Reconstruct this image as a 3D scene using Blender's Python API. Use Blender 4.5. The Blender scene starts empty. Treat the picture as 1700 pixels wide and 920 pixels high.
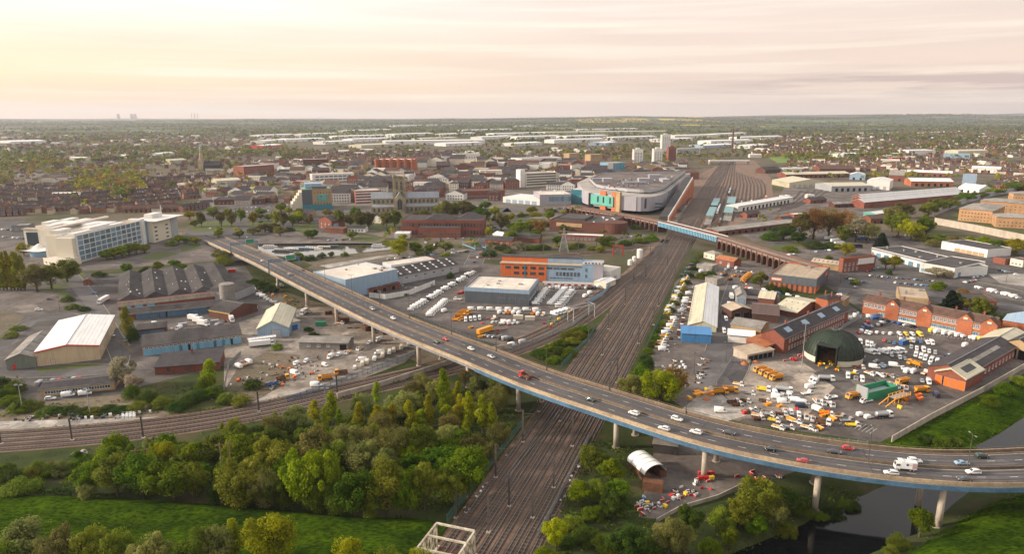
import bpy,math,random
import numpy as np
from mathutils import Vector,noise as mnoise
random.seed(7)
RNG=np.random.default_rng(11)
SC=bpy.context.scene
COL=SC.collection
PI=math.pi
# ------------------------------------------------------------------ camera model (matched to the photograph,1700 x 920)
F=1150.0;PITCH=math.atan(269/1150);CH=100.0
CS,CC=math.sin(PITCH),math.cos(PITCH)
def P(x,y,z=0.0):
 """ground point seen at photo pixel (x, y) on the level z"""
 u=(x-850)/F;v=(460-y)/F
 dz=-CS+v*CC
 t=(z-CH)/dz
 return Vector((u*t,(CC+v*CS)*t,z))
def PX(X,Y,Z):
 Z -= CH
 d=Y*CC-Z*CS;up=Y*CS+Z*CC
 return 850+F*X/d,460-F*up/d
def HZ(x,yb,yt):
 """height of a thing standing at pixel (x, yb) whose top is seen at row yt"""
 p=P(x,yb);v=(460-yt)/F
 return p.y*(-CS+v*CC)/(CC+v*CS)+CH
cam=bpy.data.objects.new('camera',bpy.data.cameras.new('camera'));COL.objects.link(cam)
cam.location=(0,0,CH);cam.rotation_euler=(PI/2-PITCH,0,0)
cam.data.sensor_width=36;cam.data.lens=36*F/1700
cam.data.clip_start=1;cam.data.clip_end=80000
SC.camera=cam
vs=SC.view_settings
SC.display_settings.display_device = 'sRGB'
vs.view_transform = 'Standard';vs.look = 'None';vs.exposure=0.54;vs.gamma=1.0;vs.use_curve_mapping=False
cy=SC.cycles
cy.max_bounces=5;cy.diffuse_bounces=2;cy.glossy_bounces=2;cy.transmission_bounces=3;cy.transparent_max_bounces=4;cy.volume_bounces=0
cy.use_denoising=True
cy.caustics_reflective=False;cy.caustics_refractive=False
# ------------------------------------------------------------------ materials
def lin(r,g=None,b=None):
 if g is None:r,g,b=r
 f=lambda c:(c/12.92 if c<=.04045 else ((c+.055)/1.055)**2.4)
 return (f(r/255),f(g/255),f(b/255),1)
MATS={}
def nt_of(name):
 m=bpy.data.materials.new(name);m.use_nodes=True
 nt=m.node_tree;bs=nt.nodes['Principled BSDF'];MATS[name]=m
 return m,nt,bs
def N(nt,t,**kw):
 n=nt.nodes.new(t)
 for k,v in kw.items():
  if k in n.inputs.keys() if isinstance(k,str) else False:n.inputs[k].default_value=v
  else:setattr(n,k,v)
 return n
def mixc(nt,fac,a,b,bt='MIX'):
 n=nt.nodes.new('ShaderNodeMix');n.data_type = 'RGBA';n.blend_type=bt
 for i,v in ((0,fac),(6,a),(7,b)):
  if hasattr(v,'links') or isinstance(v,bpy.types.NodeSocket):nt.links.new(v,n.inputs[i])
  else:n.inputs[i].default_value=v
 return n.outputs[2]
def noise_out(nt,scale,detail=3,vec=None,rough=.55):
 n=N(nt,'ShaderNodeTexNoise');n.inputs['Scale'].default_value=scale;n.inputs['Detail'].default_value=detail
 n.inputs['Roughness'].default_value=rough
 if vec:nt.links.new(vec,n.inputs['Vector'])
 return n.outputs['Fac']
def ramp(nt,fac,stops):
 r=nt.nodes.new('ShaderNodeValToRGB');cr=r.color_ramp
 while len(cr.elements)<len(stops):cr.elements.new(.5)
 for e,(p,c) in zip(cr.elements,stops):e.position=p;e.color=c if len(c)==4 else (*c,1)
 nt.links.new(fac,r.inputs[0]);return r.outputs[0]
def mat(name,c1,c2=None,scale=.5,rough=.8,metal=0,var=.12,bump=0,scale2=None,stretch=None,spec=.3,patch=0):
 """worn surface: two tones blotched by noise, a finer grain on top, a little per-object change"""
 if name in MATS:return MATS[name]
 m,nt,bs=nt_of(name)
 c1=(*c1,1) if len(c1)==3 else c1
 if c2 is None:c2=tuple(min(1,c*(1-var*1.6)) for c in c1[:3])+(1,)
 c2=(*c2,1) if len(c2)==3 else c2
 tc=N(nt,'ShaderNodeTexCoord');vec=tc.outputs['Object']
 if stretch:
  mp=N(nt,'ShaderNodeMapping');mp.inputs['Scale'].default_value=stretch
  nt.links.new(vec,mp.inputs['Vector']);vec=mp.outputs['Vector']
 f=ramp(nt,noise_out(nt,scale,5,vec,.65),[(.36,(0,0,0)),(.66,(1,1,1))])
 col=mixc(nt,f,c1,c2)
 g=ramp(nt,noise_out(nt,scale2 or scale*9,2,vec),[(.3,(1-var,)*3),(.7,(1+var,)*3)])
 col=mixc(nt,1.0,col,g,'MULTIPLY')
 if patch:     # repaired areas,joints and dark stains of real ground
  def vor(sc,feat='F1'):
   v_=N(nt,'ShaderNodeTexVoronoi',feature=feat,distance='CHEBYCHEV') if feat == 'F1' else N(nt,'ShaderNodeTexVoronoi',feature=feat)
   v_.inputs['Scale'].default_value=sc;nt.links.new(vec,v_.inputs['Vector']);return v_
  s3=N(nt,'ShaderNodeSeparateColor');nt.links.new(vor(patch).outputs['Color'],s3.inputs[0])
  col=mixc(nt,1.0,col,ramp(nt,s3.outputs[0],[(0,(.72,)*3),(.3,(.95,)*3),(.7,(1.03,)*3),(1,(1.32,1.3,1.26))]),'MULTIPLY')
  s4=N(nt,'ShaderNodeSeparateColor');nt.links.new(vor(patch*4.5).outputs['Color'],s4.inputs[0])
  col=mixc(nt,1.0,col,ramp(nt,s4.outputs[1],[(0,(.78,)*3),(.12,(1,1,1)),(.9,(1,1,1)),(1,(1.3,)*3)]),'MULTIPLY')
  col=mixc(nt,1.0,col,ramp(nt,noise_out(nt,patch*1.7,6,vec,.75),[(.3,(.62,.6,.58)),(.45,(1,1,1)),(.6,(1,1,1)),(.72,(1.3,1.26,1.18))]),'MULTIPLY')
 oi=N(nt,'ShaderNodeObjectInfo')
 rr=ramp(nt,oi.outputs['Random'],[(0,(1-var*.6,)*3),(1,(1+var*.6,)*3)])
 col=mixc(nt,1.0,col,rr,'MULTIPLY')
 nt.links.new(col,bs.inputs['Base Color'])
 bs.inputs['Roughness'].default_value=rough;bs.inputs['Metallic'].default_value=metal
 bs.inputs['Specular IOR Level'].default_value=spec
 if bump:
  b=N(nt,'ShaderNodeBump');b.inputs['Strength'].default_value=bump;b.inputs['Distance'].default_value=.1
  nt.links.new(noise_out(nt,scale*9,3,vec),b.inputs['Height']);nt.links.new(b.outputs[0],bs.inputs['Normal'])
 return m
def brick(name,c1,c2,mortar,bw=.45,bh=.15,rough=.85):
 if name in MATS:return MATS[name]
 m,nt,bs=nt_of(name)
 tc=N(nt,'ShaderNodeTexCoord')
 col=mixc(nt,ramp(nt,noise_out(nt,1.3,6,tc.outputs['Object'],.7),[(.35,(0,0,0)),(.65,(1,1,1))]),(*c1,1),(*c2,1))
 w=N(nt,'ShaderNodeTexWave');w.bands_direction = 'Z';w.inputs['Scale'].default_value=.7/bh/2
 nt.links.new(tc.outputs['Object'],w.inputs['Vector'])
 col=mixc(nt,ramp(nt,w.outputs['Fac'],[(.0,(.25,)*3),(.25,(0,0,0))]),col,(*mortar,1))
 col=mixc(nt,ramp(nt,noise_out(nt,.12,3,tc.outputs['Object']),[(.45,(0,0,0)),(.75,(.5,)*3)]),col,(c2[0]*.5,c2[1]*.5,c2[2]*.5,1))
 oi=N(nt,'ShaderNodeObjectInfo')
 col=mixc(nt,1.0,col,ramp(nt,oi.outputs['Random'],[(0,(.86,)*3),(1,(1.1,)*3)]),'MULTIPLY')
 nt.links.new(col,bs.inputs['Base Color']);bs.inputs['Roughness'].default_value=rough
 bs.inputs['Specular IOR Level'].default_value=.2
 return m
def clad(name,c1,c2,pitch=1.0,axis='X',rough=.45,metal=.0):
 """profiled sheet: ribs as bump and faint seams, grime in streaks"""
 if name in MATS:return MATS[name]
 m,nt,bs=nt_of(name)
 tc=N(nt,'ShaderNodeTexCoord')
 mp=N(nt,'ShaderNodeMapping');mp.inputs['Scale'].default_value=(1,.12,.25) if axis == 'X' else (.12,1,.25)
 nt.links.new(tc.outputs['Object'],mp.inputs['Vector'])
 col=mixc(nt,ramp(nt,noise_out(nt,.55,6,mp.outputs['Vector'],.7),[(.38,(0,0,0)),(.7,(1,1,1))]),(*c1,1),(*c2,1))
 w=N(nt,'ShaderNodeTexWave');w.bands_direction=axis;w.inputs['Scale'].default_value=.314/pitch
 nt.links.new(tc.outputs['Object'],w.inputs['Vector'])
 col=mixc(nt,1.0,col,ramp(nt,w.outputs['Fac'],[(0,(.8,)*3),(.14,(1,1,1))]),'MULTIPLY')
 nt.links.new(col,bs.inputs['Base Color']);bs.inputs['Roughness'].default_value=rough;bs.inputs['Metallic'].default_value=metal
 b=N(nt,'ShaderNodeBump');b.inputs['Strength'].default_value=.25;b.inputs['Distance'].default_value=.08
 nt.links.new(w.outputs['Fac'],b.inputs['Height']);nt.links.new(b.outputs[0],bs.inputs['Normal'])
 return m
def paint(name,c,rough=.25,coat=.3,metal=0):
 if name in MATS:return MATS[name]
 m,nt,bs=nt_of(name)
 tc=N(nt,'ShaderNodeTexCoord')
 f=ramp(nt,noise_out(nt,2.2,4,tc.outputs['Object']),[(.4,(0,0,0)),(.8,(.5,)*3)])
 nt.links.new(mixc(nt,f,(*c,1),tuple(x*.72 for x in c)+(1,)),bs.inputs['Base Color'])
 bs.inputs['Roughness'].default_value=rough;bs.inputs['Coat Weight'].default_value=coat;bs.inputs['Metallic'].default_value=metal
 return m
def glass(name,c,rough=.12):
 if name in MATS:return MATS[name]
 m,nt,bs=nt_of(name)
 oi=N(nt,'ShaderNodeObjectInfo')
 nt.links.new(mixc(nt,oi.outputs['Random'],(*c,1),tuple(min(1,x*2.4+.01) for x in c)+(1,)),bs.inputs['Base Color'])
 bs.inputs['Roughness'].default_value=rough;bs.inputs['Specular IOR Level'].default_value=.7
 return m
def leaf(name,c1,c2,c3,scale=.35,trans=.38):
 """leaves: three tones in clumps of noise, plus a change from tree to tree"""
 if name in MATS:return MATS[name]
 m,nt,bs=nt_of(name)
 tc=N(nt,'ShaderNodeTexCoord');oi=N(nt,'ShaderNodeObjectInfo')
 add=N(nt,'ShaderNodeVectorMath',operation='ADD');nt.links.new(tc.outputs['Object'],add.inputs[0]);nt.links.new(oi.outputs['Location'],add.inputs[1])
 f=noise_out(nt,scale,4,add.outputs[0],.7)
 col=ramp(nt,f,[(.3,c1),(.5,c2),(.72,c3)])
 hs=N(nt,'ShaderNodeHueSaturation');hs.inputs['Saturation'].default_value=1.12
 mr=N(nt,'ShaderNodeMapRange');mr.inputs[3].default_value=.475;mr.inputs[4].default_value=.525
 nt.links.new(oi.outputs['Random'],mr.inputs[0]);nt.links.new(mr.outputs[0],hs.inputs['Hue'])
 w=N(nt,'ShaderNodeTexWhiteNoise');w.noise_dimensions = '1D';nt.links.new(oi.outputs['Random'],w.inputs['W'])
 mr2=N(nt,'ShaderNodeMapRange');mr2.inputs[3].default_value=.72;mr2.inputs[4].default_value=1.25
 nt.links.new(w.outputs['Value'],mr2.inputs[0]);nt.links.new(mr2.outputs[0],hs.inputs['Value'])
 nt.links.new(col,hs.inputs['Color'])
 nt.links.new(hs.outputs[0],bs.inputs['Base Color']);bs.inputs['Roughness'].default_value=.75;bs.inputs['Specular IOR Level'].default_value=.15
 tr=N(nt,'ShaderNodeBsdfTranslucent');nt.links.new(hs.outputs[0],tr.inputs['Color'])
 ms=N(nt,'ShaderNodeMixShader');ms.inputs[0].default_value=trans
 nt.links.new(bs.outputs[0],ms.inputs[1]);nt.links.new(tr.outputs[0],ms.inputs[2])
 nt.links.new(ms.outputs[0],nt.nodes['Material Output'].inputs['Surface'])
 return m
# ------------------------------------------------------------------ mesh builder
class MB:
 def __init__(s):s.v=[];s.f=[];s.m=[]
 def add(s,vs,fs,mi=0):
  o=len(s.v);s.v.extend(tuple(p) for p in vs)
  s.f.extend([tuple(o+i for i in f) for f in fs]);s.m.extend([mi]*len(fs));return s
 def quad(s,a,b,c,d,mi=0):return s.add([a,b,c,d],[(0,1,2,3)],mi)
 def box(s,x0,y0,z0,x1,y1,z1,mi=0,top=None):
  v=[(x0,y0,z0),(x1,y0,z0),(x1,y1,z0),(x0,y1,z0),(x0,y0,z1),(x1,y0,z1),(x1,y1,z1),(x0,y1,z1)]
  s.add(v,[(0,3,2,1),(0,1,5,4),(1,2,6,5),(2,3,7,6),(3,0,4,7)],mi)
  s.add(v[4:],[(0,1,2,3)],mi if top is None else top);return s
 def prism(s,poly,z0,z1,mi=0,top=None,bottom=False):
  n=len(poly);v=[(p[0],p[1],z0) for p in poly]+[(p[0],p[1],z1) for p in poly]
  s.add(v,[(i,(i+1) % n,n+(i+1) % n,n+i) for i in range(n)],mi)
  s.add(v[n:],[tuple(range(n))],mi if top is None else top)
  if bottom:s.add(v[:n],[tuple(reversed(range(n)))],mi)
  return s
 def bar(s,a,b,w,h=None,mi=0):
  a=Vector(a);b=Vector(b);h=h or w;d=(b-a)
  if d.length<1e-6:return s
  d.normalize();up=Vector((0,0,1)) if abs(d.z)<.95 else Vector((1,0,0))
  r=d.cross(up).normalized();u=r.cross(d)
  q=[r*(i*w/2)+u*(j*h/2) for i,j in ((-1,-1),(1,-1),(1,1),(-1,1))]
  s.add([a+k for k in q]+[b+k for k in q],[(3,2,1,0),(4,5,6,7)]+[(i,(i+1) % 4,4+(i+1) % 4,4+i) for i in range(4)],mi);return s
 def cyl(s,a,b,r0,r1=None,n=10,mi=0,cap=True):
  a=Vector(a);b=Vector(b);r1=r0 if r1 is None else r1;d=(b-a).normalized()
  up=Vector((0,0,1)) if abs(d.z)<.95 else Vector((1,0,0));x=d.cross(up).normalized();y=d.cross(x)
  v=[]
  for c,r in ((a,r0),(b,r1)):
   v+=[c+x*(r*math.cos(2*PI*i/n))+y*(r*math.sin(2*PI*i/n)) for i in range(n)]
  s.add(v,[(i,n+i,n+(i+1) % n,(i+1) % n) for i in range(n)]+([tuple(range(n)),tuple(range(2*n-1,n-1,-1))] if cap else []),mi);return s
 def lathe(s,prof,n=24,cx=0,cy_=0,mi=0,a0=0,a1=2*PI):
  full=abs(a1-a0-2*PI)<1e-6;k=n if full else n+1
  v=[(cx+r*math.cos(a0+(a1-a0)*i/n),cy_+r*math.sin(a0+(a1-a0)*i/n),z) for r,z in prof for i in range(k)]
  fs=[]
  for j in range(len(prof)-1):
   for i in range(n):
    i2=(i+1) % k
    fs.append((j*k+i,j*k+i2,(j+1)*k+i2,(j+1)*k+i))
  s.add(v,fs,mi);return s
 def mesh(s,name,mats,smooth=False):
  me=bpy.data.meshes.new(name);me.from_pydata(s.v,[],s.f)
  for m in (mats if isinstance(mats,(list,tuple)) else [mats]):me.materials.append(m)
  me.polygons.foreach_set('material_index',s.m)
  if smooth:me.polygons.foreach_set('use_smooth',[True]*len(s.f))
  me.update();return me
 def build(s,name,mats,parent=None,smooth=False):
  return link(name,s.mesh(name,mats,smooth),parent)
def link(name,me,parent=None,loc=None):
 o=bpy.data.objects.new(name,me);COL.objects.link(o)
 if parent:o.parent=parent
 if loc is not None:o.location=loc
 return o
LABELS={}
def tag(o,label,cat,group=None,kind=None):
 o['label']=label;o['category']=cat
 if group:o['group']=group
 if kind:o['kind']=kind
 LABELS.setdefault(label,[]).append(o)
 return o
def thing(name,label,cat,loc=(0,0,0),rz=0,group=None):
 o=bpy.data.objects.new(name,None);COL.objects.link(o);o.empty_display_size=.5
 o.location=loc;o.rotation_euler=(0,0,rz)
 return tag(o,label,cat,group)
def structure(name,mb,m,smooth=False,kind='structure'):
 o=mb.build(name,m,None,smooth);o['kind']=kind;return o
def copy_thing(src,loc,rz=0,scale=None,label=None,group=None,mats=None):
 """a copy of a thing with its parts and their sub-parts; mats: {part kind: material} painted on the copy"""
 def cp(o,par):
  c=o.copy();COL.objects.link(c)
  if par:c.parent=par
  k=o.name.split('.')[0]
  if mats and k in mats and c.type == 'MESH':
   for i,mm in (mats[k].items() if isinstance(mats[k],dict) else ((0,mats[k]),)):
    c.material_slots[i].link = 'OBJECT';c.material_slots[i].material=mm
  for ch in KIDS.get(o.name,()):cp(ch,c)
  return c
 r=cp(src,None);r.location=loc;r.rotation_euler=(0,0,rz)
 if scale:r.scale=scale if isinstance(scale,(tuple,list)) else (scale,)*3
 if label:r['label']=label;LABELS.setdefault(label,[]).append(r)
 if group:r['group']=group
 return r
KIDS={}
def note_kids(o):
 KIDS[o.name]=list(o.children)
 for c in o.children:note_kids(c)
ONES = 'zeroth first second third fourth fifth sixth seventh eighth ninth tenth eleventh twelfth thirteenth fourteenth fifteenth sixteenth seventeenth eighteenth nineteenth'.split()
TENS={2:'twent',3:'thirt',4:'fort',5:'fift',6:'sixt',7:'sevent',8:'eight',9:'ninet'}
def ordw(n):
 if n<20:return ONES[n]
 t,u=divmod(n,10)
 return TENS[t]+'ieth' if u==0 else TENS[t]+'y-'+ONES[u]
def ordleft(i,n):
 """place i (0-based) of n, counted from the left"""
 if n==1:return ''
 if i==0:return ', leftmost'
 if i==n-1:return ', rightmost'
 if i>=n/2:return ', '+('second' if n-i==2 else ordw(n-i))+' from the right'
 return ', '+ordw(i+1)+' from the left'
def inside(p,poly):
 x,y=p[0],p[1];c=False;j=len(poly)-1
 for i in range(len(poly)):
  xi,yi=poly[i][0],poly[i][1];xj,yj=poly[j][0],poly[j][1]
  if (yi>y)!=(yj>y) and x<(xj-xi)*(y-yi)/(yj-yi)+xi:c=not c
  j=i
 return c
def W(pts,z=0):return [P(x,y,z) for x,y in pts]
def sheet(name,pts,z,m,kind='structure'):
 """flat ground sheet from photo-matched outline"""
 mb=MB();mb.add([(*P(x,y)[:2],z) for x,y in pts],[tuple(range(len(pts)))])
 o=mb.build(name,m)
 if o.data.polygons[0].normal.z<0:o.data.flip_normals()
 o['kind']=kind;return o
def resample(pts,step):
 pts=[Vector(p) for p in pts];out=[pts[0]]
 for a,b in zip(pts,pts[1:]):
  n=max(1,int(round((b-a).length/step)))
  out+=[a.lerp(b,(i+1)/n) for i in range(n)]
 return out
def smooth_line(pts,step=4.0,it=3):
 pts=[Vector(p) for p in pts]
 for _ in range(it):
  q=[pts[0]]
  for a,b in zip(pts,pts[1:]):q+=[a.lerp(b,.25),a.lerp(b,.75)]
  q.append(pts[-1]);pts=q
 # even spacing
 out=[pts[0]];acc=0
 for a,b in zip(pts,pts[1:]):
  l=(b-a).length
  while acc+l>=step:
   t=(step-acc)/l;a=a.lerp(b,t);out.append(a);l=(b-a).length;acc=0
  acc+=l
 if (out[-1]-pts[-1]).length>.3*step:out.append(pts[-1])
 return out
def normals2(line):
 ns=[]
 for i in range(len(line)):
  a=line[max(0,i-1)];b=line[min(len(line)-1,i+1)]
  d=Vector((b.x-a.x,b.y-a.y,0)).normalized();ns.append(Vector((-d.y,d.x,0)))
 return ns
def ribbon(mb,line,ns,o0,o1,dz=0,mi=0):
 """flat band between two side offsets of a line"""
 a=[p+n*o0 for p,n in zip(line,ns)];b=[p+n*o1 for p,n in zip(line,ns)]
 v=[(p.x,p.y,p.z+dz) for p in a]+[(p.x,p.y,p.z+dz) for p in b];k=len(line)
 mb.add(v,[(i,i+1,k+i+1,k+i) if o1>o0 else (i,k+i,k+i+1,i+1) for i in range(k-1)],mi)
def beam(mb,line,ns,o0,o1,z0,z1,mi=0,top=None):
 """solid bar of rectangular section swept along a line"""
 k=len(line);v=[]
 for o,z in ((o0,z0),(o1,z0),(o1,z1),(o0,z1)):
  v+=[(p.x+n.x*o,p.y+n.y*o,p.z+z) for p,n in zip(line,ns)]
 for j in range(4):
  j2=(j+1) % 4
  mb.add([v[j*k+i] for i in range(k)]+[v[j2*k+i] for i in range(k)],[(i,k+i,k+i+1,i+1) for i in range(k-1)],top if (j==2 and top is not None) else mi)
 for i in (0,k-1):mb.add([v[j*k+i] for j in range(4)],[(0,1,2,3)],mi)
# ------------------------------------------------------------------ palette
M={}
M['asphalt']=mat('asphalt',(.105,.093,.088),(.055,.049,.047),.06,.9,var=.14,scale2=1.3,patch=.06)
M['tyreworn']=mat('tyre_darkened_asphalt',(.072,.066,.068),(.055,.05,.052),.12,.8,var=.12)
M['road']=mat('road_asphalt',(.105,.097,.098),(.078,.071,.073),.09,.88,var=.1,scale2=1.1,patch=.03)
M['yard']=mat('yard_concrete',(.33,.28,.235),(.15,.125,.105),.07,.9,var=.2,scale2=.7,patch=.07)
M['tarmac']=mat('yard_tarmac',(.165,.138,.124),(.085,.072,.066),.06,.9,var=.16,scale2=.6,patch=.06)
M['pale']=mat('pale_concrete',(.36,.33,.30),(.25,.225,.20),.08,.9,var=.15,patch=.1)
M['townground']=mat('town_ground',(.15,.125,.11),(.08,.075,.05),.018,.95,var=.25,scale2=.11,patch=.02)
M['dirt']=mat('dirt',(.17,.13,.095),(.09,.08,.045),.06,.95,var=.25,scale2=.7,bump=.4)
M['ballast']=mat('ballast',(.20,.13,.095),(.115,.075,.056),.12,.95,var=.25,scale2=2.5,bump=.5)
M['scrubground']=mat('scrub_ground',(.035,.052,.014),(.07,.06,.03),.05,.95,var=.3,scale2=.8,bump=.5)
M['grass']=mat('meadow_grass',(.036,.064,.003),(.013,.027,.003),.09,1,var=.55,scale2=1.2,bump=1,stretch=(.6,1.4,1),spec=0)
M['grass2']=mat('lawn_grass',(.07,.10,.018),(.075,.07,.03),.08,.9,var=.2,scale2=.6)
M['field']=mat('field_green',(.15,.22,.045),(.10,.16,.03),.01,.95,var=.15,scale2=.03)
M['rape']=mat('rape_field',(.62,.44,.03),(.5,.36,.03),.02,.95,var=.1,scale2=.05)
M['rail']=mat('rail_steel',(.34,.31,.30),(.17,.12,.09),.02,.4,.6,var=.15)
M['sleeper']=mat('sleeper_concrete',(.15,.115,.09),(.08,.06,.048),.5,.9,var=.25)
M['white']=paint('white_paint',(.80,.79,.77));M['cream']=paint('cream_paint',(.66,.60,.48),.6,0)
M['linewhite']=mat('road_marking',(.62,.60,.57),(.35,.33,.32),1.2,.8,var=.2)
M['blue_steel']=mat('blue_steel',(.085,.175,.28),(.05,.105,.17),.25,.5,var=.15)
M['light_blue']=mat('light_blue_paint',(.20,.42,.56),(.14,.32,.45),.4,.6,var=.12)
M['concrete']=mat('concrete',(.48,.41,.34),(.33,.28,.23),.3,.9,var=.15,stretch=(1,1,.3))
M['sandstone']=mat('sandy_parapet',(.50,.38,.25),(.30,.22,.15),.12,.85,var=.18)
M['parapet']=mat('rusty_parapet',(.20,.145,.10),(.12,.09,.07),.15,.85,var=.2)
M['dark']=mat('dark_void',(.012,.011,.011),None,1,.9)
M['darkgrey']=mat('dark_grey',(.06,.06,.065),(.04,.04,.042),.5,.6)
M['grey']=mat('grey_paint',(.25,.25,.26),(.17,.17,.18),.5,.6)
M['galv']=mat('galvanised',(.42,.43,.44),(.30,.30,.31),.6,.45,.4)
M['rust']=mat('rust',(.16,.07,.035),(.09,.045,.03),.5,.9,var=.25)
M['mast']=mat('mast_steel',(.10,.085,.08),(.06,.055,.05),.5,.7)
M['wood']=mat('weathered_wood',(.22,.14,.085),(.13,.085,.055),.6,.9,stretch=(1,1,.1))
M['green_steel']=mat('green_steel',(.10,.20,.17),(.06,.12,.10),.3,.6)
M['truss']=mat('cream_truss_paint',(.58,.53,.43),(.30,.24,.17),.35,.7,var=.2)
M['brick']=brick('red_brick',(.27,.088,.055),(.17,.058,.042),(.24,.17,.14))
M['brick_or']=brick('orange_brick',(.44,.14,.06),(.30,.095,.05),(.4,.27,.18))
M['brick_dk']=brick('dark_brick',(.16,.06,.042),(.10,.045,.035),(.16,.11,.09))
M['brick_tan']=brick('tan_brick',(.48,.33,.18),(.36,.25,.14),(.45,.35,.24))
M['brick_pr']=brick('buff_orange_brick',(.50,.29,.15),(.38,.215,.115),(.5,.33,.2))
M['brick_v']=brick('viaduct_brick',(.17,.085,.062),(.09,.052,.042),(.17,.13,.11))
M['viaduct_road']=mat('viaduct_road',(.30,.235,.20),(.20,.155,.135),.1,.85,var=.15)
M['pale_sheet']=clad('pale_grey_roof_sheet',(.56,.55,.54),(.42,.41,.40),1.6)
M['trackbed']=mat('oily_trackbed',(.085,.056,.040),(.045,.032,.025),.25,.95,var=.25,scale2=2)
M['canopy']=clad('weathered_teal_canopy',(.16,.33,.36),(.12,.25,.28),1.4)
M['kerb']=mat('kerb_stone',(.36,.32,.26),(.22,.2,.16),.8,.9)
M['lead']=clad('lead_roof_sheet',(.30,.32,.36),(.22,.235,.27),1.4)
M['stone']=mat('limestone',(.44,.36,.24),(.20,.16,.105),.14,.9,var=.2)
M['slate']=mat('slate',(.058,.050,.053),(.032,.028,.03),.35,.75,var=.2,scale2=2.2)
M['asb']=mat('asbestos_roof',(.066,.057,.056),(.028,.025,.026),.14,.9,var=.2,scale2=1.3,stretch=(1,.4,1))
M['asb_l']=mat('grey_asbestos_roof',(.30,.275,.25),(.19,.17,.15),.15,.9,var=.15,scale2=1.1)
M['tile_br']=mat('brown_tiles',(.13,.07,.05),(.075,.045,.036),.4,.85,var=.2)
M['tile_or']=mat('orange_tiles',(.42,.15,.06),(.28,.10,.05),.3,.85,var=.2)
M['felt']=mat('roof_felt',(.40,.36,.33),(.24,.215,.2),.06,.9,var=.12)
M['felt_w']=mat('pale_roof_membrane',(.66,.60,.53),(.50,.44,.38),.05,.8,var=.1)
M['felt_d']=mat('dark_roof_felt',(.075,.07,.072),(.05,.046,.047),.06,.9,var=.15)
M['felt_t']=mat('tan_roof_felt',(.46,.37,.27),(.33,.26,.19),.08,.9,var=.12)
M['clad_w']=clad('white_cladding',(.74,.72,.69),(.60,.57,.53),1.2)
M['clad_wr']=clad('white_roof_sheet',(.80,.79,.78),(.62,.60,.58),1.5)
M['clad_g']=clad('grey_cladding',(.40,.41,.43),(.32,.33,.345),1.0)
M['clad_lb']=clad('pale_blue_cladding',(.29,.40,.52),(.23,.32,.42),1.0)
M['clad_dg']=clad('dark_grey_cladding',(.10,.115,.135),(.075,.085,.1),.9)
M['clad_tan']=clad('tan_cladding',(.56,.44,.29),(.44,.34,.22),.8)
M['clad_gn']=clad('sage_cladding',(.17,.19,.155),(.12,.135,.11),.8)
M['clad_cr']=clad('cream_roof_sheet',(.60,.55,.40),(.42,.37,.25),1.2)
M['clad_or']=clad('orange_cladding',(.62,.15,.04),(.50,.12,.035),1.6)
M['clad_bl']=clad('blue_sheet',(.05,.22,.48),(.04,.16,.36),.9)
M['clad_tq']=clad('turquoise_sheet',(.10,.42,.34),(.08,.33,.27),1.2)
M['clad_br']=clad('brown_sheet',(.10,.05,.035),(.07,.035,.028),1.0)
M['clad_lav']=clad('lavender_grey_cladding',(.38,.36,.40),(.32,.30,.34),1.5)
M['red_trim']=paint('red_trim',(.55,.04,.03),.5,0)
M['tent']=mat('tent_fabric',(.82,.80,.76),(.7,.67,.62),.3,.8,var=.06)
M['glass']=glass('window_glass',(.03,.04,.05));M['glass_b']=glass('blue_glass',(.07,.13,.18));M['glass_t']=glass('teal_glass',(.03,.16,.2))
M['dome']=mat('dome_sheet_green',(.030,.045,.030),(.012,.018,.013),.12,.55,var=.2,stretch=(1,1,.15))
M['tyre']=mat('tyre_rubber',(.02,.02,.02),None,2,.9);M['chassis']=mat('chassis_dark',(.035,.035,.037),None,2,.7)
M['yellow']=paint('orange_yellow_paint',(.78,.33,.02),.4,.1);M['yellow2']=paint('bright_yellow_paint',(.80,.55,.04),.4,.1)
M['red']=paint('red_paint',(.52,.03,.03));M['blue']=paint('blue_paint',(.03,.11,.32));M['navy']=paint('navy_paint',(.02,.028,.06))
M['black']=paint('black_paint',(.016,.016,.018));M['silver']=paint('silver_paint',(.42,.43,.44),.3,.3,.4)
M['dgrey']=paint('charcoal_paint',(.055,.058,.062));M['dgreen']=paint('dark_green_paint',(.03,.06,.045));M['lblue']=paint('pale_blue_paint',(.28,.42,.55))
M['green']=paint('green_paint',(.02,.22,.11),.5,0);M['orange']=paint('orange_paint',(.65,.15,.02),.45,0)
M['lamp']=paint('headlamp_lens',(.75,.74,.70),.1);M['taillamp']=paint('tail_lamp_lens',(.4,.01,.01),.15)
M['bark']=mat('bark',(.10,.075,.055),(.055,.042,.032),1.2,.95,var=.2,stretch=(1,1,.2))
M['birchbark']=mat('birch_bark',(.42,.37,.30),(.2,.16,.12),1.5,.9,stretch=(1,1,.4))
L={}
L['green']=leaf('leaves_green',(.045,.080,.008),(.105,.160,.014),(.20,.24,.03))
L['lime']=leaf('leaves_lime',(.12,.155,.012),(.235,.275,.022),(.38,.40,.05),.5)
L['olive']=leaf('leaves_olive',(.066,.092,.013),(.145,.175,.027),(.245,.265,.055))
L['willow']=leaf('leaves_willow',(.11,.13,.036),(.22,.235,.075),(.34,.335,.13))
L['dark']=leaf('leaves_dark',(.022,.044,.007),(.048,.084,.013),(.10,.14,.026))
L['brown']=leaf('twigs_brown',(.085,.082,.026),(.165,.155,.048),(.255,.235,.08))
L['russet']=leaf('leaves_russet',(.14,.082,.030),(.23,.14,.05),(.32,.21,.08))
L['gold']=leaf('leaves_gold',(.14,.14,.018),(.26,.25,.028),(.37,.34,.055))
L['grass']=leaf('grass_blades',(.014,.034,.005),(.032,.066,.007),(.06,.11,.010),.2)
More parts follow.
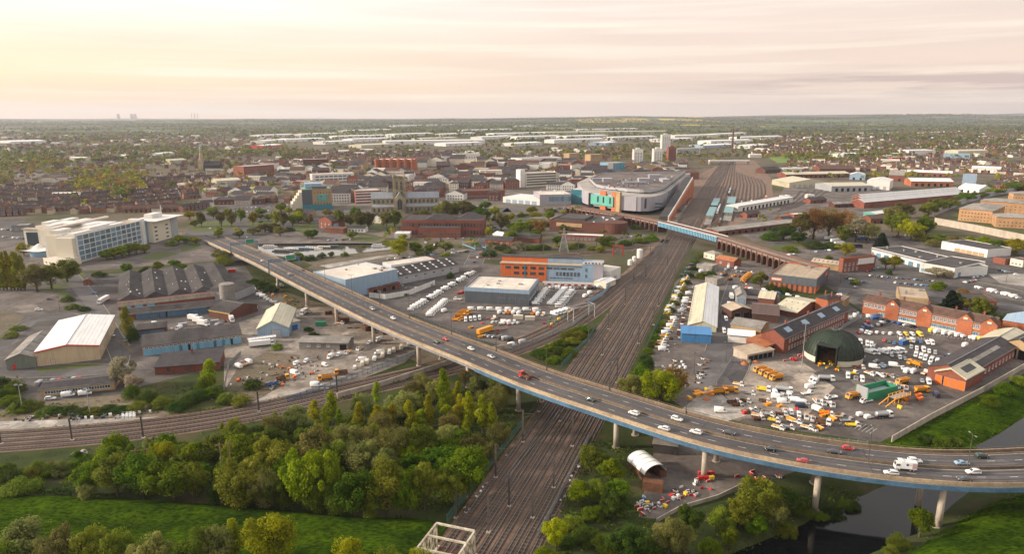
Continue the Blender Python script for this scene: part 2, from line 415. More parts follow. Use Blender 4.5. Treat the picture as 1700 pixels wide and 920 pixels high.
L['blossom']=leaf('blossom',(.22,.18,.12),(.36,.31,.22),(.48,.43,.34))
L['conifer']=leaf('needles',(.008,.016,.008),(.014,.026,.012),(.028,.042,.018))
# ------------------------------------------------------------------ sky,sun
SUN_AZ=math.radians(-91)   # from +Y (away from camera) towards +X;negative=left of the picture
SUN_EL=math.radians(20)
world=bpy.data.worlds.new('World');SC.world=world;world.use_nodes=True
def build_sky():
 nt=world.node_tree;nt.nodes.clear()
 out=N(nt,'ShaderNodeOutputWorld');sky=N(nt,'ShaderNodeTexSky');sky.sky_type = 'NISHITA';sky.sun_disc=False
 sky.sun_elevation=SUN_EL;sky.sun_rotation=SUN_AZ;sky.altitude=100;sky.air_density=1.2;sky.dust_density=3
 bg=N(nt,'ShaderNodeBackground');bg.inputs['Strength'].default_value=.09;nt.links.new(sky.outputs[0],bg.inputs[0])
 tc=N(nt,'ShaderNodeTexCoord');sp=N(nt,'ShaderNodeSeparateXYZ');nt.links.new(tc.outputs['Generated'],sp.inputs[0])
 def math_(op,a,b=None,c=None):
  n=N(nt,'ShaderNodeMath',operation=op)
  for i,v in enumerate((a,b,c)):
   if v is None:continue
   if isinstance(v,(int,float)):n.inputs[i].default_value=v
   else:nt.links.new(v,n.inputs[i])
  return n.outputs[0]
 az=math_('ARCTAN2',sp.outputs['X'],sp.outputs['Y']);el=math_('ARCSINE',sp.outputs['Z'])
 L_=ramp(nt,math_('MULTIPLY',el,2.0),[(0,lin(250,214,176)),(.04,lin(255,217,170)),(.16,lin(255,233,200)),(.31,(1.22,1.17,1.08)),(.6,(.90,.86,.82)),(1,(.86,.86,.86))])
 R_=ramp(nt,math_('MULTIPLY',el,2.0),[(0,lin(240,216,196)),(.05,lin(234,211,193)),(.16,lin(230,208,193)),(.31,lin(233,216,205)),(.6,(.78,.74,.70)),(1,(.78,.76,.74))])
 col=mixc(nt,ramp(nt,math_('MULTIPLY_ADD',az,.62,.5),[(.06,(0,0,0)),(.62,(1,1,1))]),L_,R_)
 # long flat streaks of stratus
 cb=N(nt,'ShaderNodeCombineXYZ');nt.links.new(math_('MULTIPLY',az,2.2),cb.inputs[0]);nt.links.new(math_('MULTIPLY',el,26),cb.inputs[1])
 n1=noise_out(nt,1.0,6,cb.outputs[0],.55)
 col=mixc(nt,ramp(nt,n1,[(.42,(0,0,0)),(.66,(1,1,1))]),col,mixc(nt,.30,col,lin(206,184,174)))
 cb2=N(nt,'ShaderNodeCombineXYZ');nt.links.new(math_('MULTIPLY_ADD',az,1.6,7),cb2.inputs[0]);nt.links.new(math_('MULTIPLY',el,48),cb2.inputs[1])
 n2=noise_out(nt,1.3,5,cb2.outputs[0],.5)
 col=mixc(nt,ramp(nt,n2,[(.5,(0,0,0)),(.7,(.9,)*3)]),col,mixc(nt,.55,col,lin(255,244,226)))
 # the two grey-mauve cloud bars low on the right
 cb3=N(nt,'ShaderNodeCombineXYZ');nt.links.new(math_('MULTIPLY',az,5),cb3.inputs[0]);nt.links.new(math_('MULTIPLY',el,95),cb3.inputs[1])
 n3=noise_out(nt,1.1,5,cb3.outputs[0],.55)
 da=math_('MULTIPLY',math_('SUBTRACT',az,.50),4.2);de=math_('MULTIPLY',math_('SUBTRACT',el,.037),60)
 bl=math_('POWER',2.718,math_('MULTIPLY',math_('ADD',math_('POWER',math_('ABSOLUTE',da),2.0),math_('POWER',math_('ABSOLUTE',de),2.0)),-1))
 fac=math_('MULTIPLY',bl,math_('MULTIPLY',math_('SUBTRACT',n3,.40),5.5));fac=math_('MINIMUM',math_('MAXIMUM',fac,0),.75)
 col=mixc(nt,fac,col,lin(186,164,160))
 bg2=N(nt,'ShaderNodeBackground');nt.links.new(col,bg2.inputs[0]);bg2.inputs['Strength'].default_value=.92
 ms=N(nt,'ShaderNodeMixShader');ms.inputs[0].default_value=.9
 nt.links.new(bg.outputs[0],ms.inputs[1]);nt.links.new(bg2.outputs[0],ms.inputs[2]);nt.links.new(ms.outputs[0],out.inputs[0])
build_sky()
sd=bpy.data.lights.new('sun','SUN');sd.energy=4.3;sd.angle=math.radians(6);sd.color=(1,.85,.68)
sun=bpy.data.objects.new('sun',sd);COL.objects.link(sun)
sv=Vector((math.sin(SUN_AZ)*math.cos(SUN_EL),math.cos(SUN_AZ)*math.cos(SUN_EL),math.sin(SUN_EL)))
sun.rotation_euler=(-sv).to_track_quat('-Z','Y').to_euler()
# ------------------------------------------------------------------ ground sheet
RIV_F=[(1150,950),(1210,920),(1270,897),(1360,858),(1405,835),(1470,805),(1600,750),(1660,717),(1700,690)]
RIV_N=[(1400,945),(1465,912),(1540,880),(1562,858),(1610,817)]
WZ=-3.2
rf=[P(x,y,WZ) for x,y in RIV_F];rn=[P(x,y,WZ) for x,y in RIV_N]
rf=[rf[0]+(rf[0]-rf[2])*2]+rf+[rf[-1]+(rf[-1]-rf[-2])*6]
rn=[rn[0]+(rn[0]-rn[1])*3]+rn+[rn[-1]+Vector((52,8,0)),rn[-1]+Vector((230,110,0))]
RIVER=[(p.x,p.y) for p in rf]+[(p.x,p.y) for p in reversed(rn)]
def seg_d(p,a,b):
 ax,ay=a;bx,by=b;dx,dy=bx-ax,by-ay
 t=max(0,min(1,((p[0]-ax)*dx+(p[1]-ay)*dy)/(dx*dx+dy*dy+1e-9)))
 return math.hypot(p[0]-ax-t*dx,p[1]-ay-t*dy)
def river_z(x,y):
 d=min(seg_d((x,y),RIVER[i],RIVER[(i+1) % len(RIVER)]) for i in range(len(RIVER)))
 s=-d if inside((x,y),RIVER) else d
 return -3.0*max(0.0,min(1.0,(9-s)/9)) if s>0 else -3.0-min(2.5,-s*.6)
BASIN=W([(428,407),(640,404),(655,414),(520,430),(430,424)],-1.2)
BASIN=[(p.x,p.y) for p in BASIN]
def gz(x,y):
 z=0.0
 if 20<x<420 and 60<y<480:z=river_z(x,y)
 if y>450 and y<640 and -260<x<-60:
  d=min(seg_d((x,y),BASIN[i],BASIN[(i+1) % len(BASIN)]) for i in range(len(BASIN)))
  if inside((x,y),BASIN):z=-1.3-min(2,d*.5)
  elif d<3:z=-1.3*(1-d/3)
 if y>5200:
  k=min(1,(y-5200)/5000);a=x/y
  h=26*mnoise.noise(Vector((x/2600,y/1900,0)))+12*mnoise.noise(Vector((x/900,y/700,3)))
  up=max(0,min(1,(a+.12)/.55))
  h+=up*(62+60*max(0,mnoise.noise(Vector((x/2300+1.7,y/5200,5)))+.35))*max(0,min(1,(y-6500)/6500))
  z+=k*(h+12)
 return z
def axis(stops):
 out=[]
 for a,b,st in stops:
  v=a
  while v<b-1e-6:out.append(v);v+=st
 out.append(stops[-1][1]);return out
xs=axis([(-16000,-12000,1000),(-12000,-4000,500),(-4000,-400,200),(-400,-260,20),(-260,-60,3),(-60,24,6),(24,200,3),(200,420,6),(420,4000,179),(4000,12000,500),(12000,16000,1000)])
ys=axis([(40,130,10),(130,236,3),(236,480,6),(480,600,3),(600,4000,170),(4000,18000,280)])
mb=MB();nx=len(xs)
mb.v=[(x,y,gz(x,y)) for y in ys for x in xs]
mb.f=[(j*nx+i,j*nx+i+1,(j+1)*nx+i+1,(j+1)*nx+i) for j in range(len(ys)-1) for i in range(nx-1)];mb.m=[0]*len(mb.f)
def ground_mat():
 m,nt,bs=nt_of('ground')
 tc=N(nt,'ShaderNodeTexCoord');sp=N(nt,'ShaderNodeSeparateXYZ');nt.links.new(tc.outputs['Object'],sp.inputs[0])
 o=tc.outputs['Object']
 near=ramp(nt,noise_out(nt,.05,6,o,.7),[(.32,(.022,.036,.010)),(.5,(.045,.058,.018)),(.68,(.085,.068,.036))])
 town=ramp(nt,noise_out(nt,.012,6,o,.7),[(.34,(.055,.062,.024)),(.5,(.115,.095,.065)),(.62,(.16,.125,.10)),(.75,(.09,.10,.03))])
 vo=N(nt,'ShaderNodeTexVoronoi');vo.inputs['Scale'].default_value=.0022;nt.links.new(o,vo.inputs['Vector'])
 s2=N(nt,'ShaderNodeSeparateColor');nt.links.new(vo.outputs['Color'],s2.inputs[0])
 fld=ramp(nt,s2.outputs[0],[(0,(.045,.06,.02)),(.3,(.075,.10,.028)),(.5,(.15,.17,.06)),(.62,(.05,.058,.03)),(.8,(.20,.16,.10)),(.9,(.10,.15,.035)),(.985,(.10,.13,.035)),(.99,(.45,.34,.03))])
 fld=mixc(nt,ramp(nt,noise_out(nt,.0016,6,o,.75),[(.45,(0,0,0)),(.58,(1,1,1))]),fld,(.040,.048,.022,1))
 def mr(sock,a,b):
  n=N(nt,'ShaderNodeMapRange');n.inputs[1].default_value=a;n.inputs[2].default_value=b;nt.links.new(sock,n.inputs[0]);return n.outputs[0]
 c=mixc(nt,mr(sp.outputs['Y'],430,560),near,town)
 c=mixc(nt,mr(sp.outputs['Y'],2200,3600),c,fld)
 nt.links.new(c,bs.inputs['Base Color']);bs.inputs['Roughness'].default_value=.95;bs.inputs['Specular IOR Level'].default_value=.1
 b=N(nt,'ShaderNodeBump');b.inputs['Strength'].default_value=.5;b.inputs['Distance'].default_value=.3
 nt.links.new(noise_out(nt,.8,4,o),b.inputs['Height']);nt.links.new(b.outputs[0],bs.inputs['Normal'])
 return m
structure('ground',mb,ground_mat(),True)
# water
def water_mat(name='river_water',sp=.42,bm=.08,base=(.005,.006,.007,1),ior=1.33):
 m,nt,bs=nt_of(name);bs.inputs['Base Color'].default_value=base;bs.inputs['Roughness'].default_value=.05
 bs.inputs['Specular IOR Level'].default_value=sp;bs.inputs['IOR'].default_value=ior
 tc=N(nt,'ShaderNodeTexCoord');b=N(nt,'ShaderNodeBump');b.inputs['Strength'].default_value=bm;b.inputs['Distance'].default_value=.1
 nt.links.new(noise_out(nt,.35,4,tc.outputs['Object']),b.inputs['Height']);nt.links.new(b.outputs[0],bs.inputs['Normal']);return m
WATER=water_mat()
def bank_out(pts,d):
 return pts
mbw=MB();cxr=sum(p[0] for p in RIVER)/len(RIVER)
kf=len(rf);fo=[(p.x-3,p.y+3.2,WZ) for p in rf];no=[(p.x+3,p.y-3.2,WZ) for p in rn]
ring=fo+list(reversed(no));mbw.add(ring,[tuple(range(len(ring)))])
o=structure('river',mbw,WATER)
if o.data.polygons[0].normal.z<0:o.data.flip_normals()
mbw=MB();mbw.add([(x,y,-1.2) for x,y in BASIN],[tuple(range(len(BASIN)))]);o=structure('canal_basin_water',mbw,water_mat('canal_water',1.0,.004,(.10,.09,.075,1),1.7))
if o.data.polygons[0].normal.z<0:o.data.flip_normals()
# meadows (flood bank:a long low ridge)
def meadow(name,poly,zf,step=1.3):
 pts=[P(x,y) for x,y in poly]
 x0,x1=min(p.x for p in pts),max(p.x for p in pts);y0,y1=min(p.y for p in pts),max(p.y for p in pts)
 X=np.arange(x0,x1+step,step);Y=np.arange(y0,y1+step,step);pl=[(p.x,p.y) for p in pts]
 idx={};m=MB()
 for j,y in enumerate(Y):
  for i,x in enumerate(X):
   d=min(seg_d((x,y),pl[k],pl[(k+1) % len(pl)]) for k in range(len(pl)));ins=inside((x,y),pl)
   if not ins and d>step*1.5:continue
   e=min(1,d/5) if ins else 0
   z=max(.05,.06+e*(zf(x,y)+.35*mnoise.noise(Vector((x*.35,y*.35,0)))+.16*mnoise.noise(Vector((x*1.1,y*1.1,4)))+max(0,mnoise.noise(Vector((x*.12,y*.2,8))))*abs(mnoise.noise(Vector((x*.8,y*.8,2))))))
   if not ins:z=-.4+min(0,gz(x,y))
   else:z+=min(0,gz(x,y))
   idx[i,j]=len(m.v);m.v.append((x,y,z))
 for j in range(len(Y)-1):
  for i in range(len(X)-1):
   q=[(i,j),(i+1,j),(i+1,j+1),(i,j+1)]
   if all(k in idx for k in q):m.f.append(tuple(idx[k] for k in q));m.m.append(0)
 return structure(name,m,M['grass'],True)
rl=[P(x,y) for x,y in ((-40,812),(150,832),(350,850),(550,866),(730,880))]
rl=[(p.x,p.y) for p in rl]
def ridge(x,y):
 d=min(seg_d((x,y),rl[i],rl[i+1]) for i in range(len(rl)-1))
 return .5+1.9*math.exp(-(d/5.5)**2)
meadow('meadow',[(-120,818),(60,822),(200,828),(420,842),(560,856),(700,862),(745,872),(720,925),(640,1010),(-150,1010)],ridge)
meadow('river_meadow',[(1480,930),(1545,886),(1600,852),(1650,832),(1760,800),(1900,800),(1900,1000),(1440,960)],lambda x,y:.9+.5*math.sin(x*.08+y*.3),2)
meadow('river_bank_grass',[(1462,738),(1560,690),(1700,620),(1760,600),(1740,660),(1660,712),(1590,742),(1540,752)],lambda x,y:.4,2)
# ------------------------------------------------------------------ ground zones
def Z(name,pts,z,m):return sheet(name,pts,z,M[m])
Z('estate_asphalt',[(-60,470),(110,452),(190,455),(400,430),(425,470),(520,545),(370,545),(405,600),(240,640),(200,660),(40,680),(-60,690)],.004,'asphalt')
Z('estate_verge',[(90,458),(140,452),(152,490),(140,498)],.012,'grass2')
Z('gravel_lot',[(-40,492),(40,484),(100,490),(118,500),(90,515),(40,520),(-40,512)],.012,'tarmac')
Z('rough_verge',[(-60,520),(0,512),(40,525),(25,545),(-60,590)],.010,'dirt')
Z('disused_sidings',[(505,446),(560,427),(790,413),(792,419),(640,432),(540,450)],.012,'dirt')
Z('siding_strip',[(530,441),(640,423),(775,415),(775,417),(640,427),(545,445)],.018,'pale')
Z('estate_road',[(100,455),(128,452),(172,505),(215,572),(212,610),(190,622),(60,627),(0,620),(0,606),(180,606),(180,580),(160,530)],.016,'road')
Z('estate_side_road',[(-60,598),(0,560),(50,528),(140,517),(140,526),(62,534),(20,570),(-20,612)],.020,'road')
Z('college_grounds',[(-60,400),(60,395),(320,385),(345,400),(395,430),(120,452),(-60,470)],.004,'tarmac')
Z('college_lawn',[(235,428),(268,416),(300,421),(262,432)],.012,'grass2')
Z('college_car_park',[(-80,368),(40,362),(50,398),(-80,408)],.012,'asphalt')
Z('left_yard',[(372,655),(372,545),(440,520),(530,510),(620,520),(700,575),(672,602),(560,645),(480,672),(430,676)],.018,'yard')
Z('haul_road',[(-60,716),(0,700),(200,695),(330,690),(430,662),(560,632),(560,645),(440,676),(335,700),(200,706),(0,716),(-60,730)],.022,'pale')
Z('waste_strip',[(-60,700),(40,672),(200,655),(260,680),(330,690),(200,695),(0,700)],.010,'dirt')
Z('flyover_underside_ground',[(430,470),(520,500),(640,530),(760,590),(700,605),(600,560),(520,548),(425,485)],.010,'dirt')
Z('centre_yard',[(690,525),(765,462),(790,435),(1012,462),(1010,482),(985,520),(930,548),(870,578),(780,562)],.010,'tarmac')
Z('centre_lots',[(510,447),(560,428),(640,418),(790,412),(800,440),(770,462),(690,525),(620,512)],.006,'asphalt')
Z('quay_road',[(770,440),(786,412),(798,392),(822,360),(842,345),(850,352),(838,368),(818,395),(812,415),(800,440)],.022,'road')
Z('quay_strip',[(500,432),(640,417),(770,412),(778,420),(640,426),(520,441)],.016,'dirt')
Z('depot_yard',[(1072,620),(1120,470),(1150,440),(1280,430),(1300,520),(1400,500),(1430,520),(1660,555),(1700,570),(1700,625),(1600,665),(1460,735),(1250,705),(1140,680),(1090,650)],.014,'tarmac')
Z('depot_concrete',[(1195,650),(1240,600),(1330,600),(1390,640),(1340,690),(1240,690)],.022,'yard')
Z('depot_road',[(1168,585),(1215,445),(1232,445),(1215,590),(1250,600),(1230,640),(1150,640)],.026,'road')
Z('retail_asphalt',[(1270,400),(1430,385),(1720,410),(1720,530),(1660,545),(1430,515),(1380,480),(1300,430)],.008,'asphalt')
Z('works_yard',[(1060,860),(1075,790),(1090,735),(1200,750),(1330,780),(1190,828),(1130,842),(1090,862)],.012,'tarmac')
Z('roundabout_road',[(300,395),(330,365),(420,352),(470,362),(560,360),(620,365),(600,385),(470,385),(430,400),(400,410),(340,405)],.008,'road')
Z('roundabout_island',[(308,378),(330,368),(375,366),(390,374),(370,384),(325,386)],.016,'grass2')
Z('tank_car_park',[(330,345),(480,335),(500,358),(470,362),(420,352),(335,362)],.012,'asphalt')
Z('town_apron',[(330,300),(1000,285),(1000,360),(850,400),(640,395),(500,362),(330,350)],.002,'townground')
Z('minster_lawn',[(535,385),(600,355),(700,352),(760,362),(640,380)],.010,'grass2')
Z('minster_street',[(470,380),(640,395),(640,405),(600,404),(430,405),(425,398)],.018,'tarmac')
Z('station_ground',[(1105,395),(1110,375),(1140,300),(1212,264),(1252,266),(1280,296),(1284,330),(1230,372),(1150,400)],.006,'ballast')
Z('works_ground',[(1215,380),(1290,330),(1310,300),(1480,300),(1480,360),(1330,400),(1250,400)],.004,'tarmac')
Z('prison_ground',[(1545,375),(1590,350),(1760,330),(1760,400),(1560,375)],.006,'grass2')
Z('green_field',[(-80,262),(30,262),(90,268),(60,274),(-80,276)],.02,'field')
Z('playing_field',[(1275,261),(1330,258),(1420,268),(1290,270)],.02,'field')
def kerb(name,pts):
 ln=smooth_line([P(*q) for q in pts],3,2);m=MB();beam(m,ln,normals2(ln),-.12,.12,-.1,.13);structure(name,m,M['kerb'])
for q in ([(215,574),(172,505),(150,478),(128,453)],[(188,606),(178,580),(162,545),(150,520)],[(-60,592),(0,556),(50,526),(118,518),(140,526)],[(62,605),(178,604),(188,606)],[(0,627),(60,628),(190,622),(212,610),(216,590)],[(196,545),(204,560),(212,566),(224,570)],[(218,598),(226,606),(240,608)],[(770,440),(786,412),(798,392)],[(812,415),(800,440)],[(1170,583),(1216,447)],[(1230,640),(1250,600),(1215,590)],[(300,420),(330,412),(345,402)],[(1430,480),(1500,495),(1600,520)],[(1560,460),(1640,470),(1720,490)]):kerb('kerb',q)
Z('warehouse_verge',[(62,619),(170,607),(168,601),(62,612)],.024,'grass2')
Z('entrance_verge',[(60,480),(100,470),(118,492),(112,502),(95,486)],.02,'grass2')
Z('bare_earth',[(185,560),(216,572),(222,590),(205,575)],.024,'dirt')
Z('scrap_dirt',[(372,650),(395,610),(440,585),(500,590),(470,640),(420,668)],.024,'dirt')
Z('estate_patch',[(240,545),(400,520),(402,545),(280,562)],.010,'tarmac')
Z('depot_patch',[(1120,690),(1180,640),(1240,690),(1200,702)],.026,'pale')
Z('yard_stain',[(1350,620),(1390,606),(1420,640),(1400,652)],.028,'asphalt')
Z('retail_road',[(1395,470),(1420,462),(1560,482),(1720,512),(1720,522),(1540,492),(1420,474),(1405,490),(1385,500)],.016,'road')
Z('retail_lot',[(1640,455),(1720,455),(1720,478),(1660,470)],.016,'pale')
Z('coach_park',[(1290,418),(1340,405),(1520,392),(1560,408),(1440,425),(1300,432)],.016,'tarmac')
Z('coach_grass',[(1270,412),(1330,400),(1345,405),(1285,420)],.022,'grass2')
Z('viaduct_yard',[(1010,402),(1060,388),(1100,394),(1080,408),(1020,412)],.012,'tarmac')
Z('town_street',[(330,352),(560,345),(640,350),(840,345),(950,344),(950,350),(840,352),(640,358),(560,354),(330,362)],.022,'road')
for q in ([(560,398),(600,392),(640,394),(620,402)],[(400,372),(440,366),(470,372),(440,380)],[(480,376),(520,368),(530,380),(500,388)],[(690,358),(740,352),(780,356),(760,366)],[(905,368),(950,360),(960,366),(915,380)],[(1010,404),(1060,394),(1070,402),(1020,412)],[(300,408),(330,402),(335,412),(300,420)]):Z('lawn',q,.024,'grass2')
Z('town_green',[(835,395),(850,365),(905,362),(905,395)],.02,'grass2')
def bays(rows_):
 m=MB()
 for a,b,n,dep in rows_:
  A,B=P(*a,.034),P(*b,.034);d=(B-A);ln=d.length;d.normalize();nn=Vector((-d.y,d.x,0))
  for i in range(n+1):
   p=A+d*(ln*i/n);m.quad(p-d*.07-nn*dep/2,p+d*.07-nn*dep/2,p+d*.07+nn*dep/2,p-d*.07+nn*dep/2)
 structure('bay_markings',m,M['linewhite'])
bays([((680,521),(788,455),24,5),((888,508),(908,482),9,5),((914,510),(942,480),10,6),((1440,527),(1520,547),14,5),((1545,553),(1640,569),16,5),((1412,568),(1500,590),14,6),((1490,558),(1550,566),12,5),((1444,458),(1556,468),30,5),((1484,470),(1546,476),18,5),((380,348),(480,341),30,5),((385,354),(490,348),30,5),((420,360),(480,355),20,5),((-20,380),(40,384),16,5),((-20,392),(44,397),16,5),((1620,480),(1700,500),16,5),((1290,424),(1380,414),20,5),((1440,640),(1500,628),8,6),((1400,700),(1450,716),8,6),((1372,500),(1400,488),8,5),((1395,505),(1420,494),8,5)])
# ------------------------------------------------------------------ railway
main_dir=Vector((.323,.9464,0)).normalized();main_n=Vector((main_dir.y,-main_dir.x,0))
def main_pt(s,o):
 b=Vector((-5.6,145,0))-main_dir*30
 p=b+main_dir*s+main_n*o
 return p
def offset_line(line,off):
 return [p-n*off for p,n in zip(line,normals2(line))]      #+= right of travel
def track(line,label,group,sleepers=True,z=.10):
 line=[Vector((p.x,p.y,z)) for p in line];ns=normals2(line)
 t=thing('railway_track',label,'railway track',line[0],0,group)
 off=Vector(line[0]);loc=[p-off for p in line]
 bd=MB();ribbon(bd,[Vector((p.x,p.y,-.022)) for p in loc],ns,1.45,-1.45) if False else ribbon(bd,loc,ns,-1.12,1.12,-.004);bd.build('trackbed',M['trackbed'],t)
 for s in (-.56,.56):
  r=MB();beam(r,loc,ns,s-.065,s+.065,.03,.17);r.build('rail',M['rail'],t)
 if sleepers:
  m=MB();d=0.0;pts=resample(loc[:62] if len(loc)>120 and loc[1].length>8 else loc,1.4)
  nn=normals2(pts)
  for p,n in zip(pts,nn):
   q=Vector((n.y,-n.x,0));a=p-n*.98;b=p+n*.98
   m.add([a-q*.2+Vector((0,0,.03)),a+q*.2+Vector((0,0,.03)),b+q*.2+Vector((0,0,.03)),b-q*.2+Vector((0,0,.03))],[(0,1,2,3)])
   m.add([a-q*.2,a+q*.2,a+q*.2+Vector((0,0,.03)),a-q*.2+Vector((0,0,.03))],[(0,1,2,3)])
  so=m.build('sleepers',M['sleeper'],t);so['kind'] = 'stuff'
 return t
mb=MB();ml=[main_pt(s,0) for s in range(0,520,10)];ribbon(mb,ml,normals2(ml),12.4,-12.2,.06);structure('main_line_ballast',mb,M['ballast'])
NTH=('leftmost','second from the left','third from the left','fourth from the left','fourth from the right','third from the right','second from the right','rightmost')
main_lines=[]
for i in range(8):
 o=-9.9+i*2.95
 # slight weave and crossovers of the running lines
 line=[main_pt(s,o+(.0 if i not in (1,5) else .5*math.sin(s*.02))) for s in range(0,1620,10)]
 main_lines.append(line)
 track(line,'main line track from truss bridge to station, %s of eight' % NTH[i],'main line tracks')
# crossovers
for k,(s0,o0,o1) in enumerate(((60,-6.95,-4.0),(150,1.9,4.85),(235,-1.05,1.9))):
 line=[main_pt(s0+t*4,o0+(o1-o0)*(3*(t/14)**2-2*(t/14)**3)) for t in range(15)]
 track(line,('diagonal crossover track near the truss bridge end','diagonal crossover track just beyond the flyover','diagonal crossover track in the middle of the corridor')[k],'crossover tracks',False,.105)
cl=[P(*q) for q in [(-160,738),(0,735),(240,715),(430,685),(640,635),(750,610),(870,575),(960,530),(1010,490),(1058,450)]]
cl=smooth_line(cl,5,3)
e=main_pt(440,-9);cl=smooth_line(cl[:-6]+[main_pt(330,-12.4),main_pt(360,-11),main_pt(420,-9.6),main_pt(470,-9.4)],5,2)
mb=MB();ribbon(mb,cl,normals2(cl),8.8,-8.2,.045);structure('curve_ballast',mb,M['ballast'])
for i,o in enumerate((-6.3,-3.3,-.1,3.1,6.1)):
 n=len(cl);ln=[]
 ns=normals2(cl)
 for j,(p,q) in enumerate(zip(cl,ns)):
  k=max(0,1-max(0,j/n-.62)/.34)**.8;ln.append(p-q*(o*k+(1-k)*(-1.9 if o<0 else 1.9)))
 track(ln,'curving branch track bending round the wood, '+('nearest the yard wall','second from the yard wall','third from the wood','second from the wood','nearest the wood')[i],'curving branch tracks')
# the low line behind the orange and blue office
bl=smooth_line([P(*q) for q in ((780,428),(850,427),(940,424),(1020,417),(1075,408))],6,2)
mb=MB();ribbon(mb,bl,normals2(bl),6,-6,.03);structure('branch_ballast',mb,M['ballast'])
for o in (-2,2):track([p+n*o for p,n in zip(bl,normals2(bl))],'low branch track behind the orange and blue office, '+('nearer' if o<0 else 'farther')+' one','low branch tracks',False)
# station fan:sidings easing out to the right of the running lines
SIDN=13
for i in range(SIDN):
 o1=15.5+i*4.8;s0=430+i*24;o0=12 if i<3 else o1-4.8*2.2;e=1560 if i<4 else 1300-i*18
 pts=[]
 s_=s0
 while s_<e:
  k=min(1,(s_-s0)/170);k=k*k*(3-2*k);q=max(0,(s_-980)/700)
  pts.append(main_pt(s_,(o0+(o1-o0)*k)*(1-.5*q)));s_+=12
 track(pts,'siding track spreading out right of the station'+ordleft(i,SIDN),'siding tracks',False)
for k in range(5):
 p0,p1=P(1290+k*7,352-k*1.5),P(1330+k*12,316-k*.5);ln=[p0.lerp(p1,i/14)+Vector((3*math.sin(i/14*PI),0,0)) for i in range(15)]
 track(ln,'curved works track leading into the cream train shed'+ordleft(k,5),'works tracks',False)
def train(s0,o,n,cols,label,z=.35):
 t=thing('train',label,'train',main_pt(s0,o),math.atan2(main_dir.y,main_dir.x),'parked trains');t.scale=(.8,)*3
 for i in range(n):
  x=i*20.6;m=MB();m.box(x,-1.35,.8,x+19.8,1.35,3.2);m.add([(x,-1.35,3.2),(x+19.8,-1.35,3.2),(x+19.8,-.8,3.75),(x,-.8,3.75),(x+19.8,.8,3.75),(x,.8,3.75),(x+19.8,1.35,3.2),(x,1.35,3.2)],[(0,1,2,3),(3,2,4,5),(5,4,6,7),(0,3,5,7),(1,6,4,2)]);c=m.build('carriage',M[cols[i % len(cols)]],t)
  m=MB();m.box(x+1.5,-1.38,1.9,x+18.3,-1.352,2.7);m.box(x+1.5,1.352,1.9,x+18.3,1.38,2.7);m.build('window_band',M['glass'],c)
  m=MB();m.box(x+1.5,-1.1,.25,x+5,1.1,.79);m.box(x+14.8,-1.1,.25,x+18.3,1.1,.79);m.build('bogie',M['chassis'],c)
for a in ((640,22.6,4,['white','lblue'],'white and pale blue train stabled beside the island platform'),(700,45,3,['dgrey','silver'],'grey train stabled in the middle sidings'),(690,56,4,['silver','white'],'silver train stabled right of the grey one'),(820,28,5,['navy','lblue'],'dark blue train stabled far up the sidings'),(760,73,3,['yellow','chassis'],'yellow engineering train stabled near the works'),(560,28.2,2,['rust','dgrey'],'short rusty wagon train at the yard throat')):train(*a)
# masts and wires
def mast(x,yb,yt,label,arm=1,group='overhead line masts'):
 p=P(x,yb);h=max(7.5,min(11,HZ(x,yb,yt)));t=thing('overhead_line_mast',label,'line mast',p,math.atan2(main_dir.y,main_dir.x)-PI/2 if x>600 else 0,group)
 m=MB();m.bar((-.12,0,0),(-.12,0,h),.09,.3);m.bar((.12,0,0),(.12,0,h),.09,.3)
 z=.4
 while z<h-.5:m.bar((-.12,0,z),(.12,0,z+.45),.06);z+=.7
 m.build('mast',M['mast'],t)
 a=MB();a.bar((0,0,h-1.2),(3.6*arm,0,h-.9),.08);a.bar((0,0,h-2.6),(3.4*arm,0,h-1.3),.06);a.build('bracket',M['mast'],t)
 c=MB();c.box(-.5,-.5,0,.5,.5,.35);c.build('footing',M['concrete'],t)
MASTS=[(757,861,816,1,'beside the truss bridge'),(811,885,826,1,'on the bend before the truss bridge'),(823,794,738,1,'at the wood edge below the flyover'),(919,811,753,-1,'on the right verge below the flyover'),
         (884,861,829,-1,'low on the right verge near the frame bottom'),(894,684,650,1,'under the flyover on the left side'),(1024,636,593,-1,'just beyond the flyover on the right'),(977,566,528,1,'beside the scrub triangle'),
         (1010,547,514,1,'where the branch closes on the main line'),(1060,571,536,-1,'beside the vehicle park fence'),(1038,506,474,1,'between branch and main tracks'),(1093,509,485,-1,'by the upper vehicle park'),
         (1072,462,440,1,'near the white pipes'),(1108,443,424,-1,'close to the blue girder bridge'),(238,728,698,1,'alone on the curving branch'),(2,738,708,1,'at the left frame edge'),(845,842,788,1,'between the near tracks left of centre'),(950,742,690,-1,'on the right verge just below the flyover'),(868,735,680,1,'on the left verge just below the flyover'),(930,700,655,-1,'between the tracks beneath the flyover'),(430,684,656,1,'on the branch beside the haul road'),(560,655,628,1,'on the branch beside the retaining wall'),(120,732,703,1,'on the branch between the two left ones'),(1000,590,560,1,'beside the scrub triangle top'),(1085,540,508,-1,'halfway up the vehicle park fence'),(1052,468,444,1,'by the white plant enclosure')]
for x,yb,yt,arm,w in MASTS:mast(x,yb,yt,'dark steel overhead line mast '+w,arm)
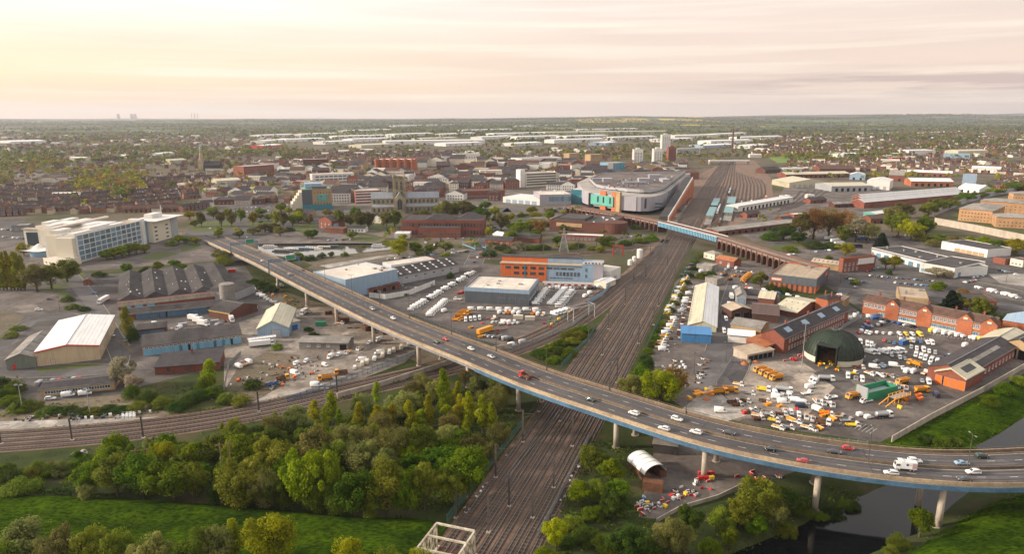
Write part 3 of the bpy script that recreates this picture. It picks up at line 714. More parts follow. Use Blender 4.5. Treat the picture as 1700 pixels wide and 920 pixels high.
# headspan gantries across the main line
for k,(s,w) in enumerate(((330,'short of the blue girder bridge'),(395,'just under the blue girder bridge'),(560,'before the station platforms'),(700,'over the station throat'))):
 t=thing('line_gantry','thin steel gantry spanning the main tracks '+w,'gantry',main_pt(s,0),math.atan2(main_n.y,main_n.x),'line gantries')
 for sx in (-12.4,12):
  m=MB();m.bar((sx,0,0),(sx,0,8.5),.35);m.build('mast',M['mast'],t)
 m=MB();m.bar((-12.4,0,8.2),(12,0,8.2),.18);m.bar((-12.4,0,7.3),(12,0,7.3),.12)
 for q in range(16):m.bar((-12.2+q*1.52,0,7.3),(-11.4+q*1.52,0,8.2),.08)
 m.build('truss_beam',M['mast'],t)
# white portal on the branch
p0,p1=P(952,536),P(987,527)
t=thing('line_portal','pale galvanised portal frame over the curving branch','gantry',p0,math.atan2((p1-p0).y,(p1-p0).x));wl=(p1-p0).length
for dx in (0,wl):
 for dy in (0,4):
  m=MB();m.bar((dx,dy,0),(dx,dy,7),.35);m.build('leg',M['galv'],t)
m=MB();
for dy in (0,4):m.bar((-.3,dy,7),(wl+.3,dy,7),.4)
m.bar((0,0,7),(0,4,7),.35);m.bar((wl,0,7),(wl,4,7),.35);m.build('beam',M['galv'],t)
for i,ln in enumerate(main_lines):
 m=MB()
 for j in range(0,56,5):
  a,b=ln[j],ln[min(len(ln)-1,j+5)]
  for z0,sag in ((5.2,.05),(6.3,.7)):
   pr=None
   for q in range(6):p=a.lerp(b,q/5)+Vector((0,0,z0-sag*math.sin(PI*q/5)));(m.bar(pr,p,.035) if pr else None);pr=p
 tag(m.build('contact_wire',M['mast']),'overhead contact wire above the %s main line track' % NTH[i].replace(' from the',''),'cable','contact wires')
for i,x in enumerate((812,842,872,902,960,990,1020,1050)):mast(x,430-i*2,404-i*2,'grey mast on the low branch behind the orange office'+ordleft(i,8),1,'low branch masts')
def wire(a,b,z0,z1,name,label):
 m=MB();n=8;pts=[a.lerp(b,i/n)+Vector((0,0,z0+(z1-z0)*i/n-1.2*math.sin(PI*i/n))) for i in range(n+1)]
 for p,q in zip(pts,pts[1:]):m.bar(p,q,.03)
 tag(m.build(name,M['mast']),label,'cable','overhead wires')
# fences along the railway
def fence(pts,h,label,m='green_steel',name='fence',step=2.7,solid=False,group='fences'):
 ln=resample([P(*q) for q in pts],step);off=ln[0].copy();off.z+=gz(off.x,off.y)
 t=thing(name,label,'fence',off,0,group if False else None)
 loc=[Vector((p.x-off.x,p.y-off.y,gz(p.x,p.y)-off.z)) for p in ln];ns=normals2(loc)
 b=MB()
 if solid:beam(b,loc,ns,-.06,.06,-.2,h)
 else:
  for z in (.4,h-.35):beam(b,loc,ns,-.04,.04,z,z+.09)
  fine=resample(loc,.34)
  for p in fine:b.box(p.x-.045,p.y-.045,p.z,p.x+.045,p.y+.045,p.z+h)
 b.build('panel',M[m],t)
 q=MB()
 for p in loc:q.box(p.x-.09,p.y-.09,p.z-.2,p.x+.09,p.y+.09,p.z+h+.15)
 po=q.build('posts',M[m],t)
 if len(loc)>2:po['kind'] = 'stuff'
 return t
def wall(pts,h,th,label,m,name='wall',cap=None):
 ln=resample([P(*q) for q in pts],4);off=ln[0].copy();loc=[Vector((p.x-off.x,p.y-off.y,gz(p.x,p.y)-.1)) for p in ln];ns=normals2(loc)
 b=MB();beam(b,loc,ns,-th/2,th/2,-.3,h);o=b.build(name,M[m]);o.location=(off.x,off.y,0);tag(o,label,'wall')
 if cap:c=MB();beam(c,loc,ns,-th/2-.12,th/2+.12,h,h+.18);c.build('coping',M[cap],o)
 return o
fence([(742,868),(780,815),(832,752),(868,706)],2.2,'green palisade fence between the wood and the main line')
fence([(932,612),(952,590),(978,566),(990,545)],2.2,'green palisade fence round the scrub triangle beyond the flyover')
fence([(893,892),(925,835),(955,775),(978,728)],1.8,'thin grey fence on the right verge of the main line','galv')
fence([(1072,585),(1088,548),(1112,500),(1140,452)],2.2,'green fence along the vehicle park beside the main line')
fence([(975,505),(1000,492),(1025,462)],2.4,'pale blue-grey fence round the van yard corner','clad_lb',solid=True)
fence([(850,583),(905,562),(950,542),(985,515)],2.0,'white boundary fence between centre yard and branch line','galv')
fence([(478,668),(540,647),(610,621),(690,591)],2.2,'blue-green fence along the left yard beside the branch line','blue_steel',solid=False)
wall([(560,662),(640,640),(742,607),(790,590),(850,577)],2.2,.4,'grey concrete retaining wall under the flyover beside the branch','concrete')
wall([(1480,735),(1545,697),(1625,655),(1700,612)],2.3,.3,'grey concrete yard wall along the grassy river bank','concrete')
wall([(1090,868),(1130,846),(1192,828),(1240,805)],1.2,.25,'low concrete wall round the works compound by the river','concrete')
# truss railway bridge at the bottom edge (six cream portals)
def truss_bridge():
 a,b=main_pt(12,-14.2),main_pt(12,-4.6);wd=9.6
 t=thing('truss_rail_bridge','cream painted lattice truss rail bridge cut by the bottom edge','bridge',main_pt(25.5,-11.2),math.atan2(main_dir.y,main_dir.x)+PI)
 Ln=42;h=7.0
 for sy,nm in ((0,1),(wd,2)):
  m=MB();m.bar((0,sy,h),(Ln,sy,h),.42,.4);m.build('top_chord',M['truss'],t)
  m=MB();m.bar((-1,sy,.4),(Ln,sy,.4),.5,.6);m.build('bottom_chord',M['truss'],t)
  m=MB();x=0
  while x<Ln:m.bar((x,sy,.6),(x,sy,h),.38);m.bar((x,sy-.1,h),(x+3.0,sy-.1,.6),.2);m.bar((x,sy+.1,.6),(x+3.0,sy+.1,h),.2);m.bar((x+1.5,sy,.6),(x+1.5,sy,h),.22);x+=3.0
  m.build('lattice',M['truss'],t)
 x=0
 while x<Ln:m=MB();m.bar((x,0,h+.1),(x,wd,h+.1),.45,.4);m.build('portal_beam',M['truss'],t);x+=5.0
 m=MB();m.box(-1,.4,.11,Ln,wd-.4,.3);m.build('deck',M['rust'],t)
 m=MB()
 for y in (2.2,3.7,5.9,7.4):m.box(-3,y-.08,.3,Ln,y+.08,.46)
 m.build('rails',M['rail'],t)
truss_bridge()

# ------------------------------------------------------------------ flyover
def dz_(p):return p
NE=[(322,393,0.2),(340,400,1.4),(383,420,5.5),(425,439,8.6),(452,454,9.6),(498,478,10.2),(545,502,10.7),(605,533,11),(683,567,11),(766,600,11),(850,637,11),(930,665,11),(1000,688,11),(1100,722,11),(1200,750,11),(1350,780,11),(1500,800,11),(1600,808,11),(1700,809,11),(1800,803,11)]
ne=smooth_line([P(x,y,z) for x,y,z in NE],4,2)
HW=8.6
cl_=[p+n*HW for p,n in zip(ne,normals2(ne))];BR=smooth_line(cl_[::2],4,2);BN=normals2(BR)   #+n=far side
def flyover():
 t=thing('road_flyover','long curving four lane concrete road flyover on round columns','flyover',(0,0,0))
 split=max(i for i,p in enumerate(BR) if PX(*p)[0]<840)
 m=MB();ribbon(m,BR,BN,HW-.9,-(HW-.9),0);m.build('deck',M['road'],t)
 m=MB();beam(m,BR,BN,-HW,HW,-.35,-.02);m.build('deck_slab',M['concrete'],t)
 for s,nm in ((-1,'near'),(1,'far')):
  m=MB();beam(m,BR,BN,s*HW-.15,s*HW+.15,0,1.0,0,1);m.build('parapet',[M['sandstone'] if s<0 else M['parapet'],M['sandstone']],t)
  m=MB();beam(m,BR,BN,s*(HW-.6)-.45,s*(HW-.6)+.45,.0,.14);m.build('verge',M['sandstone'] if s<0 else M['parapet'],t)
  m=MB()
  for p,n in zip(BR,BN):
   q=p+n*(s*HW);m.bar(q+Vector((0,0,1.0)),q+Vector((0,0,1.5)),.08)
  beam(m,BR,BN,s*HW-.05,s*HW+.05,1.45,1.53);m.build('railing',M['parapet'],t)
  m=MB();beam(m,BR[split-1:],BN[split-1:],s*HW-.25-(0 if s>0 else .05),s*HW+.25,-1.5,-.36);m.build('girder',M['blue_steel'],t)
  m=MB();beam(m,BR[:split],BN[:split],s*HW-.25,s*HW+.25,-1.2,-.36);m.build('edge_beam',M['grey'],t)
 for o in (-4,0,4):m=MB();beam(m,BR[18:],BN[18:],o-.25,o+.25,-1.6,-.36);m.build('girder',M['blue_steel'],t)
 m=MB();beam(m,BR,BN,-.22,.22,.0,.7);m.build('median_barrier',M['parapet'],t);m=MB();ribbon(m,BR,BN,.55,-.55,.008);m.build('median_strip',M['dirt'],t)
 m=MB()
 for o in (-HW+1.3,-.7,.7,HW-1.3):ribbon(m,BR,BN,o+.07,o-.07,.006)
 for o in (-4.1,4.1):
  for i in range(0,len(BR)-1,2):
   a,b=BR[i],BR[i].lerp(BR[i+1],.55);ribbon(m,[a,b],[BN[i],BN[i]],o+.08,o-.08,.006)
 m.build('lane_markings',M['linewhite'],t)
 m=MB()
 for o in (-6,-2.4,2.4,6):
  for w_ in (-.75,.75):ribbon(m,BR,BN,o+w_+.3,o+w_-.3,.003)
 m.build('wheel_tracks',M['tyreworn'],t)
 m=MB()
 for i in range(6,len(BR)-1,11):ribbon(m,[BR[i],BR[i].lerp(BR[i+1],.04)],[BN[i],BN[i]],HW-1,1-HW,.009)
 m.build('expansion_joints',M['chassis'],t)
 tops=[(545,502),(606,533),(683,567),(769,602),(850,637),(1010,692),(1171,744),(1350,781),(1588,808),(453,455),(498,478)]
 for x,y in tops:
  k=min(range(len(BR)),key=lambda i:abs(PX(*(BR[i]-BN[i]*HW))[0]-x))
  p,n=BR[k],BN[k]
  for s in (-1,1):
   q=p+n*(s*5.6);zg=gz(q.x,q.y)
   if p.z<3:continue
   m=MB();m.cyl((q.x,q.y,zg-.6),(q.x,q.y,p.z-2.0),.82,.82,20);c=m.build('column',M['concrete'],t,True)
   for f in c.data.polygons:f.use_smooth=len(f.vertices)==4
   m=MB();m.cyl((q.x,q.y,zg-.5),(q.x,q.y,zg+.22),1.2,1.2,20);m.build('base_collar',M['concrete'],c)
   m=MB();m.box(q.x-.6,q.y-.6,p.z-2.0,q.x+.6,q.y+.6,p.z-1.55);m.build('bearing',M['grey'],c)
 return t
flyover()
def at_deck(x,lane):
 """deck point whose lane line passes photo column x"""
 k=min(range(len(BR)),key=lambda i:abs(PX(*(BR[i]+BN[i]*lane))[0]-x))
 p,n=BR[k]+BN[k]*lane,BN[k]
 return p,math.atan2(-n.x,n.y)      # heading:along the line towards the right of the picture
# lamp posts on the flyover
def lamp_post(p,h,label,rz=0,group=None,double=True):
 t=thing('street_lamp',label,'street lamp',p,rz,group)
 m=MB();m.cyl((0,0,0),(0,0,h),.13,.07,8);m.build('pole',M['mast'],t)
 for s in ((-1,1) if double else (1,)):
  m=MB();m.bar((0,0,h),(s*1.3,0,h+.25),.08);m.build('arm',M['mast'],t)
  m=MB();m.box(s*1.3-.35,-.13,h+.17,s*1.3+.35,.13,h+.33);m.build('lamp_head',M['grey'],t)
ks=[x for x in (508,542,582,628,682,746,819,902,1008,1130,1447,1606)]
for i,x in enumerate(ks):
 p,r=at_deck(x,HW-.3 if x<1200 else 0.0)
 lamp_post(p,9.5,'thin dark lamp post on the flyover, %s from the left' % ordw(i+1),r+PI/2,'flyover lamp posts')
# blue sign gantries over the flyover
def sign_gantry(xn,label,sign=True):
 k=min(range(len(BR)),key=lambda i:abs(PX(*(BR[i]-BN[i]*HW))[0]-xn));p,n=BR[k],BN[k]
 t=thing('sign_gantry',label,'sign gantry',p,math.atan2(n.y,n.x),'blue sign gantries')
 for s in (-9.2,9.2):
  m=MB();m.bar((s,-.5,-1),(s,-.5,7.2),.3);m.bar((s,.5,-1),(s,.5,7.2),.3)
  for z in range(0,7,1):m.bar((s,-.5,z),(s,.5,z+1),.15)
  m.build('leg',M['blue_steel'],t)
 m=MB()
 for y in (-.5,.5):
  for z in (5.9,7.2):m.bar((-9.3,y,z),(9.3,y,z),.28)
  for q in range(12):m.bar((-9.2+q*1.53,y,5.9),(-8.4+q*1.53,y,7.2),.12);m.bar((-8.4+q*1.53,y,7.2),(-7.67+q*1.53,y,5.9),.12)
 m.build('truss_beam',M['blue_steel'],t)
 m=MB();m.box(1.2,-1.05,6.2,6.6,-.85,9.0);b=m.build('sign_board',M['green'],t)
 m=MB();m.box(1.0,-1.08,6.0,1.2,-.83,9.2);m.box(6.6,-1.08,6.0,6.8,-.83,9.2);m.box(1.0,-1.08,9.0,6.8,-.83,9.2);m.box(1.0,-1.08,6.0,6.8,-.83,6.2);m.build('sign_border',M['linewhite'],b)
 return t
sign_gantry(448,'blue lattice sign gantry over the flyover, nearer one with green board');sign_gantry(384,'blue lattice sign gantry over the flyover, farther one by the roundabout')
# ------------------------------------------------------------------ buildings
WCACHE={}
def win_mesh(w,h,frame,gl,kind):
 k=(round(w,2),round(h,2),frame,gl,kind)
 if k in WCACHE:return WCACHE[k]
 m=MB();f=.09 if kind != 'band' else .06
 if kind == 'roller':
  m.box(-w/2-.12,-.08,0,-w/2,.0,h+.12);m.box(w/2,-.08,0,w/2+.12,0,h+.12);m.box(-w/2,-.08,h,w/2,0,h+.12)
  m.box(-w/2,-.03,.0,w/2,0,h,1)
  n=max(3,int(h/.5))
  for i in range(1,n):m.box(-w/2,-.05,h*i/n-.03,w/2,-.031,h*i/n+.03,1)
 else:
  m.box(-w/2-f,-.07,-f,-w/2,0,h+f);m.box(w/2,-.07,-f,w/2+f,0,h+f);m.box(-w/2,-.07,h,w/2,0,h+f);m.box(-w/2-.1,-.14,-f-.06,w/2+.1,0,-f)
  m.box(-w/2,-.06,-f,w/2,0,0)
  nb=max(1,int(w/1.3)) if kind == 'band' else 1
  m.quad((-w/2,-.02,0),(w/2,-.02,0),(w/2,-.02,h),(-w/2,-.02,h),1)
  for i in range(1,nb+1):
   x=-w/2+w*i/(nb+1);m.box(x-.04,-.06,0,x+.04,-.021,h)
  if kind == 'sash':m.box(-w/2,-.06,h*.5-.04,w/2,-.021,h*.5+.04)
 WCACHE[k]=m.mesh('window',[M[frame],M[gl]]);return WCACHE[k]
FACE={'f':(lambda W_,D_,s:(s,0),0),'r':(lambda W_,D_,s:(W_,s),PI/2),'l':(lambda W_,D_,s:(0,D_-s),-PI/2),'b':(lambda W_,D_,s:(W_-s,D_),PI)}
class Bd:
 def __init__(s,name,label,cat,A,B,D,h,roof,wm,rm,rh=None,ov=.35,group=None,par=.7,z0=0,trim=None):
  a=P(*A);b=P(*B);d=b-a;s.W=d.length;s.rz=math.atan2(d.y,d.x);s.a=a;a.z=z0
  s.u=d.normalized();s.v=Vector((-s.u.y,s.u.x,0))
  s.h=h=HZ(A[0],A[1],-h) if h<0 else h          # negative:photo row of the eaves above A
  if isinstance(D,tuple):q=P(D[0],D[1],D[2] if len(D)>2 else h);D=abs((q-a).dot(s.v))
  s.D=D;s.roof=roof
  s.t=thing(name,label,cat,a,s.rz,group);W_,t=s.W,s.t
  rh=rh if rh is not None else {'gx':D*.22,'gy':W_*.16,'hip':min(D,W_)*.2,'saw':1.8,'mono':1}.get(roof,0);s.rh=rh
  m=MB();r=MB();tm=MB();o=ov
  if roof == 'flat':
   m.box(0,0,-.3,W_,D,h,0);p_=par
   for q in ((0,0,W_,.3),(0,D-.3,W_,D),(0,.3,.3,D-.3),(W_-.3,.3,W_,D-.3)):m.box(q[0],q[1],h,q[2],q[3],h+p_)
   r.box(.3,.3,h+.004,W_-.3,D-.3,h+.12)
   # joints,kerbs and a few vents so the roof is not a bare sheet
   n=max(1,int(W_/9))
   for i in range(1,n+1):r.box(W_*i/(n+1)-.12,.5,h+.12,W_*i/(n+1)+.12,D-.5,h+.2)
  else:
   m.box(0,0,-.3,W_,D,h,0)
   th=.18
   def slab(p):     # p:4 points of a roof plane,thickness downwards
    q=[Vector(k)-Vector((0,0,th)) for k in p]
    r.add(list(p)+q,[(0,1,2,3),(7,6,5,4),(0,4,5,1),(1,5,6,2),(2,6,7,3),(3,7,4,0)])
   if roof == 'gx':
    m.add([(0,0,h),(0,D,h),(0,D/2,h+rh)],[(0,2,1)]);m.add([(W_,0,h),(W_,D,h),(W_,D/2,h+rh)],[(0,1,2)])
    e=th+.02;k=rh/(D/2)*o
    slab([(-o,-o,h-k+e),(W_+o,-o,h-k+e),(W_+o,D/2,h+rh+e),(-o,D/2,h+rh+e)]);slab([(W_+o,D+o,h-k+e),(-o,D+o,h-k+e),(-o,D/2,h+rh+e),(W_+o,D/2,h+rh+e)])
    tm.bar((-o,D/2,h+rh+e+.03),(W_+o,D/2,h+rh+e+.03),.3,.12,1)
    if trim:
     for x in (-o-.06,W_+o+.06):
      tm.bar((x,-o,h-k),(x,D/2,h+rh),.12,.45);tm.bar((x,D+o,h-k),(x,D/2,h+rh),.12,.45)
    tm.bar((-o,-o-.08,h-k+.05),(W_+o,-o-.08,h-k+.05),.16,.2,1)
   elif roof == 'gy':
    m.add([(0,0,h),(W_,0,h),(W_/2,0,h+rh)],[(0,1,2)]);m.add([(0,D,h),(W_,D,h),(W_/2,D,h+rh)],[(0,2,1)])
    e=th+.02;k=rh/(W_/2)*o
    slab([(-o,D+o,h-k+e),(-o,-o,h-k+e),(W_/2,-o,h+rh+e),(W_/2,D+o,h+rh+e)]);slab([(W_+o,-o,h-k+e),(W_+o,D+o,h-k+e),(W_/2,D+o,h+rh+e),(W_/2,-o,h+rh+e)])
    tm.bar((W_/2,-o,h+rh+e+.03),(W_/2,D+o,h+rh+e+.03),.3,.12,1)
    if trim:
     tm.bar((-o,-o-.06,h-k+.0),(W_/2,-o-.06,h+rh),.45,.4);tm.bar((W_+o,-o-.06,h-k),(W_/2,-o-.06,h+rh),.45,.4)
    for x in (-o-.08,W_+o+.08):tm.bar((x,-o,h-k+.05),(x,D+o,h-k+.05),.16,.2,1)
   elif roof == 'hip':
    g=min(D,W_)/2;e=.05
    if W_>=D:q=[(g,D/2,h+rh),(W_-g,D/2,h+rh)]
    else:q=[(W_/2,g,h+rh),(W_/2,D-g,h+rh)]
    c=[(-o,-o,h+e),(W_+o,-o,h+e),(W_+o,D+o,h+e),(-o,D+o,h+e)]
    if W_>=D:fs=[(0,1,5,4),(1,2,5),(2,3,4,5),(3,0,4)]
    else:fs=[(0,1,4),(1,2,5,4),(2,3,5),(3,0,4,5)]
    r.add(c+[(x,y,z+e) for x,y,z in q],fs+[(3,2,1,0)])
    tm.bar(q[0][:2]+(h+rh+e,),q[1][:2]+(h+rh+e,),.3,.2)
   elif roof == 'saw':
    n=max(2,int(round(W_/13)));w=W_/n
    for i in range(n):
     x0,x1,xm=w*i,w*i+w,w*i+w/2
     m.add([(x0,D,h),(x1,D,h),(xm,D,h+rh)],[(0,2,1)])
     r.add([(x0,3,h+.1),(x1,3,h+.1),(xm,6,h+rh+.1),(x0,D+.3,h+.1),(x1,D+.3,h+.1),(xm,D+.3,h+rh+.1)],[(0,2,5,3),(1,4,5,2),(0,1,2)])
    r.add([(-o,-o,h-.2),(W_+o,-o,h-.2),(W_+o,3,h+.1),(-o,3,h+.1)],[(0,1,2,3)])
    for i in range(26):
     x,y=random.uniform(2,W_-2),random.uniform(4,D-2);q=abs(((x/w) % 1)-.5)*2;z=h+.13+rh*(1-q);
     sx=.5 if (x/w) % 1<.5 else -.5
     if y>7:tm.add([(x,y,z),(x+.7,y,z+1.4*rh/w*sx*1),(x+.7,y+2.4,z+1.4*rh/w*sx),(x,y+2.4,z)],[(0,1,2,3)])
   elif roof == 'mono':
    m.add([(0,0,h),(0,D,h),(0,D,h+rh)],[(0,2,1)]);m.add([(W_,0,h),(W_,D,h),(W_,D,h+rh)],[(0,1,2)]);m.add([(0,D,h),(W_,D,h),(W_,D,h+rh),(0,D,h+rh)],[(3,2,1,0)])
    slab([(-o,-o,h+.2),(W_+o,-o,h+.2),(W_+o,D+o,h+rh+.2),(-o,D+o,h+rh+.2)])
  s.wall=m.build('wall',M[wm],t);s.roofo=r.build('roof',M[rm],t)
  if tm.v:tm.build('roof_trim',[M[trim or 'grey'],M['grey']],s.roofo)
 def wins(s,face,n,w,hh,z0,rows=1,dz=3.2,x0=.06,x1=.94,frame='white',gl='glass',kind='sash',name='window',skip=()):
  fn,rot=FACE[face];ln=s.W if face in 'fb' else s.D;c=0
  me=win_mesh(w,hh,frame,gl,kind)
  for r in range(rows):
   for i in range(n):
    if (r,i) in skip:continue
    q=ln*(x0+(x1-x0)*((i+.5)/n));x,y=fn(s.W,s.D,q)
    o=link(name,me,s.t,(x,y,z0+r*dz));o.rotation_euler=(0,0,rot)
  return s
 def doors(s,face,n,w,hh,mt,x0=.06,x1=.94,name='roller_door',frame='grey',z0=0):return s.wins(face,n,w,hh,z0,1,3,x0,x1,frame,mt,'roller',name)
 def part(s,name,m,mt,par=None):return m.build(name,M[mt] if isinstance(mt,str) else [M[k] for k in mt],par or s.t)
 def box(s,name,x0,y0,z0,x1,y1,z1,mt,par=None):m=MB();m.box(x0,y0,z0,x1,y1,z1);return s.part(name,m,mt,par)
 def skylights(s,n,rows,mt='clad_w',w=1.2,l=2.6,side=(0,1)):
  """rooflights lying on the slopes of a gx / gy roof"""
  along=s.W if s.roof == 'gx' else s.D;across=s.D if s.roof == 'gx' else s.W;k=s.rh/(across/2)
  for sd_ in side:
   for i in range(n):
    for r in range(rows):
     a=along*(i+.5)/n;f=.5*(r+.6)/(rows+.2);y0=across*f-l/2;y1=across*f+l/2;z0,z1=s.h+k*y0+.26,s.h+k*y1+.26
     if sd_:y0,y1=across-y0,across-y1
     p=[(a-w/2,y0,z0),(a+w/2,y0,z0),(a+w/2,y1,z1),(a-w/2,y1,z1)]
     if s.roof == 'gy':p=[(y,x,z) for x,y,z in p]
     m=MB();m.add(p,[(0,1,2,3)] if (s.roof == 'gx')!=bool(sd_) else [(3,2,1,0)]);m.build('rooflight',M[mt],s.roofo)
  return s
 def vents(s,n,mt='grey',hmax=1.6,smin=.8,smax=2.2,seed=0):
  rr=random.Random(seed+int(s.W*10))
  for i in range(n):
   a,b,c=rr.uniform(smin,smax),rr.uniform(smin,smax),rr.uniform(.5,hmax);x,y=rr.uniform(1,max(1.1,s.W-3)),rr.uniform(1,max(1.1,s.D-3))
   m=MB();m.box(x,y,s.h+.1,x+a,y+b,s.h+.1+c);m.box(x-.1,y-.1,s.h+.1+c,x+a+.1,y+b+.1,s.h+.22+c);m.build('roof_vent',M[mt],s.roofo)
  return s
 def chimneys(s,n,mt='brick',y=.5,w=.7,hh=1.6):
  for i in range(n):
   x=s.W*(i+.5)/n;m=MB();m.box(x-w/2,s.D*y-w/2,s.h+s.rh-.6,x+w/2,s.D*y+w/2,s.h+s.rh+hh);m.box(x-w*.65,s.D*y-w*.65,s.h+s.rh+hh,x+w*.65,s.D*y+w*.65,s.h+s.rh+hh+.15)
   for q in (-.15,.15):m.cyl((x+q,s.D*y,s.h+s.rh+hh),(x+q,s.D*y,s.h+s.rh+hh+.5),.1,.08,6)
   m.build('chimney',M[mt],s.roofo)
  return s
# ---- left estate
b=Bd('warehouse','white roofed tan warehouse with red roof edging beside the estate road','warehouse',(62,609),(167,597),(147,528),-585,'gy','clad_tan','clad_wr',rh=1.7,trim='red_trim')
b.doors('f',1,1.4,2.4,'clad_tan',.2,.3,'door');b.wins('r',4,1.2,1.0,2.4)
b=Bd('storage_shed','sage green shed annexe with dark rooflights left of the white roofed warehouse','shed',(12,615),(61,610),(33,560),-598,'gy','clad_gn','asb_l',rh=2.0)
b.skylights(3,2,'darkgrey',.7,2.6);b.doors('f',1,1.2,2.2,'red',.2,.3,'door')
b=Bd('office_bungalow','long low brown brick office with dark flat pitched roof by the tyre strip','office',(68,660),(191,647),9,3.0,'gx','brick_tan','slate',rh=.9)
b.wins('f',12,1.8,1.1,1.0,kind='band',frame='white');b.doors('f',2,1.1,2.1,'light_blue',.3,.7,'door')
b=Bd('warehouse','huge dark warehouse with wavy row of roof ridges and red brick end','warehouse',(197,516),(398,493),(172,459),-503,'saw','brick','asb',rh=2.6,trim='clad_w')
b.box('fascia',-.1,-.18,b.h-2.3,b.W,-.02,b.h+.05,'concrete');b.wins('f',13,3.4,1.5,b.h-2.0,x0=.18,x1=.97,frame='grey',gl='light_blue',kind='band');b.doors('f',3,3.6,3.4,'light_blue',.02,.3)
b.wins('l',7,2.4,2.2,2.0,frame='brick_dk',gl='glass');b.chimneys(0)
# lean-to extension on the right
b=Bd('shed_extension','dark hipped shed at the right end of the wavy roofed warehouse','shed',(390,500),(424,486),20,-486,'hip','clad_g','asb',rh=2)
b.doors('f',2,3,3,'clad_g')
p=P(379,504);t=thing('storage_tank','tall grey cylindrical storage tank before the wavy roofed warehouse','tank',p);h=HZ(379,504,471)
m=MB();m.lathe([(3.9,0),(3.9,h*.33),(3.97,h*.34),(3.9,h*.35),(3.9,h*.66),(3.97,h*.67),(3.9,h*.68),(3.9,h),(0.01,h+.5)],28);m.build('shell',M['asb_l'],t,False)
m=MB();m.bar((1.2,-4,0),(1.2,-4,h+.6),.08);m.bar((1.8,-4,0),(1.8,-4,h+.6),.08)
for i in range(int(h/.5)):m.bar((1.2,-4,i*.5),(1.8,-4,i*.5),.05)
m.build('ladder',M['galv'],t)
b=Bd('loading_shed','long mossy roofed loading shed with blue doors before the wavy roofed warehouse','shed',(210,533),(394,514),9,-521,'gx','brick_dk','asb',rh=1.3)
b.doors('f',14,4.2,3.0,'blue_steel',.1,.98);b.box('clerestory',.3,-.14,b.h-.75,b.W-.3,-.02,b.h-.15,'concrete')
b=Bd('low_store','small flat brown roofed store with blue doors beside the yellow tree','store',(227,560),(276,555),8,3.2,'mono','brick_dk','asb',rh=.6);b.doors('f',4,2.6,2.3,'blue_steel')
b=Bd('workshop','long workshop with row of pale blue doors below dark sloping roof','workshop',(238,592),(402,570),(233,562),-577,'mono','concrete','asb',rh=1.4)
b.doors('f',11,4.4,3.0,'light_blue',.02,.98);b.wins('f',24,1.2,.55,b.h-.9,x0=.02,x1=.98,frame='white',kind='x');b.box('brick_end',-.12,0,0,-.02,b.D,b.h,'brick')
b=Bd('brick_shed','derelict red brick shed under dark roof beside the pale cherry tree','shed',(258,623),(365,614),(252,592),-611,'mono','brick','slate',rh=1.1);b.wins('f',3,1.2,1.2,1.2,frame='brick_dk');b.chimneys(1,'brick',.8)
b=Bd('brick_hut','tiny red brick hut with pitched roof by the estate entrance','hut',(139,474),(152,473),5,2.8,'gy','brick','tile_br');b.doors('f',1,1.2,2.1,'brick_dk',name='door')
b=Bd('workshop','dark roofed brick workshop with yellow trim left of the cream gabled shed','workshop',(382,532),(428,517),(404,497),-520,'gy','brick_dk','asb',rh=2.6);b.box('fascia',-.15,-.1,b.h-.7,-.03,b.D,b.h-.2,'yellow2')
b=Bd('gable_shed','cream roofed grey gabled shed between the flyover and the long workshop','shed',(428,562),(480,559),(398,517),-546,'gy','clad_lb','clad_cr',rh=3.6,trim='clad_cr');b.doors('f',1,4,3.6,'clad_g',.4,.8)
b=Bd('shed_extension','small tan roofed lean-to joined to the cream gabled shed','shed',(480,551),(499,546),13,4.0,'mono','clad_lb','felt_t',rh=.5);b.doors('f',1,3,2.6,'blue')
b=Bd('yard_shed','long low grey shed with corrugated roof in the left scrap yard','shed',(497,580),(578,582),8.5,3.3,'gx','asb_l','asb_l',rh=1.0);b.doors('f',1,3,2.6,'dark',.82,.98);b.wins('f',3,1.4,.8,1.4,x0=.1,x1=.7)
b=Bd('portable_cabin','white curved roof trailer cabin beside the cream gabled shed','cabin',(414,575),(458,569),3,2.8,'gx','clad_w','clad_wr',rh=.3);b.wins('f',3,1.4,.8,1.2)
# ---- centre depot
b=Bd('flat_warehouse','large flat warehouse with pale membrane roof and pale blue wall by the flyover','warehouse',(575,497),(661,477),(520,452),-466,'flat','clad_lb','felt_w',par=.5);b.vents(5,'felt',.8)
b=Bd('long_shed','dark roofed shed with scattered white rooflights behind the flat pale warehouse','shed',(661,473),(762,452),(733,431),-459,'gx','clad_g','asb',rh=3.2);b.skylights(7,3,'clad_w',1.4,1.8,(0,));b.wins('f',6,2.0,1.0,2.8,kind='band')
b=Bd('flat_extension','pale flat roofed extension wedged between flat warehouse and dark roofed shed','shed',(650,455),(722,444),12,5.5,'flat','clad_w','felt_w',par=.3)
b=Bd('brick_store','low red brick store with rusty roof behind the white curved fence','store',(612,489),(664,479),7,3.2,'mono','brick','tile_br',rh=.6);b.doors('f',3,2.4,2.3,'dark')
b=Bd('site_office','white two tone site office under the flyover edge beside the rusty store','office',(592,487),(612,489),8,3.4,'flat','clad_lb','felt_w',par=.2);b.wins('f',2,1.4,1,1.2);b.doors('f',1,1.0,2.1,'dark',.7,.95,'door')
wall([(613,494),(640,497),(680,490),(705,480),(722,473)],3.0,.15,'white curved sheet fence behind the flyover','clad_w','sheet_fence')
b=Bd('modern_depot','modern flat depot with pale roof and dark grey banded walls','depot',(772,502),(878,508),(800,459),-479,'flat','clad_dg','felt_w',par=.8)
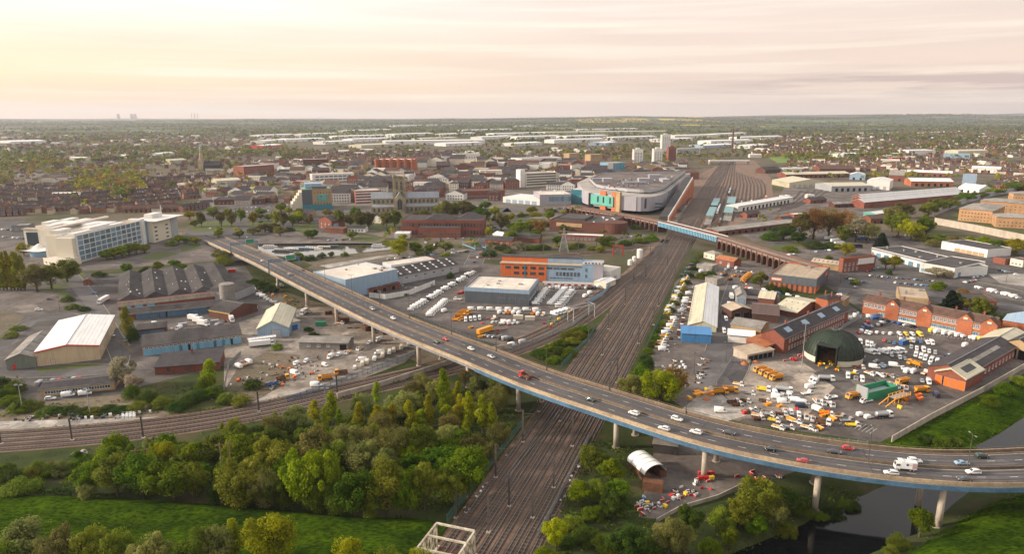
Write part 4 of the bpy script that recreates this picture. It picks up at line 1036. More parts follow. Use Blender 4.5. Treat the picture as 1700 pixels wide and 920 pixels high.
b.box('band',-.12,-.12,b.h-1.4,b.W+.12,-.02,b.h+.82,'clad_lb');b.box('band',b.W+.02,-.02,b.h-1.4,b.W+.12,b.D,b.h+.82,'clad_lb');b.box('band',-.12,-.02,b.h-1.4,-.02,b.D,b.h+.82,'clad_lb');b.doors('f',3,3.6,3.8,'clad_dg',.5,.98);b.wins('r',5,2.6,1.0,2.4,kind='band');b.vents(4,'felt',.7)
# orange and grey office
b=Bd('college_annexe','orange and pale blue clad office block with lean-to brown roof by red barrier','office block',(831,464),(907,467),13,-437,'flat','clad_or','felt_d',par=.4)
W1,H1=b.W,b.h;q=P(1001,469);W2=(q-b.a).dot(b.u)
m=MB();m.box(W1+.01,.3,-.3,W2*.80,13,H1,0);b.part('blue_wing',m,'clad_lb');m=MB();m.box(W2*.80+.01,-1.2,-.3,W2*.91,13,H1+1.4);b.part('end_block',m,'clad_lb');m=MB();m.box(W2*.91+.01,-1.2,-.3,W2,13,H1+1.4);b.part('end_tower',m,'clad_lav')
b.box('sloping_roof',-.4,-.5,H1+.01,W2*.80,5.5,H1+.35,'felt_t');b.box('upper_wall',0,5.6,H1+.4,W1,12.8,H1+3.2,'clad_or');b.box('upper_wall',W1+.05,5.6,H1+.4,W2*.80,12.8,H1+3.2,'clad_lb');b.box('upper_roof',-.3,5.3,H1+3.2,W2*.80,13.2,H1+3.5,'felt_d')
b.box('sign_band',W2*.81,-1.5,H1+1.45,W2*.995,-1.1,H1+2.9,'clad_w')
for i,w_ in enumerate((1.2,.9,1.3,1.0,.8,1.2)):b.box('sign_letter',W2*.825+i*2.1,-1.58,H1+1.75,W2*.825+i*2.1+w_,-1.51,H1+2.6,'darkgrey')
b.wins('f',5,3.2,1.5,2.0+H1*.18,2,H1*.33,.08,.98,'darkgrey','glass','band',skip=((0,0),))
b.box('stair_strip',W1*.52,-.12,0,W1*.55,-.02,H1-.6,'glass_t')
for fr,gl,x0,x1,z,n,hh,w in (('grey','glass',.66,.98,H1*.40,0,1,1),):pass
me=win_mesh(1.3,2.3,'grey','glass','x')
for i in range(7):link('window',me,b.t,(W1+(W2*.8-W1)*(.30+i*.10),.28,H1*.36))
me=win_mesh(3.6,1.0,'grey','glass','band')
for i in range(4):link('window',me,b.t,(W1+(W2*.8-W1)*(.08+i*.2),.28,H1*.74))
for z in (H1*.34,H1*.7):link('window',win_mesh(.9,1.8,'grey','glass_t','x'),b.t,(W2*.84,-1.22,z))
m=MB();x=W1+2.2
while x<W1+(W2*.8-W1)*.72:w_=random.uniform(.25,.55);m.box(x,.2,H1*.19,x+w_,.28,H1*.19+.5);x+=w_+random.choice((.12,.12,.4))
b.part('sign_lettering',m,'darkgrey')
wall([(901,470),(1000,473)],1.3,.3,'white boundary wall behind the red and white barriers','white','boundary_wall')
# ---- tall sheds and sites east of the railway
b=Bd('long_shed','very long cream and white roofed shed with blue front extension','shed',(1142,548),(1189,552),(1163,475),-540,'gy','clad_cr','clad_cr',rh=2.4)
m=MB();k=b.rh/(b.W/2);m.add([(b.W+.3,-.3,b.h+.26-k*.3),(b.W+.3,b.D+.3,b.h+.26-k*.3),(b.W/2+.2,b.D+.3,b.h+b.rh+.23),(b.W/2+.2,-.3,b.h+b.rh+.23)],[(0,1,2,3)]);m.build('white_roof_slope',M['clad_wr'],b.roofo)
b.wins('l',14,2.2,1.2,1.8);b.wins('r',14,2.2,1.2,1.8)
b2=Bd('blue_shed','bright blue sheeted front shed joined to the long cream shed','shed',(1131,568),(1180,571),9,4.0,'mono','clad_bl','clad_bl',rh=.9);b2.doors('f',2,4,3.2,'clad_bl')
b=Bd('workshop','tan roofed dark brown workshop nearest the long cream shed','workshop',(1214,530),(1248,528),(1240,505),-516,'gy','clad_br','felt_t',rh=1.6);b.doors('f',2,3,3,'dark')
b=Bd('workshop','dark brown roofed workshop behind the grey roofed one','workshop',(1248,533),(1292,537),(1290,506),-520,'gx','clad_br','clad_br',rh=2.0)
b=Bd('workshop','grey roofed tan brick workshop facing the depot road','workshop',(1212,557),(1262,566),(1232,528),-538,'gx','brick_tan','asb_l',rh=1.5);b.doors('f',3,3,3,'clad_g');b.box('blue_trim',-.2,-.2,b.h-.3,-.05,b.D,b.h,'blue')
b=Bd('gable_shed','small grey gabled shed with pale ridge beside the depot road','shed',(1222,505),(1238,506),14,4.6,'gy','clad_g','asb_l',rh=1.8);b.doors('f',1,3,3,'clad_lb')
b=Bd('brick_shed','low dark roofed brick shed with white panels behind the grey gabled shed','shed',(1228,497),(1262,500),9,3.6,'gx','brick','asb',rh=1.6);b.wins('f',5,2,1.6,1,gl='white')
b=Bd('white_hangar','long rounded white canvas store beside the depot road','store',(1208,568),(1252,572),8,3.5,'gx','tent','tent',rh=1.6)
b=Bd('cream_shed','cream roofed brick shed with little roof cowls','shed',(1283,520),(1322,528),(1298,488),-512,'gx','brick','clad_cr',rh=2.6);b.skylights(4,2,'darkgrey',.6,.8,(0,))
b=Bd('cream_shed','smaller cream roofed shed on the left of the cowled one','shed',(1258,508),(1284,511),16,4.5,'gx','brick','clad_cr',rh=2.2)
b=Bd('retail_store','dark grey topped orange brick store with tan flat roof','store',(1276,478),(1353,488),(1322,439),-457,'flat','brick_or','felt_t',par=.9)
for q in ((-.35,-.35,b.W+.35,-.02),(b.W+.02,-.02,b.W+.35,b.D),(-.35,-.02,-.02,b.D)):b.box('fascia',q[0],q[1],b.h*.52,q[2],q[3],b.h+1.0,'clad_dg')
for i in range(9):x=b.W*(i+.5)/9;b.box('pilaster',x-.5,-.2,0,x+.5,-.02,b.h*.52,'brick_dk')
b.box('shop_sign',1.2,-.5,b.h*.66,7.2,-.36,b.h*.9,'orange');b.box('shop_sign',b.W+.36,b.D*.62,b.h*.66,b.W+.5,b.D*.8,b.h*.9,'orange')
for i in range(6):b.box('sign_letter',1.7+i*.85,-.54,b.h*.72,2.3+i*.85,-.505,b.h*.84,'white')
b.doors('r',7,2.6,b.h*.46,'glass',.3,.97,'shop_window','blue');b.vents(3,'felt')
b=Bd('corner_house','small red brick corner house before the dark grey topped store','house',(1352,516),(1372,521),12,-494,'hip','brick_or','slate');b.wins('r',4,1.0,1.5,1.0,2,3.0);b.chimneys(2)
b=Bd('corner_block','flat roofed grey brick block beside the red brick corner house','block',(1386,512),(1398,514),12,4.5,'flat','brick_tan','asb_l',par=.3);b.wins('f',2,1.2,1.2,1.2)
b=Bd('old_workshop','long two storey red brick workshop with slate roof behind the green dome','workshop',(1300,588),(1406,538),10.5,7.0,'gx','brick','slate',rh=3.0)
b.wins('f',22,1.1,1.5,1.0,2,3.2);b.skylights(4,1,'clad_lb',4.5,2.4,(0,));b.chimneys(3)
b=Bd('orange_roof_shed','open fronted shed with bright orange tiled roof beside the slate roofed workshop','shed',(1268,590),(1296,580),9,3.6,'mono','brick','tile_or',rh=1.2);b.doors('f',3,3,2.8,'dark')
b=Bd('open_store','brown open bay store with low walls holding orange grit','store',(1240,601),(1284,592),8,3.0,'mono','concrete','felt_t',rh=.8);b.doors('f',5,2.8,2.2,'dark')
# brick offices along the back of the depot yard
b=Bd('brick_offices','long two storey red brick office range with four gables behind the depot yard','office',(1431,521),(1647,566),10,7.2,'gx','brick_or','tile_br',rh=2.6)
b.wins('f',34,1.2,1.7,4.4,1,3,.01,.99,'white','glass');b.wins('f',28,1.7,1.6,.9,1,3,.14,.99,'white','glass_b','band')
for fx in (.245,.50,.80,.965):
 x=b.W*fx;m=MB();m.add([(x-3.2,-.25,0),(x+3.2,-.25,0),(x+3.2,-.25,7.4),(x,-.25,10.2),(x-3.2,-.25,7.4)],[(0,1,2,3,4)])
 m.add([(x-3.2,-.25,0),(x-3.2,0,0),(x-3.2,0,7.4),(x-3.2,-.25,7.4)],[(3,2,1,0)]);m.add([(x+3.2,-.25,0),(x+3.2,0,0),(x+3.2,0,7.4),(x+3.2,-.25,7.4)],[(0,1,2,3)])
 g=b.part('gable',m,'brick_or');m=MB();m.add([(x-3.5,-.5,7.2),(x,-.5,10.35),(x,5,10.35),(x-3.5,1,7.2)],[(0,1,2,3)]);m.add([(x+3.5,-.5,7.2),(x,-.5,10.35),(x,5,10.35),(x+3.5,1,7.2)],[(3,2,1,0)]);m.build('gable_roof',M['tile_br'],b.roofo)
 m=MB();m.box(x-.8,-.32,7.6,x+.8,-.26,8.5);m.build('gable_stone',M['cream'],g)
b.box('ground_floor_band',b.W*.14,-.08,0,b.W*.99,-.012,.75,'cream');b.box('string_course',0,-.1,3.6,b.W,-.01,3.85,'stone');b.chimneys(5)
b=Bd('lean_to','white rendered low extension at the right end of brick offices','extension',(1647,578),(1668,581),10,4.2,'mono','cream','felt_d');b.doors('f',1,3.6,3.2,'clad_w')
b=Bd('engine_shed','tan brick shed with dark doorway at the yard right edge','shed',(1663,590),(1712,602),18,6.0,'gy','brick_tan','slate',rh=2.6);b.doors('f',2,3.6,4.0,'dark',.1,.9)
b=Bd('blue_roof_house','brick building with blue slate hipped roof at the right frame edge','building',(1662,552),(1720,562),14,6,'hip','brick_or','clad_lb',rh=4);b.wins('f',5,1.1,1.5,1.4,1)
b=Bd('garage_block','red brick garage with cream hipped roof and four red doors','garage',(1551,636),(1601,650),(1580,600),-616,'gy','brick','clad_cr',rh=2.5,trim='clad_cr');b.doors('f',4,2.9,3.5,'orange',.03,.97)
m=MB();k=b.rh/(b.W/2);f_=.35;m.add([(b.W*.62,b.D*.25,b.h+k*b.W*.38+.25),(b.W*.62,b.D*.8,b.h+k*b.W*.38+.25),(b.W*.86,b.D*.8,b.h+k*b.W*.14+.25),(b.W*.86,b.D*.25,b.h+k*b.W*.14+.25)],[(3,2,1,0)]);m.build('rooflight',M['darkgrey'],b.roofo)
b2=Bd('brick_range','long red brick range with dark roof joined behind the cream roofed garage','range',(1600,646),(1688,592),13,5.2,'gx','brick','slate',rh=2.4);b2.wins('f',13,1.2,1.6,1.3);b2.skylights(1,1,'asb_l',30,1.6,(0,))
b=Bd('cream_shed','cream roofed shed end behind the long dark brick range','shed',(1688,594),(1712,578),14,5.2,'gx','brick','clad_cr',rh=2.4)
# ---- retail park (right)
b=Bd('tan_store','tan brick flat store with stone coloured roof behind brick offices','store',(1491,507),(1540,512),(1526,480),-493,'flat','brick_tan','felt_t',par=.4);b.vents(2)
b=Bd('overgrown_building','brown flat brick building half hidden by trees behind brick offices','building',(1592,519),(1652,522),16,6.5,'flat','brick','felt_d',par=.5);b.wins('f',6,1.3,1.4,1.2,2,2.8)
b=Bd('retail_unit','large dark flat roofed retail unit with white fascia','retail unit',(1583,462),(1634,450),(1570,428),6.0,'flat','clad_w','felt_d',par=.4);b.doors('f',6,3.2,2.8,'glass_b',.1,.9,'shop_window');b.wins('l',8,3,2.2,.6,gl='glass_b',kind='band')
b=Bd('retail_terrace','long grey retail terrace with dark flat roof left of the large unit','retail terrace',(1446,424),(1583,460),26,5.5,'flat','clad_w','felt_d',par=.4);b.doors('f',9,4.2,2.8,'glass_b',.05,.98,'shop_window');b.box('fascia',-.2,-.25,4.4,b.W,-.05,5.6,'grey');b.vents(6,'grey')
b=Bd('retail_unit','dark roofed retail unit with white walls near the poplars','retail unit',(1562,413),(1638,428),24,5.5,'flat','clad_w','felt_d',par=.4);b.doors('f',5,4,2.6,'brick_tan',.3,.95,'shop_window')
b=Bd('brick_kiosk','small brown flat roofed kiosk at the right beside the retail units','kiosk',(1648,436),(1668,440),9,4,'flat','brick','felt_d',par=.2)
b=Bd('brick_kiosk','small cream and brown kiosk at the right frame edge','kiosk',(1676,440),(1697,444),9,4.5,'flat','cream','tile_br',par=.2);b.wins('f',3,1.4,1.2,1)
b=Bd('brick_block','two storey red brick block with white painted advert panels','block',(1398,453),(1452,447),(1447,424),-431,'flat','brick','tile_or',par=.6);b.wins('f',4,1.2,1.8,1.0,2,3.2,.02,.5);b.box('advert_panel',b.W*.45,-.15,b.h*.5,b.W*.95,-.02,b.h*.95,'clad_w')
b=Bd('tan_store','low ridged tan roof shed joined left of the red brick block','shed',(1346,444),(1397,451),10,4,'gx','brick_tan','felt_t',rh=1.6)
b.skylights(7,1,'darkgrey',.5,2.4,(0,))
# ---- prison
def prison(A,B,D,h,label):
 b=Bd('prison_block',label,'prison block',A,B,D,h,'hip','brick_pr','asb_l',rh=2.6,ov=.8);b.wins('f',9,1.0,1.2,1.2,max(1,int(b.h/3.2)),3.2,frame='brick_tan');b.wins('r',9,1.0,1.2,1.2,max(1,int(b.h/3.2)),3.2,frame='brick_tan');b.wins('l',6,1.0,1.2,1.2,max(1,int(b.h/3.2)),3.2,frame='brick_tan');return b
prison((1590,366),(1645,371),(1620,338),-346,'orange brick prison block with grey hipped roof, nearest the wall')
prison((1652,377),(1720,381),24,-360,'lower orange brick prison block at the right frame edge');prison((1625,352),(1700,358),22,-333,'orange brick prison block behind the nearest one');prison((1680,340),(1730,342),20,-322,'far orange brick prison block at the right edge')
wall([(1551,372),(1620,385),(1700,402),(1780,420)],6.0,.5,'high pale concrete prison wall in front of the orange blocks','concrete','prison_wall','concrete')
wall([(1551,362),(1552,358),(1600,338),(1650,325),(1720,312)],6.0,.5,'high grey prison wall running away behind the orange blocks','clad_g','prison_wall')
# ---- the green dome
def dome():
 p=P(1383,594);R=11.4;t=thing('salt_dome','dark green domed salt barn on white ring wall with open doorway','salt barn',p,0)
 ga,gw=math.radians(232),.37
 m=MB();m.lathe([(R-.3,2.6),(R-.3,-.2),(R,-.2),(R,2.6),(R-.4,2.7)],44,a0=ga+gw,a1=ga+2*PI-gw);m.build('ring_wall',M['cream'],t)
 pr=[(R+.25,2.4)]+[(R*math.cos(a)**.92+.15*(a==0),2.7+9.4*math.sin(a)) for a in [i*PI/2/12*.93 for i in range(0,13)]]
 lo=[q for q in pr if q[1]<7.6];hi=pr[len(lo)-1:]
 m=MB();m.lathe(lo,40,a0=ga+gw,a1=ga+2*PI-gw);m.lathe(hi,44,a0=ga+gw,a1=ga+gw+2*PI);d=m.build('dome_shell',M['dome'],t)
 for i in range(40):
  m=MB();a=2*PI*i/40;inn=abs((a-ga+PI) % (2*PI)-PI)<gw+.03;pts=[Vector(((r+.05)*math.cos(a),(r+.05)*math.sin(a),z+.03)) for r,z in (hi if inn else pr[1:])]
  for q,w_ in zip(pts,pts[1:]):m.bar(q,w_,.16,.1)
  m.build('dome_rib',M['dome'],d)
 m=MB();r=pr[-1][0];m.cyl((0,0,pr[-1][1]-.1),(0,0,pr[-1][1]+.5),r*1.1,r*.9,20);m.build('dome_cap',M['dome'],t)
 for i in range(14):a=2*PI*i/14;m=MB();m.bar((r*math.cos(a),r*math.sin(a),pr[-1][1]+.4),(r*math.cos(a),r*math.sin(a),pr[-1][1]+.9),.18);m.build('vent_post',M['grey'],t)
 # porch facing the lower left,with a dark open mouth
 po=link('porch',None,t);po.rotation_euler=(0,0,ga);po.empty_display_size=.1
 m=MB();m.box(R-5,-4.0,0,R+1.6,-3.6,8.2);m.box(R-5,3.6,0,R+1.6,4.0,8.2);m.box(R-5,-4.0,8.21,R+1.6,4.0,8.6)
 m.build('porch_frame',M['dome'],po)
 m=MB();m.lathe([(.1,.06),(R-.8,.06)],30);m.build('salt_floor',M['dirt'],t);m=MB();m.lathe([(6.5,.1),(4.5,2.2),(2,3.6),(.01,4)],20);m.build('salt_heap',M['rust'],t)
dome()
# ---- compound with arched shelter at the lower right
b=Bd('shipping_container','rusty red shipping container at the mouth of the white arched shelter','container',(1066,815),(1100,820),2.5,2.6,'flat','rust','rust',par=.05)
q=P(1066,812);r=P(1102,806);t=thing('arched_shelter','white arched canvas shelter standing over red containers','shelter',P(1070,801),math.atan2((r-q).y,(r-q).x)+.1);t.scale=(.85,.85,.85)
m=MB();n=14;wd,ln=8.5,11
for lay in (0,.12):
 pts=[(wd/2-(wd/2-lay)*math.cos(PI*i/n),2.4+(2.9-lay)*math.sin(PI*i/n)) for i in range(n+1)]
 v=[(x,y,z) for y in (0,ln) for x,z in pts];m.add(v,[(i,i+1,n+2+i,n+1+i) if lay==0 else (i+1,i,n+1+i,n+2+i) for i in range(n)])
m.build('canopy',M['tent'],t)
m=MB()
for y in (0,2.75,5.5,8.25,11):
 pts=[(wd/2-(wd/2+.04)*math.cos(PI*i/n),y,2.4+2.94*math.sin(PI*i/n)) for i in range(n+1)]
 for p_,q_ in zip(pts,pts[1:]):m.bar(p_,q_,.12)
m.build('hoops',M['galv'],t)
for x in (0,wd-2.4):m=MB();m.box(x,0.2,.0,x+2.4,ln-.2,2.4);m.build('container_wall',M['rust'],t)
m=MB();m.quad((2.4,ln-.6,0),(wd-2.4,ln-.6,0),(wd-2.4,ln-.6,5),(2.4,ln-.6,5));m.build('back_sheet',M['yellow'],t)
b=Bd('grey_hut','dark grey flat roofed hut just under the flyover behind the arched shelter','hut',(1084,752),(1123,757),8,3,'mono','asb','asb_l',rh=.5)
# ---- college on the left
b=Bd('college','white five storey college with glazed grid front and parallel wings','college',(131,437),(237,406),13,-393,'flat','clad_w','felt_t',par=.6)
W_,H_=b.W,b.h;b.box('end_wall',-3.2,.4,-.3,-.02,12.6,H_-.8,'cream')
for i in range(6):b.box('floor_band',1,-.28,H_*i/5.2+.9,W_,-.02,H_*i/5.2+1.25,'clad_w')
for i in range(13):x=1.2+(W_-1.6)*i/12;b.box('mullion',x-.16,-.4,.2,x+.16,-.02,H_,'white')
b.wins('f',12,(W_-1.6)/12-.7,H_/5.2-.9,1.5,5,H_/5.2,.02,.99,'grey','glass_b','band')
for i in range(11):x=3+(W_-6)*i/11;b.box('red_blind',x,-.33,H_*(.12+.19*(i*3 % 5)),x+.5,-.29,H_*(.12+.19*(i*3 % 5))+1.4,'brick')
b.box('roof_screen',3,3,H_+.13,W_-14,8,H_+1.4,'clad_w');b.box('plant_room',W_*.3,5.0,H_+1.5,W_*.6,12,H_+2.6,'clad_w')
b.box('stair_tower',W_+.02,-1,-.3,W_+4,10,H_+1.6,'clad_w');b.box('glass_link',W_+4.1,-.3,-.3,W_+8,8,H_-.5,'glass_b')
b.box('east_wing',W_+8.05,-4.6,-.3,W_+34,14,H_-1.5,'cream');b.box('east_roof',W_+6.5,-9,H_-1.45,W_+46,15,H_-1.0,'clad_w')
for r_ in range(4):
 for x in (W_+12,W_+27):link('window',win_mesh(3.4,1.0,'grey','glass','band'),b.t,(x,-4.62,1.6+r_*3.3))
m=MB();m.lathe([(6,-.3),(6,H_-1.5)],24,W_+37,-1);b.part('round_drum',m,'clad_g');b.box('east_plant',W_+22,4,H_-.95,W_+36,11,H_+2.2,'clad_w');m=MB();m.cyl((W_+44,10,0),(W_+44,10,H_+7),.35,.2,10);b.part('flue',m,'clad_w')
for k,(y0,x0,x1,dh) in enumerate(((19,9,W_-2,-.6),(36,24,W_-2,.4),(56,46,W_-4,-.8))):
 m=MB();m.box(x0,y0,-.3,x1,y0+12,H_+dh,0,1);b.part('rear_wing',m,('clad_w','felt_t'));b.box('wing_gable',x0-.6,y0+2,-.3,x0-.02,y0+10,H_+dh-.6,'cream');b.box('wing_plant',x0+3,y0+3,H_+dh+.01,x0+16,y0+9,H_+dh+2.4,'clad_w');b.box('wing_plant',x0+34,y0+2,H_+dh+.01,min(x1-1,x0+46),y0+8,H_+dh+1.8,'clad_w')
 b.box('wing_parapet',x0,y0,H_+dh+.01,x1,y0+.3,H_+dh+.8,'clad_w');b.wins('l',0,1,1,1)
b.box('link_block',W_-22,13.1,-.3,W_-8,62,H_+.9,'clad_w');b.box('roof_bar',W_-50,33,H_+1.0,W_+10,36,H_+2.2,'felt_w')
b.box('west_pavilion',41,56,-.3,45.98,74,H_-3,'clad_w');b.box('west_glass',40.8,58,3.5,40.98,72,H_-5,'glass');b.box('west_roof',40,55.2,H_-2.95,45.9,75,H_-2.2,'felt_t')
# tensile tent
p=P(70,424);t=thing('tensile_canopy','white tensile tent canopy with peaked corners beside the college','canopy',p)
m=MB();n=18;v={}
for j in range(n+1):
 for i in range(n+1):
  x,y=-11+22*i/n,-8+16*j/n;e=max(abs(x)/11,abs(y)/8);z=5+3.6*math.exp(-((x+2)**2+(y-1)**2)/14)+2.2*math.exp(-((x-7)**2+y*y)/9)+1.6*(abs(x)/11*abs(y)/8)**2-1.2*e**2
  pin=1-.16*(1-(min(abs(x)/11,abs(y)/8))**2)*e**3;m.v.append((x*pin,y*pin,z))
m.f=[(j*(n+1)+i,j*(n+1)+i+1,(j+1)*(n+1)+i+1,(j+1)*(n+1)+i) for j in range(n) for i in range(n)];m.m=[0]*len(m.f);m.build('canopy_skin',M['tent'],t,True)
for x,y,h in ((-2,1,8.4),(7,0,6.6),(-10.5,-7.6,5),(10.5,-7.6,5),(-10.5,7.6,5),(10.5,7.6,5)):m=MB();m.cyl((x,y,0),(x,y,h),.14,.1,8);m.build('mast',M['galv'],t)
m=MB();m.lathe([(7.4,0),(7.4,3.4)],24);m.build('glass_drum',M['glass_b'],t)
b=Bd('pavilion','low cream flat pavilion between the tensile tent and the college end','pavilion',(73,439),(101,444),14,4.2,'flat','cream','felt_w',par=.4);b.wins('f',4,2,1.4,1)
# ---- quay and town front
b=Bd('brick_complex','large red brick civic building with hipped dark roof before the minster','civic building',(667,391),(802,392),34,-366,'flat','brick','slate',par=.5)
b.box('front_block',b.W*.23,-10,-.3,b.W*.74,-.02,b.h*.62,'brick');b.box('front_roof',b.W*.23+.4,-9.6,b.h*.62+.01,b.W*.74-.4,-.4,b.h*.62+.4,'felt_d')
m=MB();x0,x1=b.W*.28,b.W*.66;m.add([(x0,3,b.h+.2),(x1,3,b.h+.2),(x1,20,b.h+.2),(x0,20,b.h+.2),(x0+10,11,b.h+5),(x1-10,11,b.h+5)],[(0,1,5,4),(1,2,5),(2,3,4,5),(3,0,4)]);m.build('hipped_roof',M['slate'],b.roofo)
m=MB();x0,x1=b.W*.68,b.W*.97;m.add([(x0,14,b.h+.2),(x1,14,b.h+.2),(x1,32,b.h+.2),(x0,32,b.h+.2),(x0+8,23,b.h+4.5),(x1-8,23,b.h+4.5)],[(0,1,5,4),(1,2,5),(2,3,4,5),(3,0,4)]);m.build('hipped_roof',M['slate'],b.roofo)
b.wins('f',26,1.5,3.0,1.6,2,b.h*.48,.01,.99,'brick_dk','glass','x')
me=win_mesh(1.6,1.6,'stone','glass','x')
for i in range(12):link('window',me,b.t,(b.W*(.26+i*.042),-10.02,2.4))
b=Bd('round_market','low dark brick building with broad flat dark roofs before the viaduct','building',(912,381),(1012,388),48,-366,'flat','brick_dk','felt_d',par=.8)
b.box('raised_roof',b.W*.1,8,b.h+.13,b.W*.55,34,b.h+2.2,'felt_d');b.box('tan_fascia',b.W*.12,-.35,b.h*.45,b.W*.55,-.02,b.h*.85,'brick_tan');m=MB();m.lathe([(11,-.3),(11,b.h+1),(10.5,b.h+1.1),(.01,b.h+1.2)],24,b.W+2,9);b.part('round_end',m,'brick_dk');b.vents(10,'white',1.2)
b=Bd('low_terrace','low red brick shop row with white stripe roof before the dark market building','shop row',(930,398),(1001,401),9,4.2,'flat','brick','clad_w',par=.3);b.wins('f',9,2,1.6,.8)
b=Bd('low_terrace','small brick shed pair left of the low shop row','shed',(858,402),(895,404),10,4,'gx','brick','asb');
b=Bd('gabled_pub','tall narrow red brick pub with mural and white gables by the canal','pub',(530,379),(551,383),14,-363,'gy','brick','slate',rh=3);b.wins('f',3,1.1,1.5,1.2,2,3);b.box('mural',b.W+.02,2,2.5,b.W+.1,7,6,'light_blue');b.chimneys(2)
b=Bd('canal_shop','low white fronted shop with dark roof on the quay street','shop',(571,385),(606,386),8,3.6,'gx','clad_w','slate');b.wins('f',6,2,1.6,.8);b=Bd('brick_wall_building','low brick outbuilding between the pub and the white shop','outbuilding',(539,385),(570,387),7,3.2,'mono','brick','tile_br')
b=Bd('white_house','white gabled house left of the minster','house',(618,370),(634,371),9,-362,'gy','cream','slate',rh=3);b.wins('f',2,1.1,1.4,1.2,2,2.8)
b=Bd('white_shed','white flat shed beside the canal under green willow trees','shed',(655,396),(680,396),12,4,'flat','clad_w','clad_wr',par=.2)
b=Bd('boat_shed','white gabled lock house beside the lifting bridge','house',(818,396),(833,399),10,3.6,'gx','cream','clad_wr',rh=2);b.wins('f',3,1.1,1.2,1.1)
# hotel with stepped cream end and dark glass
b=Bd('hotel','cream and dark glass hotel with teal bay windows','hotel',(503,349),(552,347),30,-315,'flat','brick_tan','clad_tq',par=.5)
b.box('dark_glass_tower',0,-.4,6,b.W*.34,-.02,b.h-.5,'glass');b.box('ground_storey',-.2,-.6,0,b.W+.1,-.02,5.8,'glass_t');b.box('teal_bay',b.W*.5,-.8,b.h*.42,b.W*.86,-.02,b.h*.74,'clad_tq');b.box('top_storey',b.W*.36,2,b.h+.01,b.W*.85,20,b.h+3,'clad_dg');b.box('glass_roof',4,12,b.h+.6,b.W*.7,28,b.h+5,'clad_lb')
me=win_mesh(1.3,2,'grey','glass_b','x')
for r_ in range(2):
 for i in range(4):link('window',me,b.t,(b.W*(.545+i*.09),-.82,b.h*(.46+.14*r_)))
b.wins('f',6,1.1,1.4,b.h*.8,1,3,.38,.98,'brick_tan');b.wins('f',6,1.1,2,b.h*.24,1,3,.38,.98,'brick_tan')
for i in range(5):b.box('stepped_terrace',-3-i*2.2,1,-.3,-.02-i*2.2,28,b.h-3-i*3,'cream')
